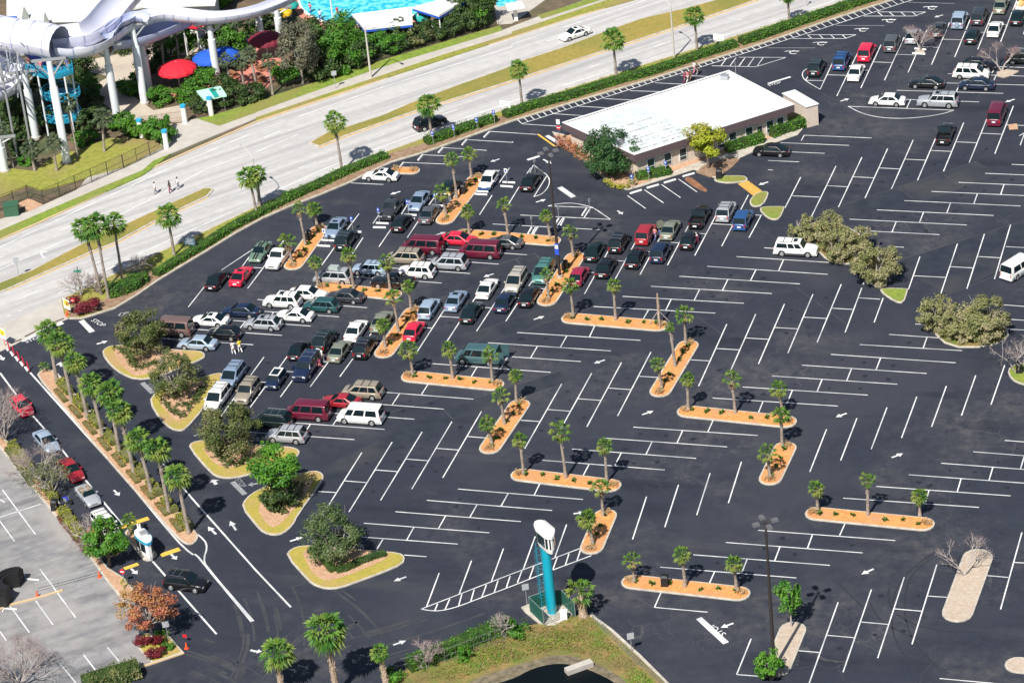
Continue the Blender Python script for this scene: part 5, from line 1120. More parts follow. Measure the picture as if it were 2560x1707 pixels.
bush(F3(1550,965),.75,'bush_green','lower green ball bush on the corner island',seed=66,h=.9,n=600,size=.1)
island('planter_island', F3.L(1262,900,1285,850,1330,822,1540,828,1690,1000,1400,1098,1340,1045,1270,955), 'yellow_grass', 'corner island with crimson bushes under the autumn tree', smooth=0)
hedge(F3,(1290,1190,1100,1240,900,1300,780,1340),2.2,1.4,'oak_olive','clipped brownish olive hedge at the bottom left edge',z=.02,n=80,pos=0)
# entrance road planting strips
island('planter_island', [F(*p) for p in ((91,941),(100,929),(115,925),(136,927),(150,943),(269,1080),(380,1205),(480,1318),(496,1338),(494,1352),(480,1362),(462,1361),(440,1343),(340,1232),(232,1108),(150,1010))], 'pink_mulch', 'long palm island between the lanes of the entrance road', smooth=1)
island('planter_island', [F(*p) for p in ((0,1090),(20,1105),(161,1272),(235,1375),(270,1420),(310,1445),(340,1482),(340,1497),(325,1505),(308,1503),(272,1460),(229,1400),(60,1195),(0,1121),(-60,1045),(-50,1030))], 'pink_mulch', 'planting strip between the entrance road and the old grey lot', smooth=0)
island('planter_island', [F(*p) for p in ((310,1335),(318,1325),(330,1320),(350,1338),(393,1385),(380,1400),(362,1403),(350,1392))], 'pink_mulch', 'narrow island carrying the white ticket booth', smooth=1)
def bandrow(c, a, b, n, mat, gap, wd, h, lab, grp, size=.1):
    p, q = c.px(*a), c.px(*b)
    for k in range(n):
        t0, t1 = k/n, (k+1-gap)/n; hedge(None, [G(*lerp(p,q,t0)), G(*lerp(p,q,t1))], wd, h, mat, lab+' %s from the top' % ORD[k], 'planting_row', grp, z=.17, n=90, size=size, core='oak_olive', cat='hedge')
bandrow(F,(150,960),(486,1340),9,'yellow_leaf',.3,1.0,.7,'bright yellow green shrub row between the palms,','yellow shrub rows on the palm island',size=.12)
bandrow(F,(140,980),(465,1345),9,'rust_leaf',.3,.6,.35,'low rusty plant row beside the palms,','rusty plant rows on the palm island')
bandrow(F,(30,1120),(92,1208),1,'yellow_leaf',.05,1.1,.8,'yellow green shrub row at the old lot,','yellow shrub rows beside the old lot',size=.12)
bandrow(F,(112,1222),(140,1258),1,'yellow_leaf',.05,1.0,.7,'shorter yellow shrub row at the old lot below a bare tree,','yellow shrub rows beside the old lot',size=.12)
bandrow(F,(157,1284),(212,1358),1,'yellow_leaf',.05,1.1,.8,'yellow shrub row at the old lot near the booth,','yellow shrub rows beside the old lot',size=.12)
bandrow(F,(18,1128),(84,1222),1,'shrub_dark',.05,.6,.4,'low dark row along the kerb of the old lot,','dark rows beside the old lot')
bandrow(F,(150,1298),(225,1392),1,'crimson_leaf',.05,.7,.4,'low dark red row along the kerb of the old lot,','dark rows beside the old lot')
bush(F(330,1340),.5,'yellow_leaf','yellow leaved shrub beside the ticket booth',seed=71,h=.6)
bush(F3(1150,420),.5,'yellow_leaf','spindly yellow shrub at the lower tip of the old lot strip',seed=72,h=1.3)
# building planting
hedge(C3,(1940,1385,2100,1335,2280,1285),2.0,1.2,'hedge_green','clipped hedge along the building front, beside the yellow green tree','hedge','hedges along the building front')
hedge(C4,(18,1252,130,1205,240,1172,325,1140),2.0,1.3,'hedge_green','clipped hedge at the far right end of the building front','hedge','hedges along the building front')
hedge(E4,(620,140,760,115,900,90,1010,60),1.5,.9,'bush_green','low green shrubs behind the blue parking signs','hedge','hedges along the building front')
bushrow(C3,(410,1310,500,1360,620,1440,660,1480),9,.9,'autumn_leaf','brownish pink shrub along the left end wall of the building','shrubs at the left end wall',h=1.2)
bushrow(E4,(270,170,340,230,420,260,520,250),10,.45,'yellow_leaf','yellow flowering plant below the dark glossy tree','yellow flowers at the building corner')
bush(E4(560,190),.7,'palm_green','spiky green plant beside the leftmost blue sign',seed=73,h=1.0)
# grass triangles of the right part
def gisl(poly, lab, bedm='green_grass'): return island('planter_island', poly, bedm, lab, smooth=1, kw=.18)
gisl(E4.L(1520,140,1600,100,1880,98,1925,130,1920,165,1700,190,1560,170),'oval grass island left of the ochre ramp')
gisl(E4.L(1955,370,2040,295,2150,280,2178,315,2110,445,2000,470,1945,430),'rounded grass island right of the ochre ramp')
gisl([F(*p) for p in ((1896,524),(1912,518),(1962,518),(1962,521),(1951,548),(1934,552),(1915,545))],'triangular grass island beside the bright blue SUV')
island('planter_island', H2.L(330,690,430,740,540,850,680,885,790,875,850,950,950,1090,1080,1080,1090,1035,1050,900,900,640,600,480,330,520), 'bank_grass','rough bed under the upper willowy clump', smooth=1)
gisl(H2.L(1010,1125,1060,1100,1275,1106,1280,1115,1240,1240,1150,1225),'triangular grass island below the upper willowy clump')
island('planter_island', H2.L(1480,1480,1700,1400,2000,1380,2180,1450,2200,1560,2000,1640,1650,1640), 'bank_grass','rough bed under the lower willowy clump', smooth=1)
gisl(H4.L(2030,240,2120,180,2300,160,2300,400,2160,372,2070,330),'round grass island at the right edge of the photo')
# ================================================================ STRUCTURES
pm('roof_white', (.74,.74,.74), (.66,.67,.68), .25, rough=.6)
pm('roof_metal', (.48,.52,.54), (.60,.63,.64), .5, rough=.45)
pm('fascia_brown', (.105,.075,.082), rough=.7)
pm('wall_beige', (.60,.51,.43), (.53,.45,.38), 1.0, rough=.9)
pm('glass_dark', (.015,.03,.035), rough=.06, spec=.7)
pm('frame_white', (.75,.75,.73), rough=.5)
pm('teal_paint', (.005,.33,.46), rough=.35, coat=.4)
pm('booth_white', (.84,.83,.80), rough=.4)
pm('booth_blue', (.03,.36,.60), rough=.4)
pm('green_screen', (.006,.075,.055), (.010,.10,.07), 1.5, rough=.8)
pm('steel_grey', (.42,.44,.46), rough=.45, metal=.5)
pm('pole_dark', (.035,.028,.026), rough=.6)
pm('pole_pale', (.50,.47,.42), rough=.7)
pm('sign_blue', (.03,.09,.55), rough=.4)
pm('sign_red', (.60,.02,.03), rough=.4)
pm('sign_white', (.80,.80,.80), rough=.5)
pm('sign_yellow', (.85,.62,.02), rough=.5)
pm('sign_back', (.38,.40,.42), rough=.6)
pm('sign_green', (.0,.26,.18), rough=.5)
pm('slide_white', (.66,.67,.78), rough=.35, coat=.3)  # lavender tint puts the slides' bluish shading into the base colour
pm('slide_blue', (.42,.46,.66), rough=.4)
pm('park_blue', (.01,.22,.33), rough=.45)
pm('canopy_red', (.62,.012,.03), rough=.8); pm('canopy_blue', (.012,.09,.50), rough=.8); pm('canopy_maroon', (.16,.012,.03), rough=.8); pm('canopy_teal', (.01,.30,.26), rough=.8); pm('canopy_yellow', (.75,.45,.02), rough=.8)
pm('pool_water', (.01,.42,.60), (.22,.80,.86), 1.1, bump=.5, rough=.1, detail=8, world=True, pos=(.42,.62), spec=.6)  # pale blotches painted into the water colour in place of caustics
pm('column_white', (.66,.70,.72), rough=.5)
pm('orange_plastic', (.80,.10,.03), rough=.5)
pm('iron', (.02,.02,.02), rough=.6)
# ---- flat roofed building
ZR = 3.8
Lc, Tc, Rc, Bc = G(1405.3,307,ZR), G(1836.6,170.6,ZR), G(1985.8,261.9,ZR), G(1585.7,388,ZR)
Tc = (Lc[0]+Rc[0]-Bc[0]+ (Tc[0]-(Lc[0]+Rc[0]-Bc[0]))*.6, Lc[1]+Rc[1]-Bc[1]+(Tc[1]-(Lc[1]+Rc[1]-Bc[1]))*.6)
bt = empty('flat_roof_building', Bc, 0, 'long low beige building with a white flat metal roof and brown fascia', 'building')
def rel(p): return (p[0]-Bc[0], p[1]-Bc[1])
rf = [rel(Bc), rel(Rc), rel(Tc), rel(Lc)]
wl = inset(rf, .7)
m = MB().prism(wl, 0, ZR-.9).mesh('wall'); tri(m); link('wall', m, 'wall_beige', bt)
m = MB()                                              # board and batten ribs
for i in range(4):
    a, b = wl[i], wl[(i+1)%4]; n = int(math.dist(a,b)/.6); d = Vector((b[0]-a[0],b[1]-a[1])).normalized()
    for k in range(n): p = lerp(a,b,(k+.5)/n); m.box((p[0]+d.y*.02,p[1]-d.x*.02,1.4),(.05,.05,2.7),rz=math.atan2(d.y,d.x))
m.obj('wall_ribs', 'wall_beige', bt)
m = MB(); ip = inset(rf, .15)
for i in range(4): m.prism([rf[i],rf[(i+1)%4],ip[(i+1)%4],ip[i]], ZR-1.0, ZR)
fo = m.obj('fascia','fascia_brown',bt)
m = MB()
for i in range(4):
    a, b = rf[i], rf[(i+1)%4]; n = int(math.dist(a,b)/.45); d = Vector((b[0]-a[0],b[1]-a[1])).normalized()
    for k in range(n): p = lerp(a,b,(k+.5)/n); m.box((p[0]+d.y*.01,p[1]-d.x*.01,ZR-.5),(.05,.05,.96),rz=math.atan2(d.y,d.x))
m.obj('fascia_ribs','fascia_brown',fo)
m = MB(); jp = inset(rf,-.03); kp = inset(rf,.28)
for i in range(4): m.prism([jp[i],jp[(i+1)%4],kp[(i+1)%4],kp[i]], ZR+.002, ZR+.06)
m.obj('roof_edge','roof_white',bt)
inn = inset(rf,.16); B_, R_2, T_, L_ = inn
def bl(u, v): a, b = lerp(L_,T_,u), lerp(B_,R_2,u); return lerp(a,b,v)     # u along the long side, v towards the front
def rpatch(u0,u1,v0,v1,z,mat,nm,par=bt):
    mm = MB().prism([bl(u0,v0),bl(u1,v0),bl(u1,v1),bl(u0,v1)], z-.3, z).mesh(nm); return link(nm, mm, mat, par)
rm = rpatch(0,1,0,1,ZR-.12,'roof_white','roof')
rpatch(.004,.41,.08,.985,ZR-.06,'roof_metal','roof_metal_sheet',bt)
m = MB()
for k in range(52): u = .006+.40*k/52; a, b = bl(u,.08), bl(u,.985); m.box(((a[0]+b[0])/2,(a[1]+b[1])/2,ZR-.045),(.05,math.dist(a,b),.05),rz=math.atan2(b[1]-a[1],b[0]-a[0])-math.pi/2)
m.obj('roof_seams','roof_metal',rm)
m = MB(); r = random.Random(4)
for v in (.42,.56,.66,.72,.80,.86,.93):
    for k in range(34):
        if r.random() < .55: u = .08+.30*k/34; p = bl(u,v+r.uniform(-.004,.004)); m.box((p[0],p[1],ZR-.03),(r.uniform(.1,.45),.07,.03),rz=.78)
m.obj('roof_fasteners', pm('rust_dark',(.12,.11,.12)), rm)
for u0,u1,v0,v1 in ((.17,.30,.62,.66),(.2,.3,.72,.75),(.24,.33,.80,.84),(.05,.12,.3,.34)): rpatch(u0,u1,v0,v1,ZR-.015,'roof_white','roof_patch',rm)
for u in (.44,.455,.47): rpatch(u,u+.004,.05,.55,ZR-.10,'roof_metal','roof_pipe',rm); rpatch(u+.01,u+.014,.62,.97,ZR-.10,'roof_metal','roof_pipe',rm)
m = MB().box((*bl(.93,.12),ZR+.25),(1.0,.9,.6)); m.obj('roof_fan','steel_grey',bt)
m = MB(); p = bl(.97,.2); m.tube([(p[0],p[1],ZR-.2),(p[0],p[1],ZR+2.6)],.03,5); m.obj('antenna','steel_grey',bt)
a0, b0 = wl[0], wl[1]; dd_ = Vector((b0[0]-a0[0],b0[1]-a0[1])).normalized(); an = math.atan2(dd_.y,dd_.x)
for f in (.09,.20,.30,.47,.55,.63,.74,.81,.88,.95):
    p = lerp(a0,b0,f); p = (p[0]+dd_.y*.03,p[1]-dd_.x*.03)
    if f == .81: mm = MB().box((p[0],p[1],1.05),(1.0,.08,2.1),rz=an); d_ = mm.obj('door', 'wall_beige', bt); MB().box((p[0]+dd_.y*.06,p[1]-dd_.x*.06,1.3),(.7,.05,1.2),rz=an).obj('pane','glass_dark',d_); continue
    w_ = MB().box((p[0],p[1],1.45),(1.15,.10,1.75),rz=an).obj('window','frame_white',bt)
    MB().box((p[0]+dd_.y*.045,p[1]-dd_.x*.045,1.45),(.95,.06,1.55),rz=an).obj('pane','glass_dark',w_)
    MB().box((p[0]+dd_.y*.085,p[1]-dd_.x*.085,1.2),(.95,.03,.05),rz=an).obj('sash','frame_white',w_)
a1, b1 = wl[3], wl[0]; d1_ = Vector((b1[0]-a1[0],b1[1]-a1[1])).normalized(); p = lerp(a1,b1,.25)
MB().box((p[0]+d1_.y*.04,p[1]-d1_.x*.04,1.15),(1.2,.08,2.3),rz=math.atan2(d1_.y,d1_.x)).obj('door','wall_beige',bt)
# annex
za = 3.1; ax_ = [C4(125,850,za), C4(245,818,za), C4(465,945,za), C4(330,988,za)]; ax_ = [ax_[0],ax_[1],ax_[2],(ax_[0][0]+ax_[2][0]-ax_[1][0], ax_[0][1]+ax_[2][1]-ax_[1][1])]
t = empty('utility_annex', ax_[3], 0, 'small white roofed block at the right end of the flat roofed building', 'shed'); rl = [(q[0]-ax_[3][0],q[1]-ax_[3][1]) for q in ax_]
m = MB().prism(inset(rl,.12),0,za-.12).mesh('wall'); tri(m); link('wall',m,'wall_beige',t); m = MB().prism(rl,za-.12,za).mesh('roof'); tri(m); link('roof',m,'roof_white',t)
q = C4(410,1110); t = empty('air_conditioner', q, .8, 'white air conditioning unit on the wall of the small annex', 'air conditioner'); MB().box((0,.25,1.3),(1.0,.5,1.9)).obj('body','frame_white',t); MB().box((0,-.03,.9),(.8,.06,.6)).obj('grille','steel_grey',t)
patch('building_apron', [G(*p) for p in ((1380,330),(1390,345),(1520,455),(1545,470),(1570,476),(1600,468),(1735,425),(1765,436),(1790,448),(1805,438),(1832,405),(1850,396),(1920,364),(1995,338),(2012,318),(1990,290),(1700,300),(1420,340))], 'kerb_concrete', z=.09)
patch('building_bed', [G(*p) for p in ((1388,338),(1395,345),(1520,450),(1550,466),(1575,471),(1600,463),(1735,410),(1830,378),(1900,355),(1960,335),(1990,322),(1985,290),(1700,300),(1420,340))], 'pink_mulch', z=.11)
patch('building_bed', [G(*p) for p in ((1740,432),(1760,415),(1830,395),(1850,400),(1830,420),(1800,440),(1775,444))], 'bed_brown', z=.12)
patch('tar_patch', E4.L(1180,120,1240,100,1330,160,1390,210,1450,260,1440,285,1380,270,1290,220,1200,160), 'stain', z=.006, smooth=1)
# ---- wheel stops
def stop(c, x0, y0, x1, y1, lab, grp='white concrete wheel stops'):
    a, b = c(x0,y0), c(x1,y1); L = math.dist(a,b); o = MB().box((0,0,.08),(L,.24,.16),top=(.97,.6)).obj('wheel_stop','frame_white'); o.location = ((a[0]+b[0])/2,(a[1]+b[1])/2,0); o.rotation_euler = (0,0,math.atan2(b[1]-a[1],b[0]-a[0])); tag(o, lab, 'wheel stop', grp)
for i, v in enumerate(((140,1050,325,1060),(80,1132,268,1140),(540,928,722,934),(930,803,1115,812),(888,865,1075,870),(1338,685,1522,690),(1410,735,1497,740),(1745,548,1922,555),(1760,610,1893,618))):
    stop(D3,*v,'white wheel stop '+('at the nose of the silver blue sedan by the island','below it, lowest at the silver blue sedan by the island','above the dark green boxy SUV','at the nose of the black pickup','second below the nose of the black pickup','at the nose of the pale blue sedan','in front of the black hatchback','near the palm by the dark green car','in front of the grey sedan')[i])
for i, v in enumerate(((170,342,355,352),(155,382,340,393),(562,210,745,220),(530,266,715,280))): stop(D4,*v,'white wheel stop '+('nearest the blue and white wagon','below the first one of the blue and white wagon','at the white sign right of the wagon','lower one at the white sign right of the wagon')[i])
for i, v in enumerate(((1715,695,1780,595),(1330,810,1380,735),(1405,835,1455,740),(930,962,985,865),(1010,965,1070,870))): stop(D4,*v,'white wheel stop '+('in the triangle under the painted arc','left one of the middle pair above the long island','right one of the middle pair above the long island','left one of the pair touching the island','right one of the pair touching the island')[i])
for i, v in enumerate(((540,305,678,262),(738,240,880,200),(940,180,1080,138),(1160,105,1300,65))): stop(E4,*v,'white wheel stop %s from the left along the building' % ('first','second','third','fourth')[i])
for i, v in enumerate(((2080,1255,2130,1205),(1880,1325,1922,1277),(1665,1395,1708,1350),(1478,1465,1522,1415),(1308,1535,1345,1487))): stop(C2,*v,'white wheel stop %s from the right at the hedge stalls' % ORD[i])
stop(C4,1335,447,1445,455,'white wheel stop above the small bare tree','wheel stops at the small bare tree'); stop(C4,1315,490,1435,498,'white wheel stop below the small bare tree','wheel stops at the small bare tree')
patch('rubble', C4.L(2085,665,2180,640,2290,655,2230,690,2150,715,2090,700), 'pale_mulch', z=.12); patch('tree_cutout', C4.L(1345,462,1420,455,1430,485,1335,487), 'pale_mulch', z=.05)
patch('rubble', C4.L(2190,1140,2270,1130,2280,1180,2200,1185), 'pink_mulch', z=.05)
# ---- lamps
def pole_lamp(b, tp, lab):
    g = G(*b); h = height(b, tp); t = empty('parking_lot_lamp', g, 0, lab, 'lamp post', 'four headed parking lot lamps')
    MB().tube([(0,0,-.05),(0,0,.5)],.36,14).obj('base','kerb_concrete',t); MB().tube([(0,0,.4),(0,0,h*.5),(0,0,h)],[.20,.16,.10],10).obj('pole','pole_dark',t)
    for k in range(4):
        a = k*math.pi/2+.6; d = (math.cos(a),math.sin(a)); MB().tube([(0,0,h-.1),(d[0]*.7,d[1]*.7,h-.02)],.05,5).obj('arm','pole_dark',t)
        o = MB().box((d[0]*.95,d[1]*.95,h),(.7,.52,.24),rz=a,top=(.85,.85)).obj('lamp_head',pm('lamp_grey',(.12,.12,.13),rough=.5),t)
    return t, h
t, h = pole_lamp((1400.2,696),(1370,380),'tall black lamp post with four heads and a blue banner on the diagonal island')
MB().box((-.0,-.2,h*.24),(.5,.12,1.5)).obj('banner','sign_blue',t); MB().box((-.0,-.275,h*.24+.35),(.4,.03,.5)).obj('banner_panel','sign_white',t)
pole_lamp((1936,1672),(1912,1305),'tall black lamp post with four heads on the lower right gravel island')
def street_lamp(b, tp, dirv, lab, arm=2.6):
    g = G(*b); h = height(b, tp); t = empty('street_lamp', g, 0, lab, 'street lamp', 'curved arm street lamps')
    d = Vector(dirv).normalized(); MB().tube([(0,0,-.05),(0,0,h*.6),(0,0,h)],[.17,.13,.09],8).obj('pole','pole_pale',t)
    MB().tube([(0,0,h-.05),(d.x*arm*.4,d.y*arm*.4,h+.55),(d.x*arm,d.y*arm,h+.8)],.05,6).obj('arm','pole_pale',t); MB().box((d.x*(arm+.3),d.y*(arm+.3),h+.78),(.8,.3,.18),rz=math.atan2(d.y,d.x),top=(.7,.7)).obj('lamp_head','sign_back',t)
rd = (math.sin(ROAD_ANG), -math.cos(ROAD_ANG))
street_lamp((927.9,197),(908,68),rd,'pale street lamp with curved arm on the far verge of the road')
street_lamp((1685.8,148),(1676,14),(-rd[0],-rd[1]),'pale street lamp in the hedge near the top of the photo')
street_lamp((649,515),(635,395),(-rd[0],-rd[1]),'street lamp beside the paired street palms')
# ---- signs
def sign(c, x, y, h, label, panels, group=None, cat='sign', rz=-.1, z=0.0, pole='steel_grey', r_=.04):
    g = c(x,y); t = empty('sign', (g[0],g[1],z), rz, label, cat, group); MB().tube([(0,0,-.05),(0,0,h)],r_,6).obj('post',pole,t)
    for (w_,hh,zc,mat,kind) in panels:
        m = MB()
        if kind == 'box': m.box((0,-.05,zc),(w_,.03,hh))
        elif kind == 'disc':
            n = 14; m.add([(w_/2*math.cos(6.283*i/n),yy,zc+w_/2*math.sin(6.283*i/n)) for yy in (-.035,-.065) for i in range(n)], [tuple(range(n)),tuple(range(2*n-1,n-1,-1))]+[(i,(i+1)%n,n+(i+1)%n,n+i) for i in range(n)])
        elif kind == 'bar': m.box((0,-.085,zc),(w_,.02,hh))
        m.obj('panel' if kind != 'bar' else 'marking', mat, t)
    return t
hp = [(.40,.52,1.9,'sign_blue','box'),(.15,.22,1.95,'sign_white','bar'),(.34,.12,1.5,'sign_back','box')]
gh_ = 'blue disabled parking signs'
for c, x, y, d in ((D3,985,800,'at the nose of the black pickup'),(D3,1405,680,'at the nose of the pale blue sedan'),(D3,1803,590,'near the palm and the dark green car'),(D3,597,925,'above the dark green boxy SUV'),(E4,572,255,'leftmost of three along the building'),(E4,768,165,'middle of three along the building'),(E4,968,95,'rightmost of three along the building'),
    (C2,1620,1330,'leftmost in the hedge piece below the black SUV'),(C2,1812,1275,'second in the hedge piece below the black SUV'),(C2,2022,1205,'third in the hedge piece below the black SUV'),(C2,2178,1140,'rightmost in the hedge piece below the black SUV'),(D4,375,735,'grey one above the long horizontal island') if False else (C4,355,60,'at the top of the photo beside a street palm')):
    sign(c,x,y,2.2,'blue disabled parking sign '+d,hp,gh_)
sign(D3,198,1105,2.2,'white faced disabled parking sign between the two lowest wheel stops',[(.45,.6,1.9,'sign_white','box'),(.2,.3,1.9,'sign_blue','bar')],gh_)
sign(D4,625,230,2.2,'white faced disabled parking sign right of the blue and white wagon',[(.45,.6,1.9,'sign_white','box'),(.22,.3,1.9,'sign_blue','bar')],gh_)
for x, y, d in ((990,905,'left thin grey sign seen from behind above the long island'),(1380,760,'middle thin grey sign seen from behind above the long island'),(1830,655,'right thin grey sign seen from behind at the painted triangle'),(1035,75,'thin grey sign inside the curved painted stall')): sign(D4,x,y,2.1,d,[(.4,.5,1.8,'sign_back','box')],'grey sign backs',rz=1.2)
def noentry(c,x,y,lab,extra=True,h=2.6): sign(c,x,y,h,lab,[(.62,.62,h-.4,'sign_red','disc'),(.42,.12,h-.4,'sign_white','bar')]+([(.5,.7,h+.45,'sign_white','box')] if extra else []),'red no entry signs',rz=.0)
noentry(C3,437,1300,'red no entry sign at the left corner of the flat roofed building'); noentry(D1,690,1350,'red no entry sign beside the crimson bush',False)
noentry(F3,1145,365,'red sign on a leaning post at the tip of the old lot strip',False,2.0)
def arrowsign(c,x,y,lab):
    g = c(x,y); t = empty('sign',(g[0],g[1],0),-.5,lab,'sign','yellow entrance signs'); MB().tube([(0,0,0),(0,0,2.0)],.05,6).obj('post','orange_plastic',t); MB().box((0,-.05,1.7),(1.3,.05,1.3)).obj('panel','sign_white',t); MB().box((.05,-.085,1.85),(.95,.03,.75)).obj('marking','sign_yellow',t)
    m = MB(); m.quad((-.2,-.11,1.5),(.15,-.11,1.5),(.0,-.11,1.85),(.0,-.11,1.6)); m.quad((.0,-.112,1.6),(.25,-.112,1.9),(.15,-.112,2.0),(-.1,-.112,1.75)); m.obj('marking','orange_plastic',t)
arrowsign(D1,630,1350,'white and yellow sign on an orange post at the driveway, right one'); arrowsign(F1,60,395,'white and yellow sign at the left edge above the red posts')
def signback(c,x,y,h,lab,w_=.7,hh=.7): sign(c,x,y,h,lab,[(w_,hh,h-.35,'sign_back','box')],'grey road sign backs',rz=.5)
signback(C2,728,820,2.9,'grey road sign on the far verge left of the street lamp'); signback(D1,175,1000,2.9,'grey road sign at the left tip of the brown grass median'); signback(H6,85,1150,2.6,'pale sign post at the left corner of the green tower yard'); signback(F5,1100,1290,2.4,'grey sign post on the kerb right of the grassy bank'); signback(F3,1550,900,2.6,'grey sign post on the corner island under the autumn tree')
g = D1(740,1140); t = empty('sign',g,.3,'green street name sign above the pink brown bare tree','sign'); MB().tube([(0,0,0),(0,0,3.2)],.04,6).obj('post','steel_grey',t); MB().box((0,-.05,3.1),(.9,.03,.28)).obj('panel','sign_green',t); MB().box((.05,.05,3.4),(.03,.8,.28)).obj('panel','sign_green',t)
for c,x,y,l in ((C2,2280,1040,'white lettered road sign at the left end of the long hedge'),(C3,1890,430,'white road board over a palm shadow'),(D1,1745,760,'blue white board over a palm shadow near the hedge')):
    g = c(x,y); t = empty('sign',g,-.15,l,'sign','boards along the hedge')
    for s in (-.7,.7): MB().tube([(s,0,0),(s,0,1.9)],.04,5).obj('post','steel_grey',t)
    MB().box((0,-.05,1.45),(1.6,.05,1.0)).obj('panel','sign_white' if c is not D1 else pm('board_blue',(.07,.13,.20),rough=.5),t); m = MB()
    for k in range(4): m.box((0,-.082,1.75-k*.2),(1.2-.25*(k%2),.015,.07))
    m.obj('marking','sign_back',t)
# ---- red lane posts, cones, bins
for k in range(5):
    x, y = 118+k*57, 452+k*60; g = F1(x,y); t = empty('lane_post',g,0,'%s red flexible lane post from the top at the entrance road' % ORD[k],'lane post','red flexible posts between the entrance lanes'); t.rotation_euler = (0,rad(-6),0); MB().tube([(0,0,0),(0,0,1.25)],.085,8).obj('post',pm('post_red',(.55,.03,.06),rough=.5),t); MB().tube([(0,0,0),(0,0,.06)],.2,10).obj('base','dark_trim',t)
def cone(c,x,y,l):
    g = c(x,y); t = empty('traffic_cone',g,0,l,'traffic cone','orange traffic cones'); MB().tube([(0,0,.03),(0,0,.75)],[.17,.03],10).obj('cone','orange_plastic',t); MB().box((0,0,.02),(.42,.42,.04)).obj('base','orange_plastic',t)
cone(F3,1715,955,'traffic cone with a pink sign on the road beside the corner island'); cone(F3,915,300,'traffic cone at the right end of the crowd barrier'); cone(F3,345,480,'traffic cone at the left end of the crowd barrier'); cone(D1,610,1350,'traffic cone at the foot of the yellow driveway sign')
g = F3(1708,905); o = MB().box((0,0,.1),(.45,.05,.35)).obj('small_sign','sign_red'); o.location = (g[0],g[1],.75); tag(o,'small pink red board on top of the road cone','sign')
def bin_(c,x,y,l,z=.12): g = c(x,y); t = empty('litter_bin',(g[0],g[1],z),.1,l,'litter bin','black litter bins'); MB().box((0,0,.55),(.75,.75,1.1),top=(.9,.9)).obj('body','dark_trim',t); MB().box((0,0,1.2),(.82,.82,.2),top=(.6,.6)).obj('lid','dark_trim',t)
bin_(D2,2165,1050,'black bin on the island beside the white pickup'); bin_(D3,2190,380,'black bin on the island above the person in yellow'); bin_(E3,1415,430,'black bin at the foot of the tall lamp post island'); bin_(F5,1405,680,'black bin on the horizontal island near the tower'); bin_(E4,1590,130,'black bin on the oval grass island'); bin_(H4,2145,265,'black bin under the bare tree at the right edge')
bin_(F2,680,960,'black bin in the strip near the motorcycle')
# ---- observation tower
g = H6(385,1245); tw = empty('observation_tower', g, 0, 'teal column tower carrying a white rounded lookout cabin', 'tower')
MB().tube([(0,0,0),(0,0,4),(0,0,8.6)],[.49,.49,.49],24).obj('column','teal_paint',tw,50)
def cabin(t, poly, z0, z1, roofmat, band, name='cabin', win=True):
    poly = [(p[0]-t.location.x, p[1]-t.location.y) for p in poly]; 
    if area(poly) < 0: poly = poly[::-1]
    w0 = inset(poly,.10); wb = inset(poly,.22); n = len(poly); m = MB()
    m.v = [(p[0],p[1],z0) for p in wb]+[(p[0],p[1],z0+.5) for p in w0]+[(p[0],p[1],z1-.5) for p in w0]
    m.f = [tuple(range(n))[::-1]]+[(r*n+i,r*n+(i+1)%n,(r+1)*n+(i+1)%n,(r+1)*n+i) for r in (0,1) for i in range(n)]
    m.obj('body','booth_white',t)
    m = MB().prism(poly, z1-.55, z1-.22).mesh('roof_band'); tri(m); link('roof_band',m,band,t)
    a, b = inset(poly,.03), inset(poly,.45); m = MB(); m.v = [(p[0],p[1],z1-.215) for p in a]+[(p[0],p[1],z1) for p in b]; m.f = [tuple(range(n))[::-1],tuple(range(n,2*n))]+[(i,(i+1)%n,n+(i+1)%n,n+i) for i in range(n)]
    me = m.mesh('roof'); tri(me); link('roof',me,roofmat,t); return w0
pl = H6.L(160,170,170,135,200,117,250,112,295,122,405,212,412,240,398,300,370,318,320,318,275,298,178,215,z=10.8)
w0 = cabin(tw, pl, 8.4, 10.8, 'booth_white', 'booth_white')
def wallwins(t, w0, z0, z1, gap=.16, minl=.5, mat='glass_dark'):
    n = len(w0)
    for i in range(n):
        a, b = w0[i], w0[(i+1)%n]; L = math.dist(a,b)
        if L < minl: continue
        k = max(1,int(round(L/1.25))); d = Vector((b[0]-a[0],b[1]-a[1])).normalized()
        for q in range(k):
            f0, f1 = (q+.5)/k-.5/k+gap/L/1.0, (q+.5)/k+.5/k-gap/L; p = lerp(a,b,(f0+f1)/2); MB().box((p[0]+d.y*.02,p[1]-d.x*.02,(z0+z1)/2),((f1-f0)*L,.05,z1-z0),rz=math.atan2(d.y,d.x)).obj('window',mat,t)
wallwins(tw, w0, 9.0, 10.15, gap=.09, minl=.32)
m = MB(); lx, ly = -.85, .15
for s in (-.3,.3): m.tube([(lx+s*.5,ly+s*.8,0),(lx+s*.5,ly+s*.8,8.4)],.03,5)
for k in range(18): m.tube([(lx-.15,ly-.24,.4+k*.43),(lx+.15,ly+.24,.4+k*.43)],.015,4)
for k in range(8):
    z = 1.8+k*.8; m.tube([(lx-.15,ly-.24,z),(lx-.45,ly-.1,z),(lx-.45,ly+.3,z),(lx+.15,ly+.24,z)],.012,4)
for q in (-.1,.3): m.tube([(lx-.45,ly+q,1.8),(lx-.45,ly+q,7.4)],.012,4)
m.obj('ladder','teal_paint',tw)
patch('tower_slab', H6.L(15,1185,95,1150,300,1030,490,1080,680,1200,640,1260,420,1400,330,1400,220,1370,60,1240), 'kerb_concrete', z=.14)
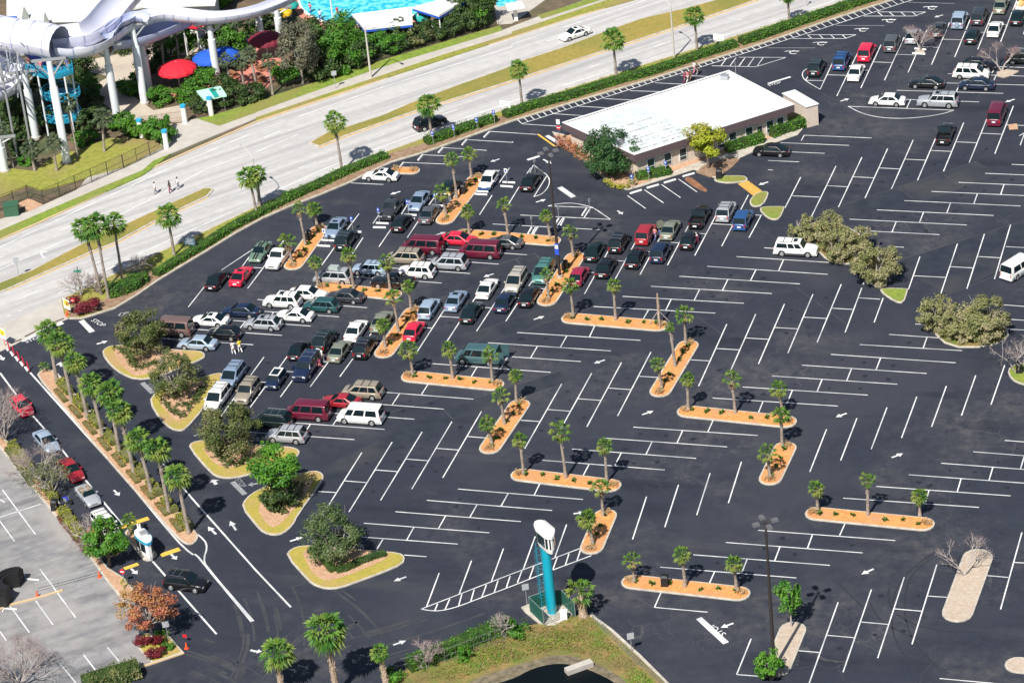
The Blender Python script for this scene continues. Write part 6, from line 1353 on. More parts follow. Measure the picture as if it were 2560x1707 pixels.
def screen(a, b, mat, lab, name='screen_fence', h=1.9, post='steel_grey', grp=None, z=.1, step=2.4, cat='fence', mesh_=True, r_=.035, rails=(1.0,)):
    L = math.dist(a,b); n = max(1,int(round(L/step))); t = empty(name,(a[0],a[1],z),math.atan2(b[1]-a[1],b[0]-a[0]),lab,cat,grp)
    if mesh_: MB().box((L/2,0,h/2),(L,.03,h-.06)).obj('panel',mat,t)
    for k in range(n+1): MB().tube([(L*k/n,0,0),(L*k/n,0,h+.06)],r_,5).obj('post',post,t)
    m = MB(); 
    for f in rails: m.tube([(0,0,h*f),(L,0,h*f)],r_*.8,4)
    m.obj('rail',post,t); return t
q = [H6(*p) for p in ((122,1235),(285,1395),(300,1400),(620,1270),(505,1150),(320,1165))]
gy = 'green screens round the tower'
screen(q[0],q[1],'green_screen','green screened fence on the left front side of the tower yard',grp=gy,h=1.8); screen(q[5],q[0],'green_screen','green screened fence behind the tower on the left',grp=gy,h=1.8); screen(q[4],H6(660,1300),'green_screen','green screened fence on the right side of the tower yard',grp=gy,h=1.8); screen(q[5],q[4],'green_screen','short dark green screen directly behind the tower column',grp=gy,h=1.8)
pm('fence_grey',(.16,.17,.16),rough=.7); mesh_mat = pm('chain_mesh',(.20,.21,.19),rough=.8)
def wires(a, b, lab, h=1.5, name='chain_fence', grp='chain link fence runs', step=2.6, mat='fence_grey', nx=None, z=.1, r_=.025, dx=.5):
    L = math.dist(a,b); t = empty(name,(a[0],a[1],z),math.atan2(b[1]-a[1],b[0]-a[0]),lab,'fence',grp); n = max(1,int(round(L/step)))
    for k in range(n+1): MB().tube([(L*k/n,0,0),(L*k/n,0,h+.05)],r_,5).obj('post',mat,t)
    m = MB()
    for zz in (.08,h*.5,h): m.box((L/2,0,zz),(L,.03,.04))
    for k in range(int(L/dx)): m.box(((k+.5)*dx,0,h/2),(.018,.018,h))
    m.obj('mesh_panel',mat,t)
wires(F4(1310,1475),F4(1740,1370),'chain link fence at the left end of the bottom hedge'); wires(F4(1740,1385),F4(2350,1150),'chain link fence in front of the bottom hedge near the tower'); wires(q[2],q[3],'low chain fence closing the front of the tower yard'); wires(F5(740,990),F5(1050,1300),'low broken fence along the top of the grassy bank, upper run',h=.8); wires(F5(1050,1300),F5(1380,1600),'low broken fence along the top of the grassy bank, lower run',h=.8)
g = H6(525,1320); t = empty('utility_cabinet',(g[0],g[1],.14),.2,'white utility cabinet in the tower yard','cabinet'); MB().box((0,0,.45),(.7,.5,.9)).obj('body','frame_white',t); MB().box((0,0,.92),(.78,.58,.06)).obj('lid','frame_white',t)
g0, g1 = F5(500,1490), F5(735,1405); t = empty('pond_pipe',(g0[0],g0[1],.15),math.atan2(g1[1]-g0[1],g1[0]-g0[0]),'pale concrete drain block reaching into the dark pond','drain'); L = math.dist(g0,g1); MB().box((L/2,0,.2),(L,.8,.55)).obj('slab','sidewalk_concrete',t)
# rough growth on the bank
bp_ = F5.L(-900,1560,-300,1250,0,1080,330,1060,540,960,700,960,860,1150,1100,1380,1300,1560,1420,1700,1150,1720,1040,1500,850,1370,600,1290,400,1270,150,1330,0,1380,-500,1540)
def inside(p, q):
    c = False; n = len(q)
    for i in range(n):
        a, b = q[i], q[i-1]
        if (a[1] > p[1]) != (b[1] > p[1]) and p[0] < (b[0]-a[0])*(p[1]-a[1])/(b[1]-a[1])+a[0]: c = not c
    return c
xs_ = [p[0] for p in bp_]; ys_ = [p[1] for p in bp_]; r = random.Random(8); P = {0:[],1:[]}; cl = [(r.uniform(min(xs_),max(xs_)),r.uniform(min(ys_),max(ys_)),r.uniform(.5,2.2)) for _ in range(60)]
for k in range(16000):
    c0_ = cl[k%60]; p = (c0_[0]+r.gauss(0,c0_[2]),c0_[1]+r.gauss(0,c0_[2])) if k%3 else (r.uniform(min(xs_),max(xs_)),r.uniform(min(ys_),max(ys_)))
    if inside(p,bp_): P[0 if (k%3 and (k%60) < 30) else 1].append((p[0],p[1],.10+r.random()*.16))
tag(cards('rough_grass',np.array(P[0]),.16,leafmat('weed_green',(.10,.22,.02),(.24,.33,.04),.9),None,seed=4,asp=.3,flat=.7),kind='stuff'); tag(cards('dry_weeds',np.array(P[1]),.15,leafmat('weed_dry',(.30,.20,.08),(.22,.22,.05),.9),None,seed=5,asp=.3,flat=.7),kind='stuff')
# ---- ticket booth
g = F2(1790,1440); bo = empty('ticket_booth',(g[0],g[1],.17),0,'white rounded ticket booth with a bright blue roof band','booth')
pl = F2.L(1638,1235,1645,1185,1680,1158,1720,1150,1765,1160,1855,1250,1862,1285,1845,1325,1800,1345,1760,1335,1690,1290,z=2.75)
w0 = cabin(bo, pl, .0, 2.65, 'booth_white', 'booth_blue'); wallwins(bo, w0, .95, 1.95, gap=.1, minl=.35)
m = MB(); cc_ = F2(1760,1250,2.7); m.box((cc_[0]-g[0],cc_[1]-g[1],2.7),(.8,.8,.25),rz=.7); m.obj('roof_vent','steel_grey',bo)
m = MB(); cc_ = F2(1695,1190,2.7)
for s in (0,.25): m.tube([(cc_[0]-g[0]+s,cc_[1]-g[1],2.4),(cc_[0]-g[0]+s,cc_[1]-g[1],3.2)],.09,8)
m.obj('roof_pipes','booth_white',bo)
patch('booth_slab', F2.L(1690,1450,1740,1560,1830,1590,1920,1530,1925,1490,1850,1440), 'kerb_concrete', z=.24, smooth=1)
# ---- motorcycle in the shade of the bare tree
g = F2(815,860); mc = empty('motorcycle',g,LEFTR+.3,'blue motorcycle parked in the shade of the bare trees','motorcycle')
for x in (-.72,.72): w_ = MB().tube([(x,-.06,.32),(x,.06,.32)],.32,16).obj('wheel','tyre_rubber',mc)
MB().box((0,0,.62),(1.0,.26,.30),top=(.7,.7)).obj('tank',pm('moto_blue',(.02,.05,.45),rough=.3,coat=.6),mc); MB().box((-.45,0,.82),(.7,.28,.12)).obj('seat','dark_trim',mc); MB().tube([(.72,0,.32),(.5,0,.95)],.05,6).obj('fork','chrome',mc); MB().tube([(.45,-.4,1.02),(.5,0,.98),(.45,.4,1.02)],.03,5).obj('handlebar','chrome',mc); MB().box((0,0,.36),(.5,.35,.35)).obj('engine','steel_grey',mc)
# ---- black curved seating thing and crowd barrier in the old lot
g = F3(150,455); t = empty('curved_black_frame',g,0,'black curved ribbed structure standing on the old grey lot','structure'); m = MB()
for k in range(5):
    r_ = 1.3+k*.34; pts = [(r_*math.cos(a),r_*math.sin(a)) for a in np.linspace(rad(95),rad(275),14)]; Lq, Rq = strip(pts,.28)
    for i in range(len(pts)-1): m.prism([Lq[i],Lq[i+1],Rq[i+1],Rq[i]],.1,2.3-.22*abs(k-2)*1.0-k*.12)
m.obj('shell','dark_trim',t); m = MB()
for a in np.linspace(rad(100),rad(270),6): m.box((3.0*math.cos(a),3.0*math.sin(a),.06),(.9,.12,.12),rz=a)
for y in (-2.8,2.8): m.box((.6,y,.06),(1.6,.14,.12))
m.obj('floor_frame','frame_white',t)
def barrier(a, b, l):
    L = math.dist(a,b); t = empty('crowd_barrier',(a[0],a[1],0),math.atan2(b[1]-a[1],b[0]-a[0]),l,'barrier','grey crowd barriers'); m = MB(); m.tube([(0,0,.1),(0,0,1.05),(L,0,1.05),(L,0,.1)],.03,5)
    m.tube([(0,0,.2),(L,0,.2)],.025,4)
    for k in range(int(L/.16)): m.box(((k+.5)*.16,0,.62),(.02,.02,.85))
    m.obj('frame','steel_grey',t)
    for x in (.3,L-.3): MB().box((x,0,.03),(.06,.7,.05)).obj('foot','steel_grey',t)
barrier(F3(320,440),F3(505,395),'left grey crowd barrier on the old lot'); barrier(F3(505,395),F3(710,340),'middle grey crowd barrier on the old lot'); barrier(F3(710,340),F3(905,285),'right grey crowd barrier on the old lot')
kerb_line('low_kerb',F3.L(-50,625,0,600,110,555,330,500,580,425),.25,.14,'yellow_kerb'); kerb_line('low_kerb',F3.L(1690,1000,1400,1098,1270,1140),.25,.14,'yellow_kerb')
o = MB().box((0,0,.35),(1.1,.8,.7)).obj('orange_crate','orange_plastic'); g = F2(1150,1275); o.location = (g[0],g[1],.17); tag(o,'orange box behind a bare tree beside the white SUV','box')
t = empty('transformer_box',(*D1(115,430),.16),.35,'green utility transformer box beside the far pavement at the left edge','utility box'); MB().box((0,0,.75),(1.9,1.6,1.5)).obj('body',pm('utility_green',(.035,.11,.06),rough=.6),t); MB().box((0,0,1.53),(2.0,1.7,.08)).obj('lid','utility_green',t)
# ================================================================ PEOPLE
def skin_body(pose):
    P = dict(pel=(0,0,.93),wai=(0,0,1.12),che=(.0,0,1.36),nek=(.01,0,1.52),chi=(.04,0,1.60),hed=(.03,0,1.72),sl=(0,.17,1.44),sr=(0,-.17,1.44),el=(-.03,.25,1.16),er=(.06,-.25,1.17),wl=(.10,.27,.93),wr=(.22,-.27,.98),hl=(.14,.27,.84),hr=(.28,-.27,.90),
      tl=(0,.10,.88),tr=(0,-.10,.88),kl=(.16,.11,.50),kr=(-.08,-.11,.50),al=(.12,.11,.09),ar=(-.32,-.11,.14),fl=(.28,.12,.04),fr=(-.20,-.12,.04))
    if pose == 'bend': P.update(wai=(.10,0,1.08),che=(.30,0,1.18),nek=(.46,0,1.22),chi=(.53,0,1.20),hed=(.62,0,1.18),sl=(.36,.17,1.20),sr=(.36,-.17,1.20),el=(.45,.22,.95),er=(.45,-.22,.95),wl=(.58,.2,.78),wr=(.58,-.2,.78),hl=(.64,.2,.71),hr=(.64,-.2,.71),kl=(.03,.11,.5),kr=(.0,-.11,.5),al=(0,.11,.09),ar=(-.04,-.11,.09),fl=(.15,.12,.04),fr=(.12,-.12,.04))
    if pose == 'kneel':
        for k in P: P[k] = (P[k][0],P[k][1],P[k][2]-.50)
        P.update(kl=(.36,.13,.50),kr=(.10,-.13,.10),al=(.30,.13,.10),ar=(-.30,-.13,.08),fl=(.46,.13,.04),fr=(-.42,-.13,.05),che=(.12,0,.84),nek=(.18,0,1.0),chi=(.23,0,1.05),hed=(.24,0,1.16))
    Rr = dict(pel=.14,wai=.12,che=.15,nek=.055,chi=.075,hed=.10,sl=.065,sr=.065,el=.042,er=.042,wl=.028,wr=.028,hl=.035,hr=.035,tl=.09,tr=.09,kl=.058,kr=.058,al=.036,ar=.036,fl=.035,fr=.035)
    E = [('pel','wai'),('wai','che'),('che','nek'),('nek','chi'),('chi','hed'),('che','sl'),('che','sr'),('sl','el'),('sr','er'),('el','wl'),('er','wr'),('wl','hl'),('wr','hr'),('pel','tl'),('pel','tr'),('tl','kl'),('tr','kr'),('kl','al'),('kr','ar'),('al','fl'),('ar','fr')]
    ks = list(P); me = bpy.data.meshes.new('body'); me.from_pydata([P[k] for k in ks],[(ks.index(a),ks.index(b)) for a,b in E],[]); o = bpy.data.objects.new('tmp',me); col.objects.link(o)
    o.modifiers.new('s','SKIN'); sv = me.skin_vertices[0].data
    for i,k in enumerate(ks): sv[i].radius = (Rr[k],Rr[k])
    sv[0].use_root = True
    o.modifiers.new('d','SUBSURF').levels = 1
    dg = bpy.context.evaluated_depsgraph_get(); bm_ = bpy.data.meshes.new_from_object(o.evaluated_get(dg)); bpy.data.objects.remove(o); bm_.materials.append(None)
    def cloth(a, b, r1, r2, extra=()):
        m = MB(); m.tube([P[a],tuple((P[a][i]+P[b][i])/2 for i in range(3)),P[b]],[r1,(r1+r2)/2,r2],10)
        for x,y,r3,r4 in extra: m.tube([P[x],tuple(P[x][i]*.35+P[y][i]*.65 for i in range(3))],[r3,r4],8)
        return m
    sh = cloth('pel','nek',.165,.09,(('sl','el',.10,.065),('sr','er',.10,.065),('sl','che',.10,.16),('sr','che',.10,.16))).mesh('shirt'); sh.materials.append(None)
    pn = cloth('pel','pel',.0,.0) if 0 else MB(); pn.tube([tuple(P['pel'][i]+(0,0,.10)[i] for i in range(3)),P['pel'],tuple((P['tl'][i]+P['tr'][i])/2-(0,0,.06)[i] for i in range(3))],[.16,.17,.15],10)
    for s in 'lr': pn.tube([P['t'+s],P['k'+s],P['a'+s]],[.11,.082,.062],8)
    pn = pn.mesh('trousers'); pn.materials.append(None)
    hr = MB(); h_ = P['hed']; hr.tube([(h_[0]-.03,h_[1],h_[2]-.06),(h_[0]-.02,h_[1],h_[2]+.05),(h_[0]-.01,h_[1],h_[2]+.13)],[.112,.118,.05],10); hr = hr.mesh('hair'); hr.materials.append(None)
    fc = MB(); fc.box((h_[0]+.105,h_[1],h_[2]-.02),(.03,.03,.04)); fc.box((h_[0]+.095,h_[1]-.035,h_[2]+.01),(.015,.02,.012)); fc.box((h_[0]+.095,h_[1]+.035,h_[2]+.01),(.015,.02,.012)); fc = fc.mesh('face'); fc.materials.append(None)
    return bm_, sh, pn, hr, fc
BOD = {k: skin_body(k) for k in ('walk','bend','kneel')}
for n_, c_ in dict(skin=(.55,.33,.24),dark_skin=(.12,.07,.05),cloth_white=(.78,.78,.78),cloth_yellow=(.75,.62,.02),cloth_pink=(.70,.22,.25),cloth_black=(.02,.02,.02),cloth_blue=(.06,.10,.30),cloth_grey=(.25,.26,.30),cloth_maroon=(.25,.03,.08),hair_brown=(.08,.045,.03),cloth_brown=(.14,.07,.05)).items(): pm(n_, c_, rough=.85)
def person(c, x, y, rz, lab, shirt, pants, pose='walk', skin='skin', s=1.0, group=None, z=0.0):
    g = c(x,y,z); t = empty('person',(g[0],g[1],z),rz,lab,'person',group); t.scale = (s,s,s)
    for nm, me, mt in zip(('body','shirt','trousers','hair','face'),BOD[pose],(skin,shirt,pants,'hair_brown','hair_brown')): part(nm, me, 'skin' if nm == 'face' else mt, t)
    return t
A_ = ROAD_ANG
person(D1,1420,240,A_+3,'walker in white top and pale trousers, left of the three on the road','cloth_white','cloth_grey',group='walkers crossing the road'); person(D1,1555,228,A_+3,'walker in a black top, middle of the three on the road','cloth_black','cloth_maroon',skin='dark_skin',group='walkers crossing the road'); person(D1,1628,195,A_+3,'walker in white top and dark trousers, right of the three','cloth_white','cloth_grey',skin='dark_skin',group='walkers crossing the road')
person(E1,1035,1262,2.4,'person in white walking beside the one in yellow','cloth_white','cloth_white',group='two walkers by the black hatchback'); person(E1,1125,1235,2.4,'person in a yellow shirt and white shorts walking','cloth_yellow','cloth_white',group='two walkers by the black hatchback')
person(E5,1483,160,.4,'person in white standing behind the open car door','cloth_white','cloth_grey'); person(E5,1462,212,3.3,'person in maroon kneeling beside the open car door','cloth_maroon','cloth_pink','kneel')
person(E4,840,850,1.2,'person in a pink top beside the maroon SUV','cloth_pink','cloth_blue'); person(E4,893,815,2.0,'child in blue beside the olive gold sedan','cloth_blue','cloth_blue',s=.65); person(E4,1335,880,2.6,'person in white bending at the black hatchback','cloth_white','cloth_maroon','bend')
person(D3,2010,490,2.5,'person in yellow bending beside the palm and dark green car','cloth_yellow','cloth_grey','bend')
pg = 'people walking on the ladder marking'
for x, y, l, sh_, pn_ in ((1665,668,'person in pale clothes behind another near the ladder marking','cloth_white','cloth_pink'),(1692,690,'person in black near the ladder marking','cloth_black','cloth_grey'),(1575,762,'person in dark pink, left of the group behind the flat roof','cloth_maroon','cloth_maroon'),(1603,755,'person in pale pink in the middle of the group behind the roof','cloth_pink','cloth_white'),(1630,745,'person in brown, right of the group behind the roof','cloth_brown','cloth_brown')): person(C3,x,y,A_,l,sh_,pn_,group=pg)
# ================================================================ WATER PARK (beyond the road)
def P3(c, x, y, z): q = c(x,y,z); return (q[0],q[1],z)
def sweep(path, r, a0=180, a1=360, th=.14, n=14, closed=False):
    m = MB(); pts = [Vector(p) for p in path]; k = len(pts); rows = []
    for i, p in enumerate(pts):
        t_ = (pts[min(i+1,k-1)]-pts[max(i-1,0)]); t_.normalize(); s_ = t_.cross(Vector((0,0,1))).normalized(); u_ = s_.cross(t_)
        rr = r[i] if isinstance(r,(list,tuple)) else r
        row = [tuple(p+s_*math.cos(rad(a0+(a1-a0)*j/n))*rr+u_*math.sin(rad(a0+(a1-a0)*j/n))*rr) for j in range(n+1)]+[tuple(p+s_*math.cos(rad(a1-(a1-a0)*j/n))*(rr+th)+u_*math.sin(rad(a1-(a1-a0)*j/n))*(rr+th)) for j in range(n+1)]
        rows.append(row); m.v += row
    w_ = len(rows[0])
    for i in range(k-1):
        for j in range(w_): m.f.append((i*w_+j,i*w_+(j+1)%w_,(i+1)*w_+(j+1)%w_,(i+1)*w_+j))
    return m
def smooth3(p, n=2):
    for _ in range(n):
        q = [p[0]]
        for a, b in zip(p,p[1:]): q += [lerp(a,b,.25),lerp(a,b,.75)]
        p = q+[p[-1]]
    return p
def slide(lab, path, r, a0=180, a1=360, mat='slide_white', ribs=1.6, rib='slide_blue'):
    p = smooth3(path); c0 = p[0]; t = empty('water_slide',(c0[0],c0[1],0),0,lab,'water slide','white water slides'); p = [(q[0]-c0[0],q[1]-c0[1],q[2]) for q in p]
    if isinstance(r,tuple): r = [r[0]+(r[1]-r[0])*min(1,i_/(len(p)-1)*1.3) for i_ in range(len(p))]
    sweep(p,r,a0,a1).obj('trough',mat,t,50)
    d = 0; pts = []
    for i in range(1,len(p)-1):
        d += math.dist(p[i],p[i-1])
        if d > ribs: d = 0; pts.append(i)
    m = MB()
    for i in pts:
        v = Vector(p[i+1])-Vector(p[i-1]); v.normalize(); a, b = Vector(p[i])-v*.06, Vector(p[i])+v*.06; mm = sweep([tuple(a),tuple(b)],(r[i] if isinstance(r,list) else r)+.12,a0,a1,.12); m.add(mm.v,mm.f)
    m.obj('flanges',rib,t)
slide('huge white tube slide with ribs at the left edge',[P3(C1,x,y,z) for x,y,z in ((-260,250,14.5),(-50,290,14.5),(150,330,14.2),(350,350,14),(540,400,13.6))],2.3,0,360,ribs=2.2)
slide('long white open flume curving right from the tube mouth',[P3(C1,x,y,z) for x,y,z in ((560,380,13.2),(700,400,13),(850,370,12.8),(960,300,12.6),(1080,215,12.4),(1220,160,12.2),(1380,110,12),(1520,90,11.8),(1700,115,11.2),(1900,135,10.6),(2100,125,10),(2334,80,9.4),(2520,10,9.0),(2700,-80,8.8))],(2.1,1.15))
slide('upper white flume rising to the top edge',[P3(C1,x,y,z) for x,y,z in ((480,300,13.6),(640,280,13.6),(800,260,13.6),(920,180,13.6),(1000,80,13.6),(1090,-20,13.6),(1180,-120,13.6))],2.4)
slide('shaded lower flume passing under the long white one',[P3(C1,x,y,z) for x,y,z in ((1020,340,10.2),(1200,320,10),(1380,270,9.8),(1520,210,9.6),(1680,140,9.4))],1.7,mat='slide_blue')  # underside shade painted by the darker, bluer material
slide('lower white chute at the left edge',[P3(C1,x,y,z) for x,y,z in ((-200,560,8.5),(0,560,8.4),(120,640,8.2),(60,760,8),(-100,820,7.8))],1.9)
slide('thin pale chute twisting under the tube at the left edge',[P3(C1,x,y,z) for x,y,z in ((-80,420,11),(60,480,10.6),(170,560,10.2),(140,660,9.8),(20,720,9.4),(-80,700,9))],.8,ribs=1.2)
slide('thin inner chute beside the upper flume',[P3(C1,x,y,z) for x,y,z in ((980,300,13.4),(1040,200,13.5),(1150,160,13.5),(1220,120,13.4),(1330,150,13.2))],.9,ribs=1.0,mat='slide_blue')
def column(b, tp, lab, r_=.55, arms=True):
    g = G(*b); h = height(b,tp); tx = G(tp[0],tp[1],h); t = empty('slide_column',g,0,lab,'column','white slide columns'); MB().tube([(0,0,-.1),(0,0,h*.75),(0,0,h*.76),(0,0,h)],[r_,r_,r_*.75,r_*.7],20).obj('shaft','column_white',t,50)
    MB().tube([(0,0,-.05),(0,0,.35)],r_*1.25,16).obj('footing','kerb_concrete',t)
    if arms:
        for s in (-1,1): MB().tube([(0,0,h*.84),(s*1.9,s*.7,h+.2)],.13,6).obj('arm','steel_grey',t)
        MB().box((0,0,h+.25),(4.6,.35,.3),rz=.35).obj('beam','steel_grey',t)
for x0,y0,x1,y1,d in ((612,1490,470,560,'white slide column in front of the blue platform, nearest the lawn'),(1070,1085,955,430,'white slide column right of the blue platform'),(1320,950,1205,240,'white slide column left of the red parasol'),(1365,850,1290,390,'second white column close behind the one left of the red parasol'),(1985,745,1910,230,'white slide column between the red and blue parasols'),(1850,470,1820,250,'white slide column behind the blue parasol'),(330,1265,235,670,'grey shaded slide column left of the blue platform'),(45,1568,0,1270,'short white slide column at the left edge')): column(C1.px(x0,y0),C1.px(x1,y1),d)
column(C2.px(50,380),C2.px(15,110),'white slide column behind the maroon parasol'); column(C2.px(225,370),C2.px(205,90),'white slide column beside the big grey green tree')
# truss at the left edge
r = random.Random(3); g = C1(100,800); t = empty('steel_truss',g,0,'grey lattice of steel struts round the slide start at the left edge','truss'); m = MB()
for k in range(22): a, b = P3(C1,r.uniform(-60,200),r.uniform(200,900),r.uniform(7,14)), P3(C1,r.uniform(-40,220),r.uniform(200,800),r.uniform(8,15)); m.tube([(a[0]-g[0],a[1]-g[1],a[2]),(b[0]-g[0],b[1]-g[1],b[2])],.1,5)
for x in (-40,60,200): a = P3(C1,x,900,9); m.tube([(a[0]-g[0],a[1]-g[1],0),(a[0]-g[0],a[1]-g[1],14)],.16,6)
m.obj('struts','steel_grey',t)
# blue platform tower
g = C1(600,1240); t = empty('platform_tower',g,0,'bright blue railed platform tower with round lower decks','tower'); m = MB()
def relp(c,x,y,z): q = c(x,y,z); return (q[0]-g[0],q[1]-g[1])
top = [relp(C1,x,y,9.6) for x,y in ((230,600),(300,570),(460,600),(660,590),(670,660),(560,700),(480,720),(380,700),(240,660))]
me = MB().prism(top,9.4,9.75).mesh('deck'); tri(me); link('deck',me,'park_blue',t)
def railing(poly,z,h,nm='railing'):
    m = MB(); P_ = [(p[0],p[1],z+h) for p in poly]+[(poly[0][0],poly[0][1],z+h)]; m.tube(P_,.05,5); m.tube([(p[0],p[1],z+h*.5) for p in poly]+[(poly[0][0],poly[0][1],z+h*.5)],.03,4)
    n = len(poly)
    for i in range(n):
        a, b = poly[i], poly[(i+1)%n]; k = max(1,int(math.dist(a,b)/.5))
        for q in range(k): p = lerp(a,b,q/k); m.tube([(p[0],p[1],z),(p[0],p[1],z+h)],.03,4)
    m.obj(nm,'booth_blue',t)
railing(top,9.75,1.1)
for cx_, cy_, z in ((560,860,5.9),(575,1060,2.6)):
    q = relp(C1,cx_,cy_,z); cp = [(q[0]+2.7*math.cos(a),q[1]+2.2*math.sin(a)) for a in np.linspace(0,6.28,18)[:-1]]; me = MB().prism(cp,z-.2,z).mesh('deck'); tri(me); link('deck',me,'park_blue',t); railing(cp,z,1.0)
for dx,dy in ((-2,-1.2),(2,-1.2),(-1.6,1.5),(1.8,1.5),(0,-1.8)): MB().tube([(dx,dy,0),(dx,dy,9.5)],.13,8).obj('post','column_white',t)
m = MB()
for k in range(16): q = relp(C1,250+k*9,460+k*9,12.4-k*.18); m.box((q[0],q[1],12.4-k*.18),(1.6,.35,.08),rz=.4)
m.obj('stairs','sign_blue',t)
for i,(x,y,sh_) in enumerate(((270,630,'cloth_pink'),(340,650,'cloth_white'),(380,660,'cloth_pink'),(540,640,'cloth_white'),(470,680,'cloth_white'),(620,640,'cloth_blue'))): person(C1,x,y,i,'%s person from the left queueing on the blue platform' % ORD[i],sh_,'cloth_grey',z=9.76,group='people on the blue platform')
# white pavilions and pyramids
def pav(c, poly, z, lab, name='white_pavilion', roofm='roof_white', wallm='booth_white', th=.3, cat='building', valance=None, ins=1.0, posts=False):
    P_ = c.L(*poly,z=z); c0 = P_[0]; t = empty(name,c0,0,lab,cat); rl = [(p[0]-c0[0],p[1]-c0[1]) for p in P_]; me = MB().prism(rl,z-th,z).mesh('roof'); tri(me); link('roof',me,roofm,t)
    if valance: me = MB().prism(inset(rl,.04),z-th-.35,z-th-.003).mesh('valance'); tri(me); link('valance',me,valance,t)
    if posts:
        for p in inset(rl,.4): MB().tube([(p[0],p[1],0),(p[0],p[1],z-th)],.1,6).obj('post','frame_white',t)
    else: me = MB().prism(inset(rl,ins),0,z-th-.004).mesh('wall'); tri(me); link('wall',me,wallm,t)
    return t
pav(C1,(60,-300,60,140,330,195,740,185,870,145,1300,60,1960,40,2050,-300),5.0,'vast white roof filling the top left behind the slides')
pav(C1,(-200,150,-200,240,130,215,155,150),6.0,'bright blue tarp roof at the left edge','blue_tarp_roof','canopy_blue',cat='roof',posts=True)
pav(C2,(870,130,1420,62,1427,212,985,262),3.6,'long white awning beside the pool with a blue edge','white_awning',valance='canopy_blue',cat='awning',posts=True)
pav(C2,(1425,65,1740,-20,1900,5,1668,140),3.9,'angled white awning right of the long one','white_awning',valance='canopy_blue',cat='awning',posts=True)
pav(C2,(2270,35,2420,10,2450,60,2290,90),2.5,'small white roofed kiosk at the top of the photo','kiosk',cat='kiosk')
for x,y,s in ((240,190,1.8),(430,240,1.5)):
    g = C1(x,y,4.6); o = MB().box((0,0,3.4),(s*2.2,s*2.2,6.8),top=(.02,.02)).obj('pyramid_roof',pm('slate_roof',(.20,.22,.20),(.28,.30,.27),1.0)); o.location = (g[0],g[1],0); o.rotation_euler = (0,0,.5); tag(o,'taller grey pyramid roof before the white roof' if s > 1.6 else 'smaller grey pyramid roof before the white roof','roof','grey pyramid roofs')
t_ = pav(C1,(1790,830,2010,785,2065,865,1860,905),2.4,'pale green striped stall roof behind the fence','stall_roof',roofm=pm('mint_roof',(.45,.78,.62),rough=.6),cat='stall',posts=True)
m = MB(); a, b, c_, d = [C1(*p,2.42) for p in ((1900,812),(1945,800),(2000,878),(1955,888))]; l0 = t_.location; m.prism([(p[0]-l0.x,p[1]-l0.y) for p in (a,b,c_,d)],2.405,2.42); m.obj('stripe','canopy_teal',t_)
# parasols
def parasol(c, bx, by, z, R, mat, lab, n=14, h=1.0, grp='park parasols'):
    g = c(bx,by); t = empty('parasol',g,0,lab,'parasol',grp); MB().tube([(0,0,0),(0,0,z+h)],.07,6).obj('pole','frame_white',t); m = MB(); N = n*4; lv = 5
    for k in range(lv+1):
        f = k/lv
        for j in range(N):
            a = 6.2832*j/N; sc = 1-.06*abs(math.sin(a*n/2))**.5*0-(.07*(1-abs(math.sin(a*n/2)))*f); rr = R*f*sc if k < lv else R*1.0*sc; zz = z+h*(1-f*f)+.06*abs(math.sin(a*n/2))*f
            m.v.append((rr*math.cos(a),rr*math.sin(a),zz))
    for j in range(N): a = 6.2832*j/N; m.v.append((R*math.cos(a)*.99,R*math.sin(a)*.99,z-.28-.12*abs(math.sin(a*n/2))))
    for k in range(lv+1):
        for j in range(N): m.f.append((k*N+j,k*N+(j+1)%N,(k+1)*N+(j+1)%N,(k+1)*N+j))
    m.obj('canopy',mat,t,50)
parasol(C1,1640,800,3.0,2.85,'canopy_red','large bright red scalloped parasol'); parasol(C1,1930,700,3.0,2.4,'canopy_blue','large bright blue parasol behind a white column'); parasol(C1,2070,660,2.8,2.2,'canopy_blue','second blue parasol in shade behind the first'); parasol(C2,110,520,2.8,2.6,'canopy_maroon','large maroon parasol left of the big tree')
for c,x,y,m_,l in ((C2,1525,270,'canopy_teal','small teal parasol beside the long white awning'),(C2,265,110,'canopy_yellow','small orange parasol near the pool rim'),(C2,320,160,'canopy_teal','small teal parasol near the pool rim'),(C2,260,230,'canopy_yellow','yellow parasol behind the white column')): parasol(c,x,y,2.1,1.35,m_,l,8,.5)
t_ = pav(C1,(1640,230,1650,180,1930,190,1790,255),5.0,'red roof seen under the white flume','red_roof',roofm='canopy_red',cat='roof',posts=True)
# pool
patch('pool_deck', C2.L(300,-60,330,60,400,160,560,240,700,285,1000,300,1450,210,1640,120,1800,-60), 'terracotta', z=.10)
patch('pool', chaikin(C2.L(385,-80,390,40,440,125,560,190,650,230,860,240,1200,215,1430,160,1570,105,1700,-10,1740,-80),2), 'pool_water', z=.16)
kerb_line('pool_rim', chaikin(C2.L(385,-80,390,40,440,125,560,190,650,230,860,240,1200,215,1430,160,1570,105,1700,-10),2,False),.3,.32,'booth_white')
patch('second_pool', C2.L(2180,0,2380,-60,2500,-60,2330,40,2200,70), 'pool_water', z=.12)
person(C2,500,125,1,'bather in red standing at the pool edge','cloth_pink','cloth_blue',group='people in the pool'); person(C2,590,190,2,'bather in white at the near pool corner','cloth_white','cloth_blue',group='people in the pool')
g = C2(740,140); t = empty('lifeguard_float',(g[0],g[1],.16),0,'bather in red on a float in the pool','person'); part('body',BOD['kneel'][0],'skin',t); part('shirt',BOD['kneel'][1],'canopy_red',t)
g = C2(712,262); o = MB().tube([(0,0,0),(0,0,9)],.12,8).obj('flag_pole','frame_white'); o.location = (g[0],g[1],0); tag(o,'thin white pole crossing the pool','pole')
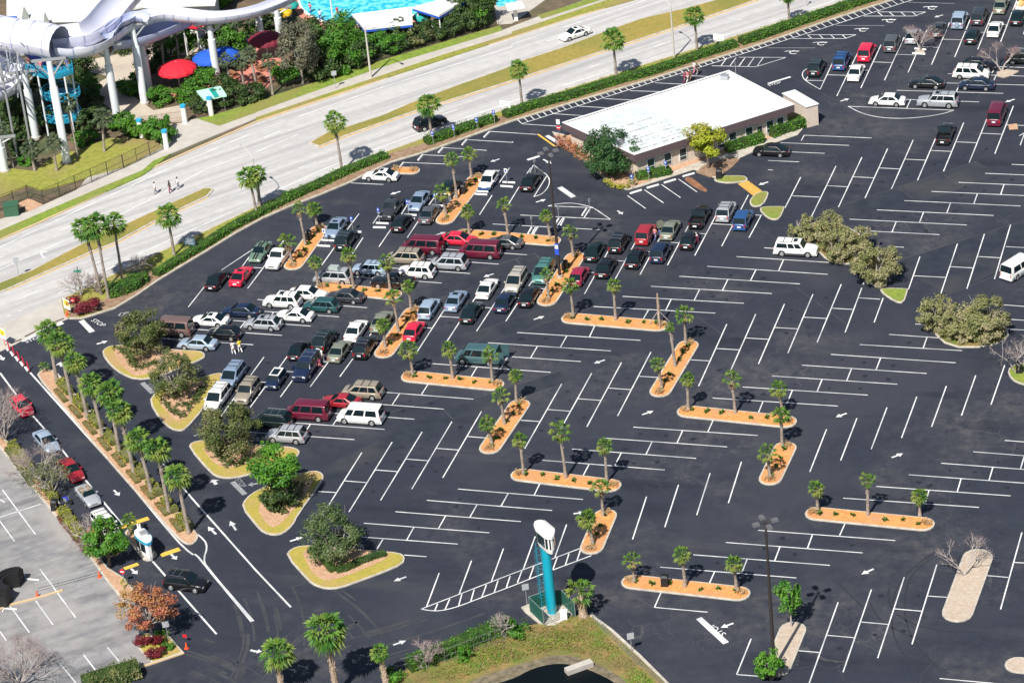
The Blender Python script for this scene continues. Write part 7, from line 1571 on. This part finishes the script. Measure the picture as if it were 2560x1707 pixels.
# white cafe tables by the awning
for i,(x,y) in enumerate(((1110,350),(1215,330),(1340,310),(1540,275),(1590,260),(980,340),(1860,160))):
    g = C2(x,y); t = empty('cafe_table',g,0,'%s white round cafe table with chairs among those by the awning' % ORD[i],'table','white cafe tables'); MB().tube([(0,0,.70),(0,0,.74)],.6,14).obj('table_top','frame_white',t); MB().tube([(0,0,0),(0,0,.7)],.05,6).obj('leg','frame_white',t)
    for k in range(4):
        a = k*1.57+.4; ch = empty('cafe_chair',(g[0]+1.0*math.cos(a),g[1]+1.0*math.sin(a)),a+math.pi,'white chair at the %s white cafe table by the awning' % ORD[i],'chair','chairs at one white cafe table'); MB().box((0,0,.44),(.45,.45,.05)).obj('seat','frame_white',ch); MB().box((-.22,0,.7),(.04,.45,.5)).obj('backrest','frame_white',ch)
        for lx_ in (-.19,.19):
            for ly_ in (-.19,.19): MB().box((lx_,ly_,.21),(.04,.04,.42)).obj('leg','frame_white',ch)
# picnic tables, reddish
for i,(c,x,y) in enumerate(((C1,2200,640),(C1,2290,600),(C2,60,640),(C2,150,650),(C2,40,740),(C1,2120,700),(C1,2080,590))):
    g = c(x,y); t = empty('picnic_table',g,.5*i,'%s brown picnic table on the terracotta terrace' % ORD[i],'table','picnic tables on the terrace'); MB().box((0,0,.74),(1.7,.8,.06)).obj('table_top','stain',t)
    for s in (-.65,.65): MB().box((0,s,.44),(1.7,.28,.05)).obj('bench','stain',t); MB().box((s,0,.36),(.1,1.3,.68),top=(1,.5)).obj('leg','stain',t)
# iron fences, gate and teal capped pillars
gf = 'dark park fence runs'
screen_mat = pm('net_green',(.025,.04,.02),rough=.9)
def ifence(c, *v, lab='', dx=.4, net=False, h=2.0):
    pp = c.L(*v)
    for i in range(len(pp)-1): wires(pp[i],pp[i+1],lab[i],h=h,name='iron_fence',grp=gf,mat='iron',z=.17,dx=dx,step=2.5,r_=.045)
ifence(D1,-200,480,0,395,260,290,400,335,1130,15,lab=('dark iron fence run cut by the left edge','dark iron fence run left of the transformer corner','short dark iron fence run at the pink mulch corner','long dark iron fence run along the park lawn'),dx=.22)
wires(C1(1132,1546),C1(1490,1375),'dark iron fence run ending at the first teal capped pillar',h=2.0,name='iron_fence',grp=gf,mat='iron',z=.17,dx=.22,r_=.045); wires(C1(1720,1105),C1(1940,1052),'short dark iron fence run between the right teal capped pillars',h=2.0,name='iron_fence',grp=gf,mat='iron',z=.17,dx=.25)
wires(C1(1950,1050),C2(0,915),'dark iron fence run below the striped stall roof',h=2.0,name='iron_fence',grp=gf,mat='iron',z=.17,dx=.25); wires(C2(0,915),C2(700,710),'dark iron fence run below the big grey green tree',h=2.0,name='iron_fence',grp=gf,mat='iron',z=.17,dx=.25); wires(C2(700,710),C2(1450,460),'dark iron fence run behind the street lamp',h=2.0,name='iron_fence',grp=gf,mat='iron',z=.17,dx=.25); wires(C2(1450,460),C2(2215,238),'dark iron fence run below the white awnings',h=2.0,name='iron_fence',grp=gf,mat='iron',z=.17,dx=.25); wires(C1(1310,1175),C1(1670,1130),'dark iron gate across the park driveway',h=1.7,name='iron_gate',grp=None,mat='stain',z=.15,dx=.2)
for i,(x,y) in enumerate(((1522,1362),(1292,1260),(1690,1130),(1930,1058))):
    g = C1(x,y); t = empty('capped_pillar',(g[0],g[1],.15),0,'white round pillar with teal cap, '+('nearest the road','behind the bushes','at the right end of the gate','rightmost one')[i],'pillar','white pillars with teal caps'); MB().tube([(0,0,0),(0,0,2.4)],.36,16).obj('shaft','booth_white',t,50); MB().tube([(0,0,2.4),(0,0,2.75)],.41,16).obj('cap','booth_blue',t,50)
# park planting
PB = 'leafy bushes of the park'
bl_ = ((C1,1210,860,2.0,3.2,'bush_green'),(C1,1490,940,1.9,2.4,'bush_green'),(C1,1790,900,2.2,3.0,'bush_green'),(C1,1850,790,2.1,3.0,'bush_green'),(C1,1700,930,1.6,2.4,'hedge_green'),(C1,1420,1240,2.2,3.0,'bush_green'),(C1,1330,1260,1.9,2.6,'hedge_green'),(C1,1500,1290,1.8,2.6,'bush_green'),(C1,1130,1190,2.0,2.8,'bush_green'),(C1,1240,1240,1.7,2.4,'hedge_green'),(C1,790,1320,1.8,2.2,'bush_green'),(C1,740,720,2.6,4.6,'shrub_dark'),(C1,800,900,2.4,4.2,'bush_green'),(C1,780,1050,2.6,4.4,'shrub_dark'),(C1,820,1200,2.4,3.6,'shrub_dark'),(C1,440,900,2.6,4.8,'shrub_dark'),(C1,200,1100,2.8,4.2,'shrub_dark'),(C1,120,1000,2.6,4.0,'shrub_dark'),(C1,380,1200,2.6,3.4,'shrub_dark'),(C1,60,1250,2.4,3.4,'shrub_dark'),(C1,150,1380,2.6,2.8,'shrub_dark'),(C1,1080,470,2.8,4.2,'shrub_dark'),(C1,1400,640,2.2,3.8,'shrub_dark'),(C1,1560,500,2.6,4.4,'bush_green'),(C1,1700,450,2.8,4.8,'bush_green'),(C1,2030,440,3.0,4.6,'shrub_dark'),(C1,2160,420,2.8,4.6,'bush_green'),(C1,2050,850,2.0,2.8,'shrub_dark'),(C1,2150,950,2.2,2.6,'shrub_dark'),(C1,2000,980,2.0,2.4,'shrub_dark'),(C1,2290,920,2.2,2.6,'shrub_dark'),(C1,1850,1010,1.8,2.2,'shrub_dark'),(C1,640,210,2.6,3.4,'bush_green'),(C1,2040,40,2.8,4.6,'bright_leaf'),(C1,230,1500,1.2,1.4,'bush_green'),
 (C2,560,520,3.4,6.4,'shrub_dark'),(C2,720,560,3.6,6.8,'bush_green'),(C2,850,480,3.0,5.6,'bush_green'),(C2,620,700,2.6,4.2,'shrub_dark'),(C2,800,660,2.6,4.0,'bush_green'),(C2,960,590,2.4,3.8,'shrub_dark'),(C2,1080,520,2.6,3.6,'bush_green'),(C2,1200,470,2.4,3.2,'bush_green'),(C2,1320,430,2.4,3.2,'shrub_dark'),(C2,300,760,2.2,3.4,'bush_green'),(C2,1480,400,2.2,2.8,'oak_olive'),(C2,1620,360,2.2,2.8,'shrub_dark'),(C2,1760,320,2.2,3.0,'shrub_dark'),(C2,1900,270,2.6,4.4,'shrub_dark'),(C2,2020,220,2.8,5.2,'shrub_dark'),(C2,2100,200,2.4,4.4,'bush_green'),(C2,1960,130,2.6,5.2,'bush_green'),(C2,130,300,2.4,4.0,'shrub_dark'))
rows_ = {}
pw = ('first','second','third','fourth','fifth','sixth','seventh','eighth','ninth','tenth','eleventh','twelfth','thirteenth','fourteenth','fifteenth','sixteenth','seventeenth','eighteenth','nineteenth','twentieth')
srt = sorted(bl_, key=lambda b: b[0].px(b[1],b[2])[0]); 
for i, (c,x,y,r_,h_,mt) in enumerate(srt):
    far = ('broad' if r_ > 2.3 else 'compact')+(' dark' if mt in ('shrub_dark','oak_olive') else ' bright'); k = rows_.get(far,0); rows_[far] = k+1
    tree(c,x,y,r_,h_,mt,'%s green park bush, %s of that kind from the left' % (far, pw[k] if k < 20 else 'last'),name='leafy_bush',cat='bush',seed=100+i,n=int(420*r_*r_)+500,k=22,size=.2,rz=h_*.5,zc=h_*.5,group=PB,low=-1,limb=3,dz=.03,spread=.34)
tree(C2,430,770,3.2,9.4,'pine_leaf','tall grey green tree with pale trunks in front of the pool',seed=201,n=8500,k=60,size=.18,rz=3.7,zc=5.9,bark='grey_bark',spread=.28,low=-1,limb=9)
PP = 'palms inside the water park'
for c,x0,y0,x1,y1,d in ((C1,710,1440,610,950,'behind the nearest white column'),(C1,955,1390,935,1080,'in the middle of the lawn'),(C1,320,1568,270,1360,'at the left of the lawn'),(C1,520,1568,480,1310,'at the front of the lawn by the column'),(C1,120,1530,10,1180,'at the left edge'),(C1,1510,720,1470,330,'left of the red parasol, dark'),(C1,1640,620,1610,290,'behind the red parasol'),(C1,2110,820,2060,560,'left one above the striped stall roof'),(C1,2225,790,2190,560,'middle one above the striped stall roof'),(C2,20,860,-60,500,'right one above the striped stall roof'),(C2,155,870,110,560,'beside the terrace, left of the big tree'),(C2,905,360,890,230,'at the left end of the long awning'),(C2,1335,395,1315,240,'at the right end of the long awning'),(C2,1825,230,1815,0,'at the top, right of the angled awning'),(C1,2170,470,2140,190,'under the flume, left'),(C1,2290,420,2270,160,'under the flume, right'),(C2,1970,180,1965,20,'behind the dark bushes at the top')):
    palm(c.px(x0,y0),c.px(x1,y1),'park','grey green palm '+d,PP,rt=.15,sc_=1.05,bark='palm_bark',dz=.1)
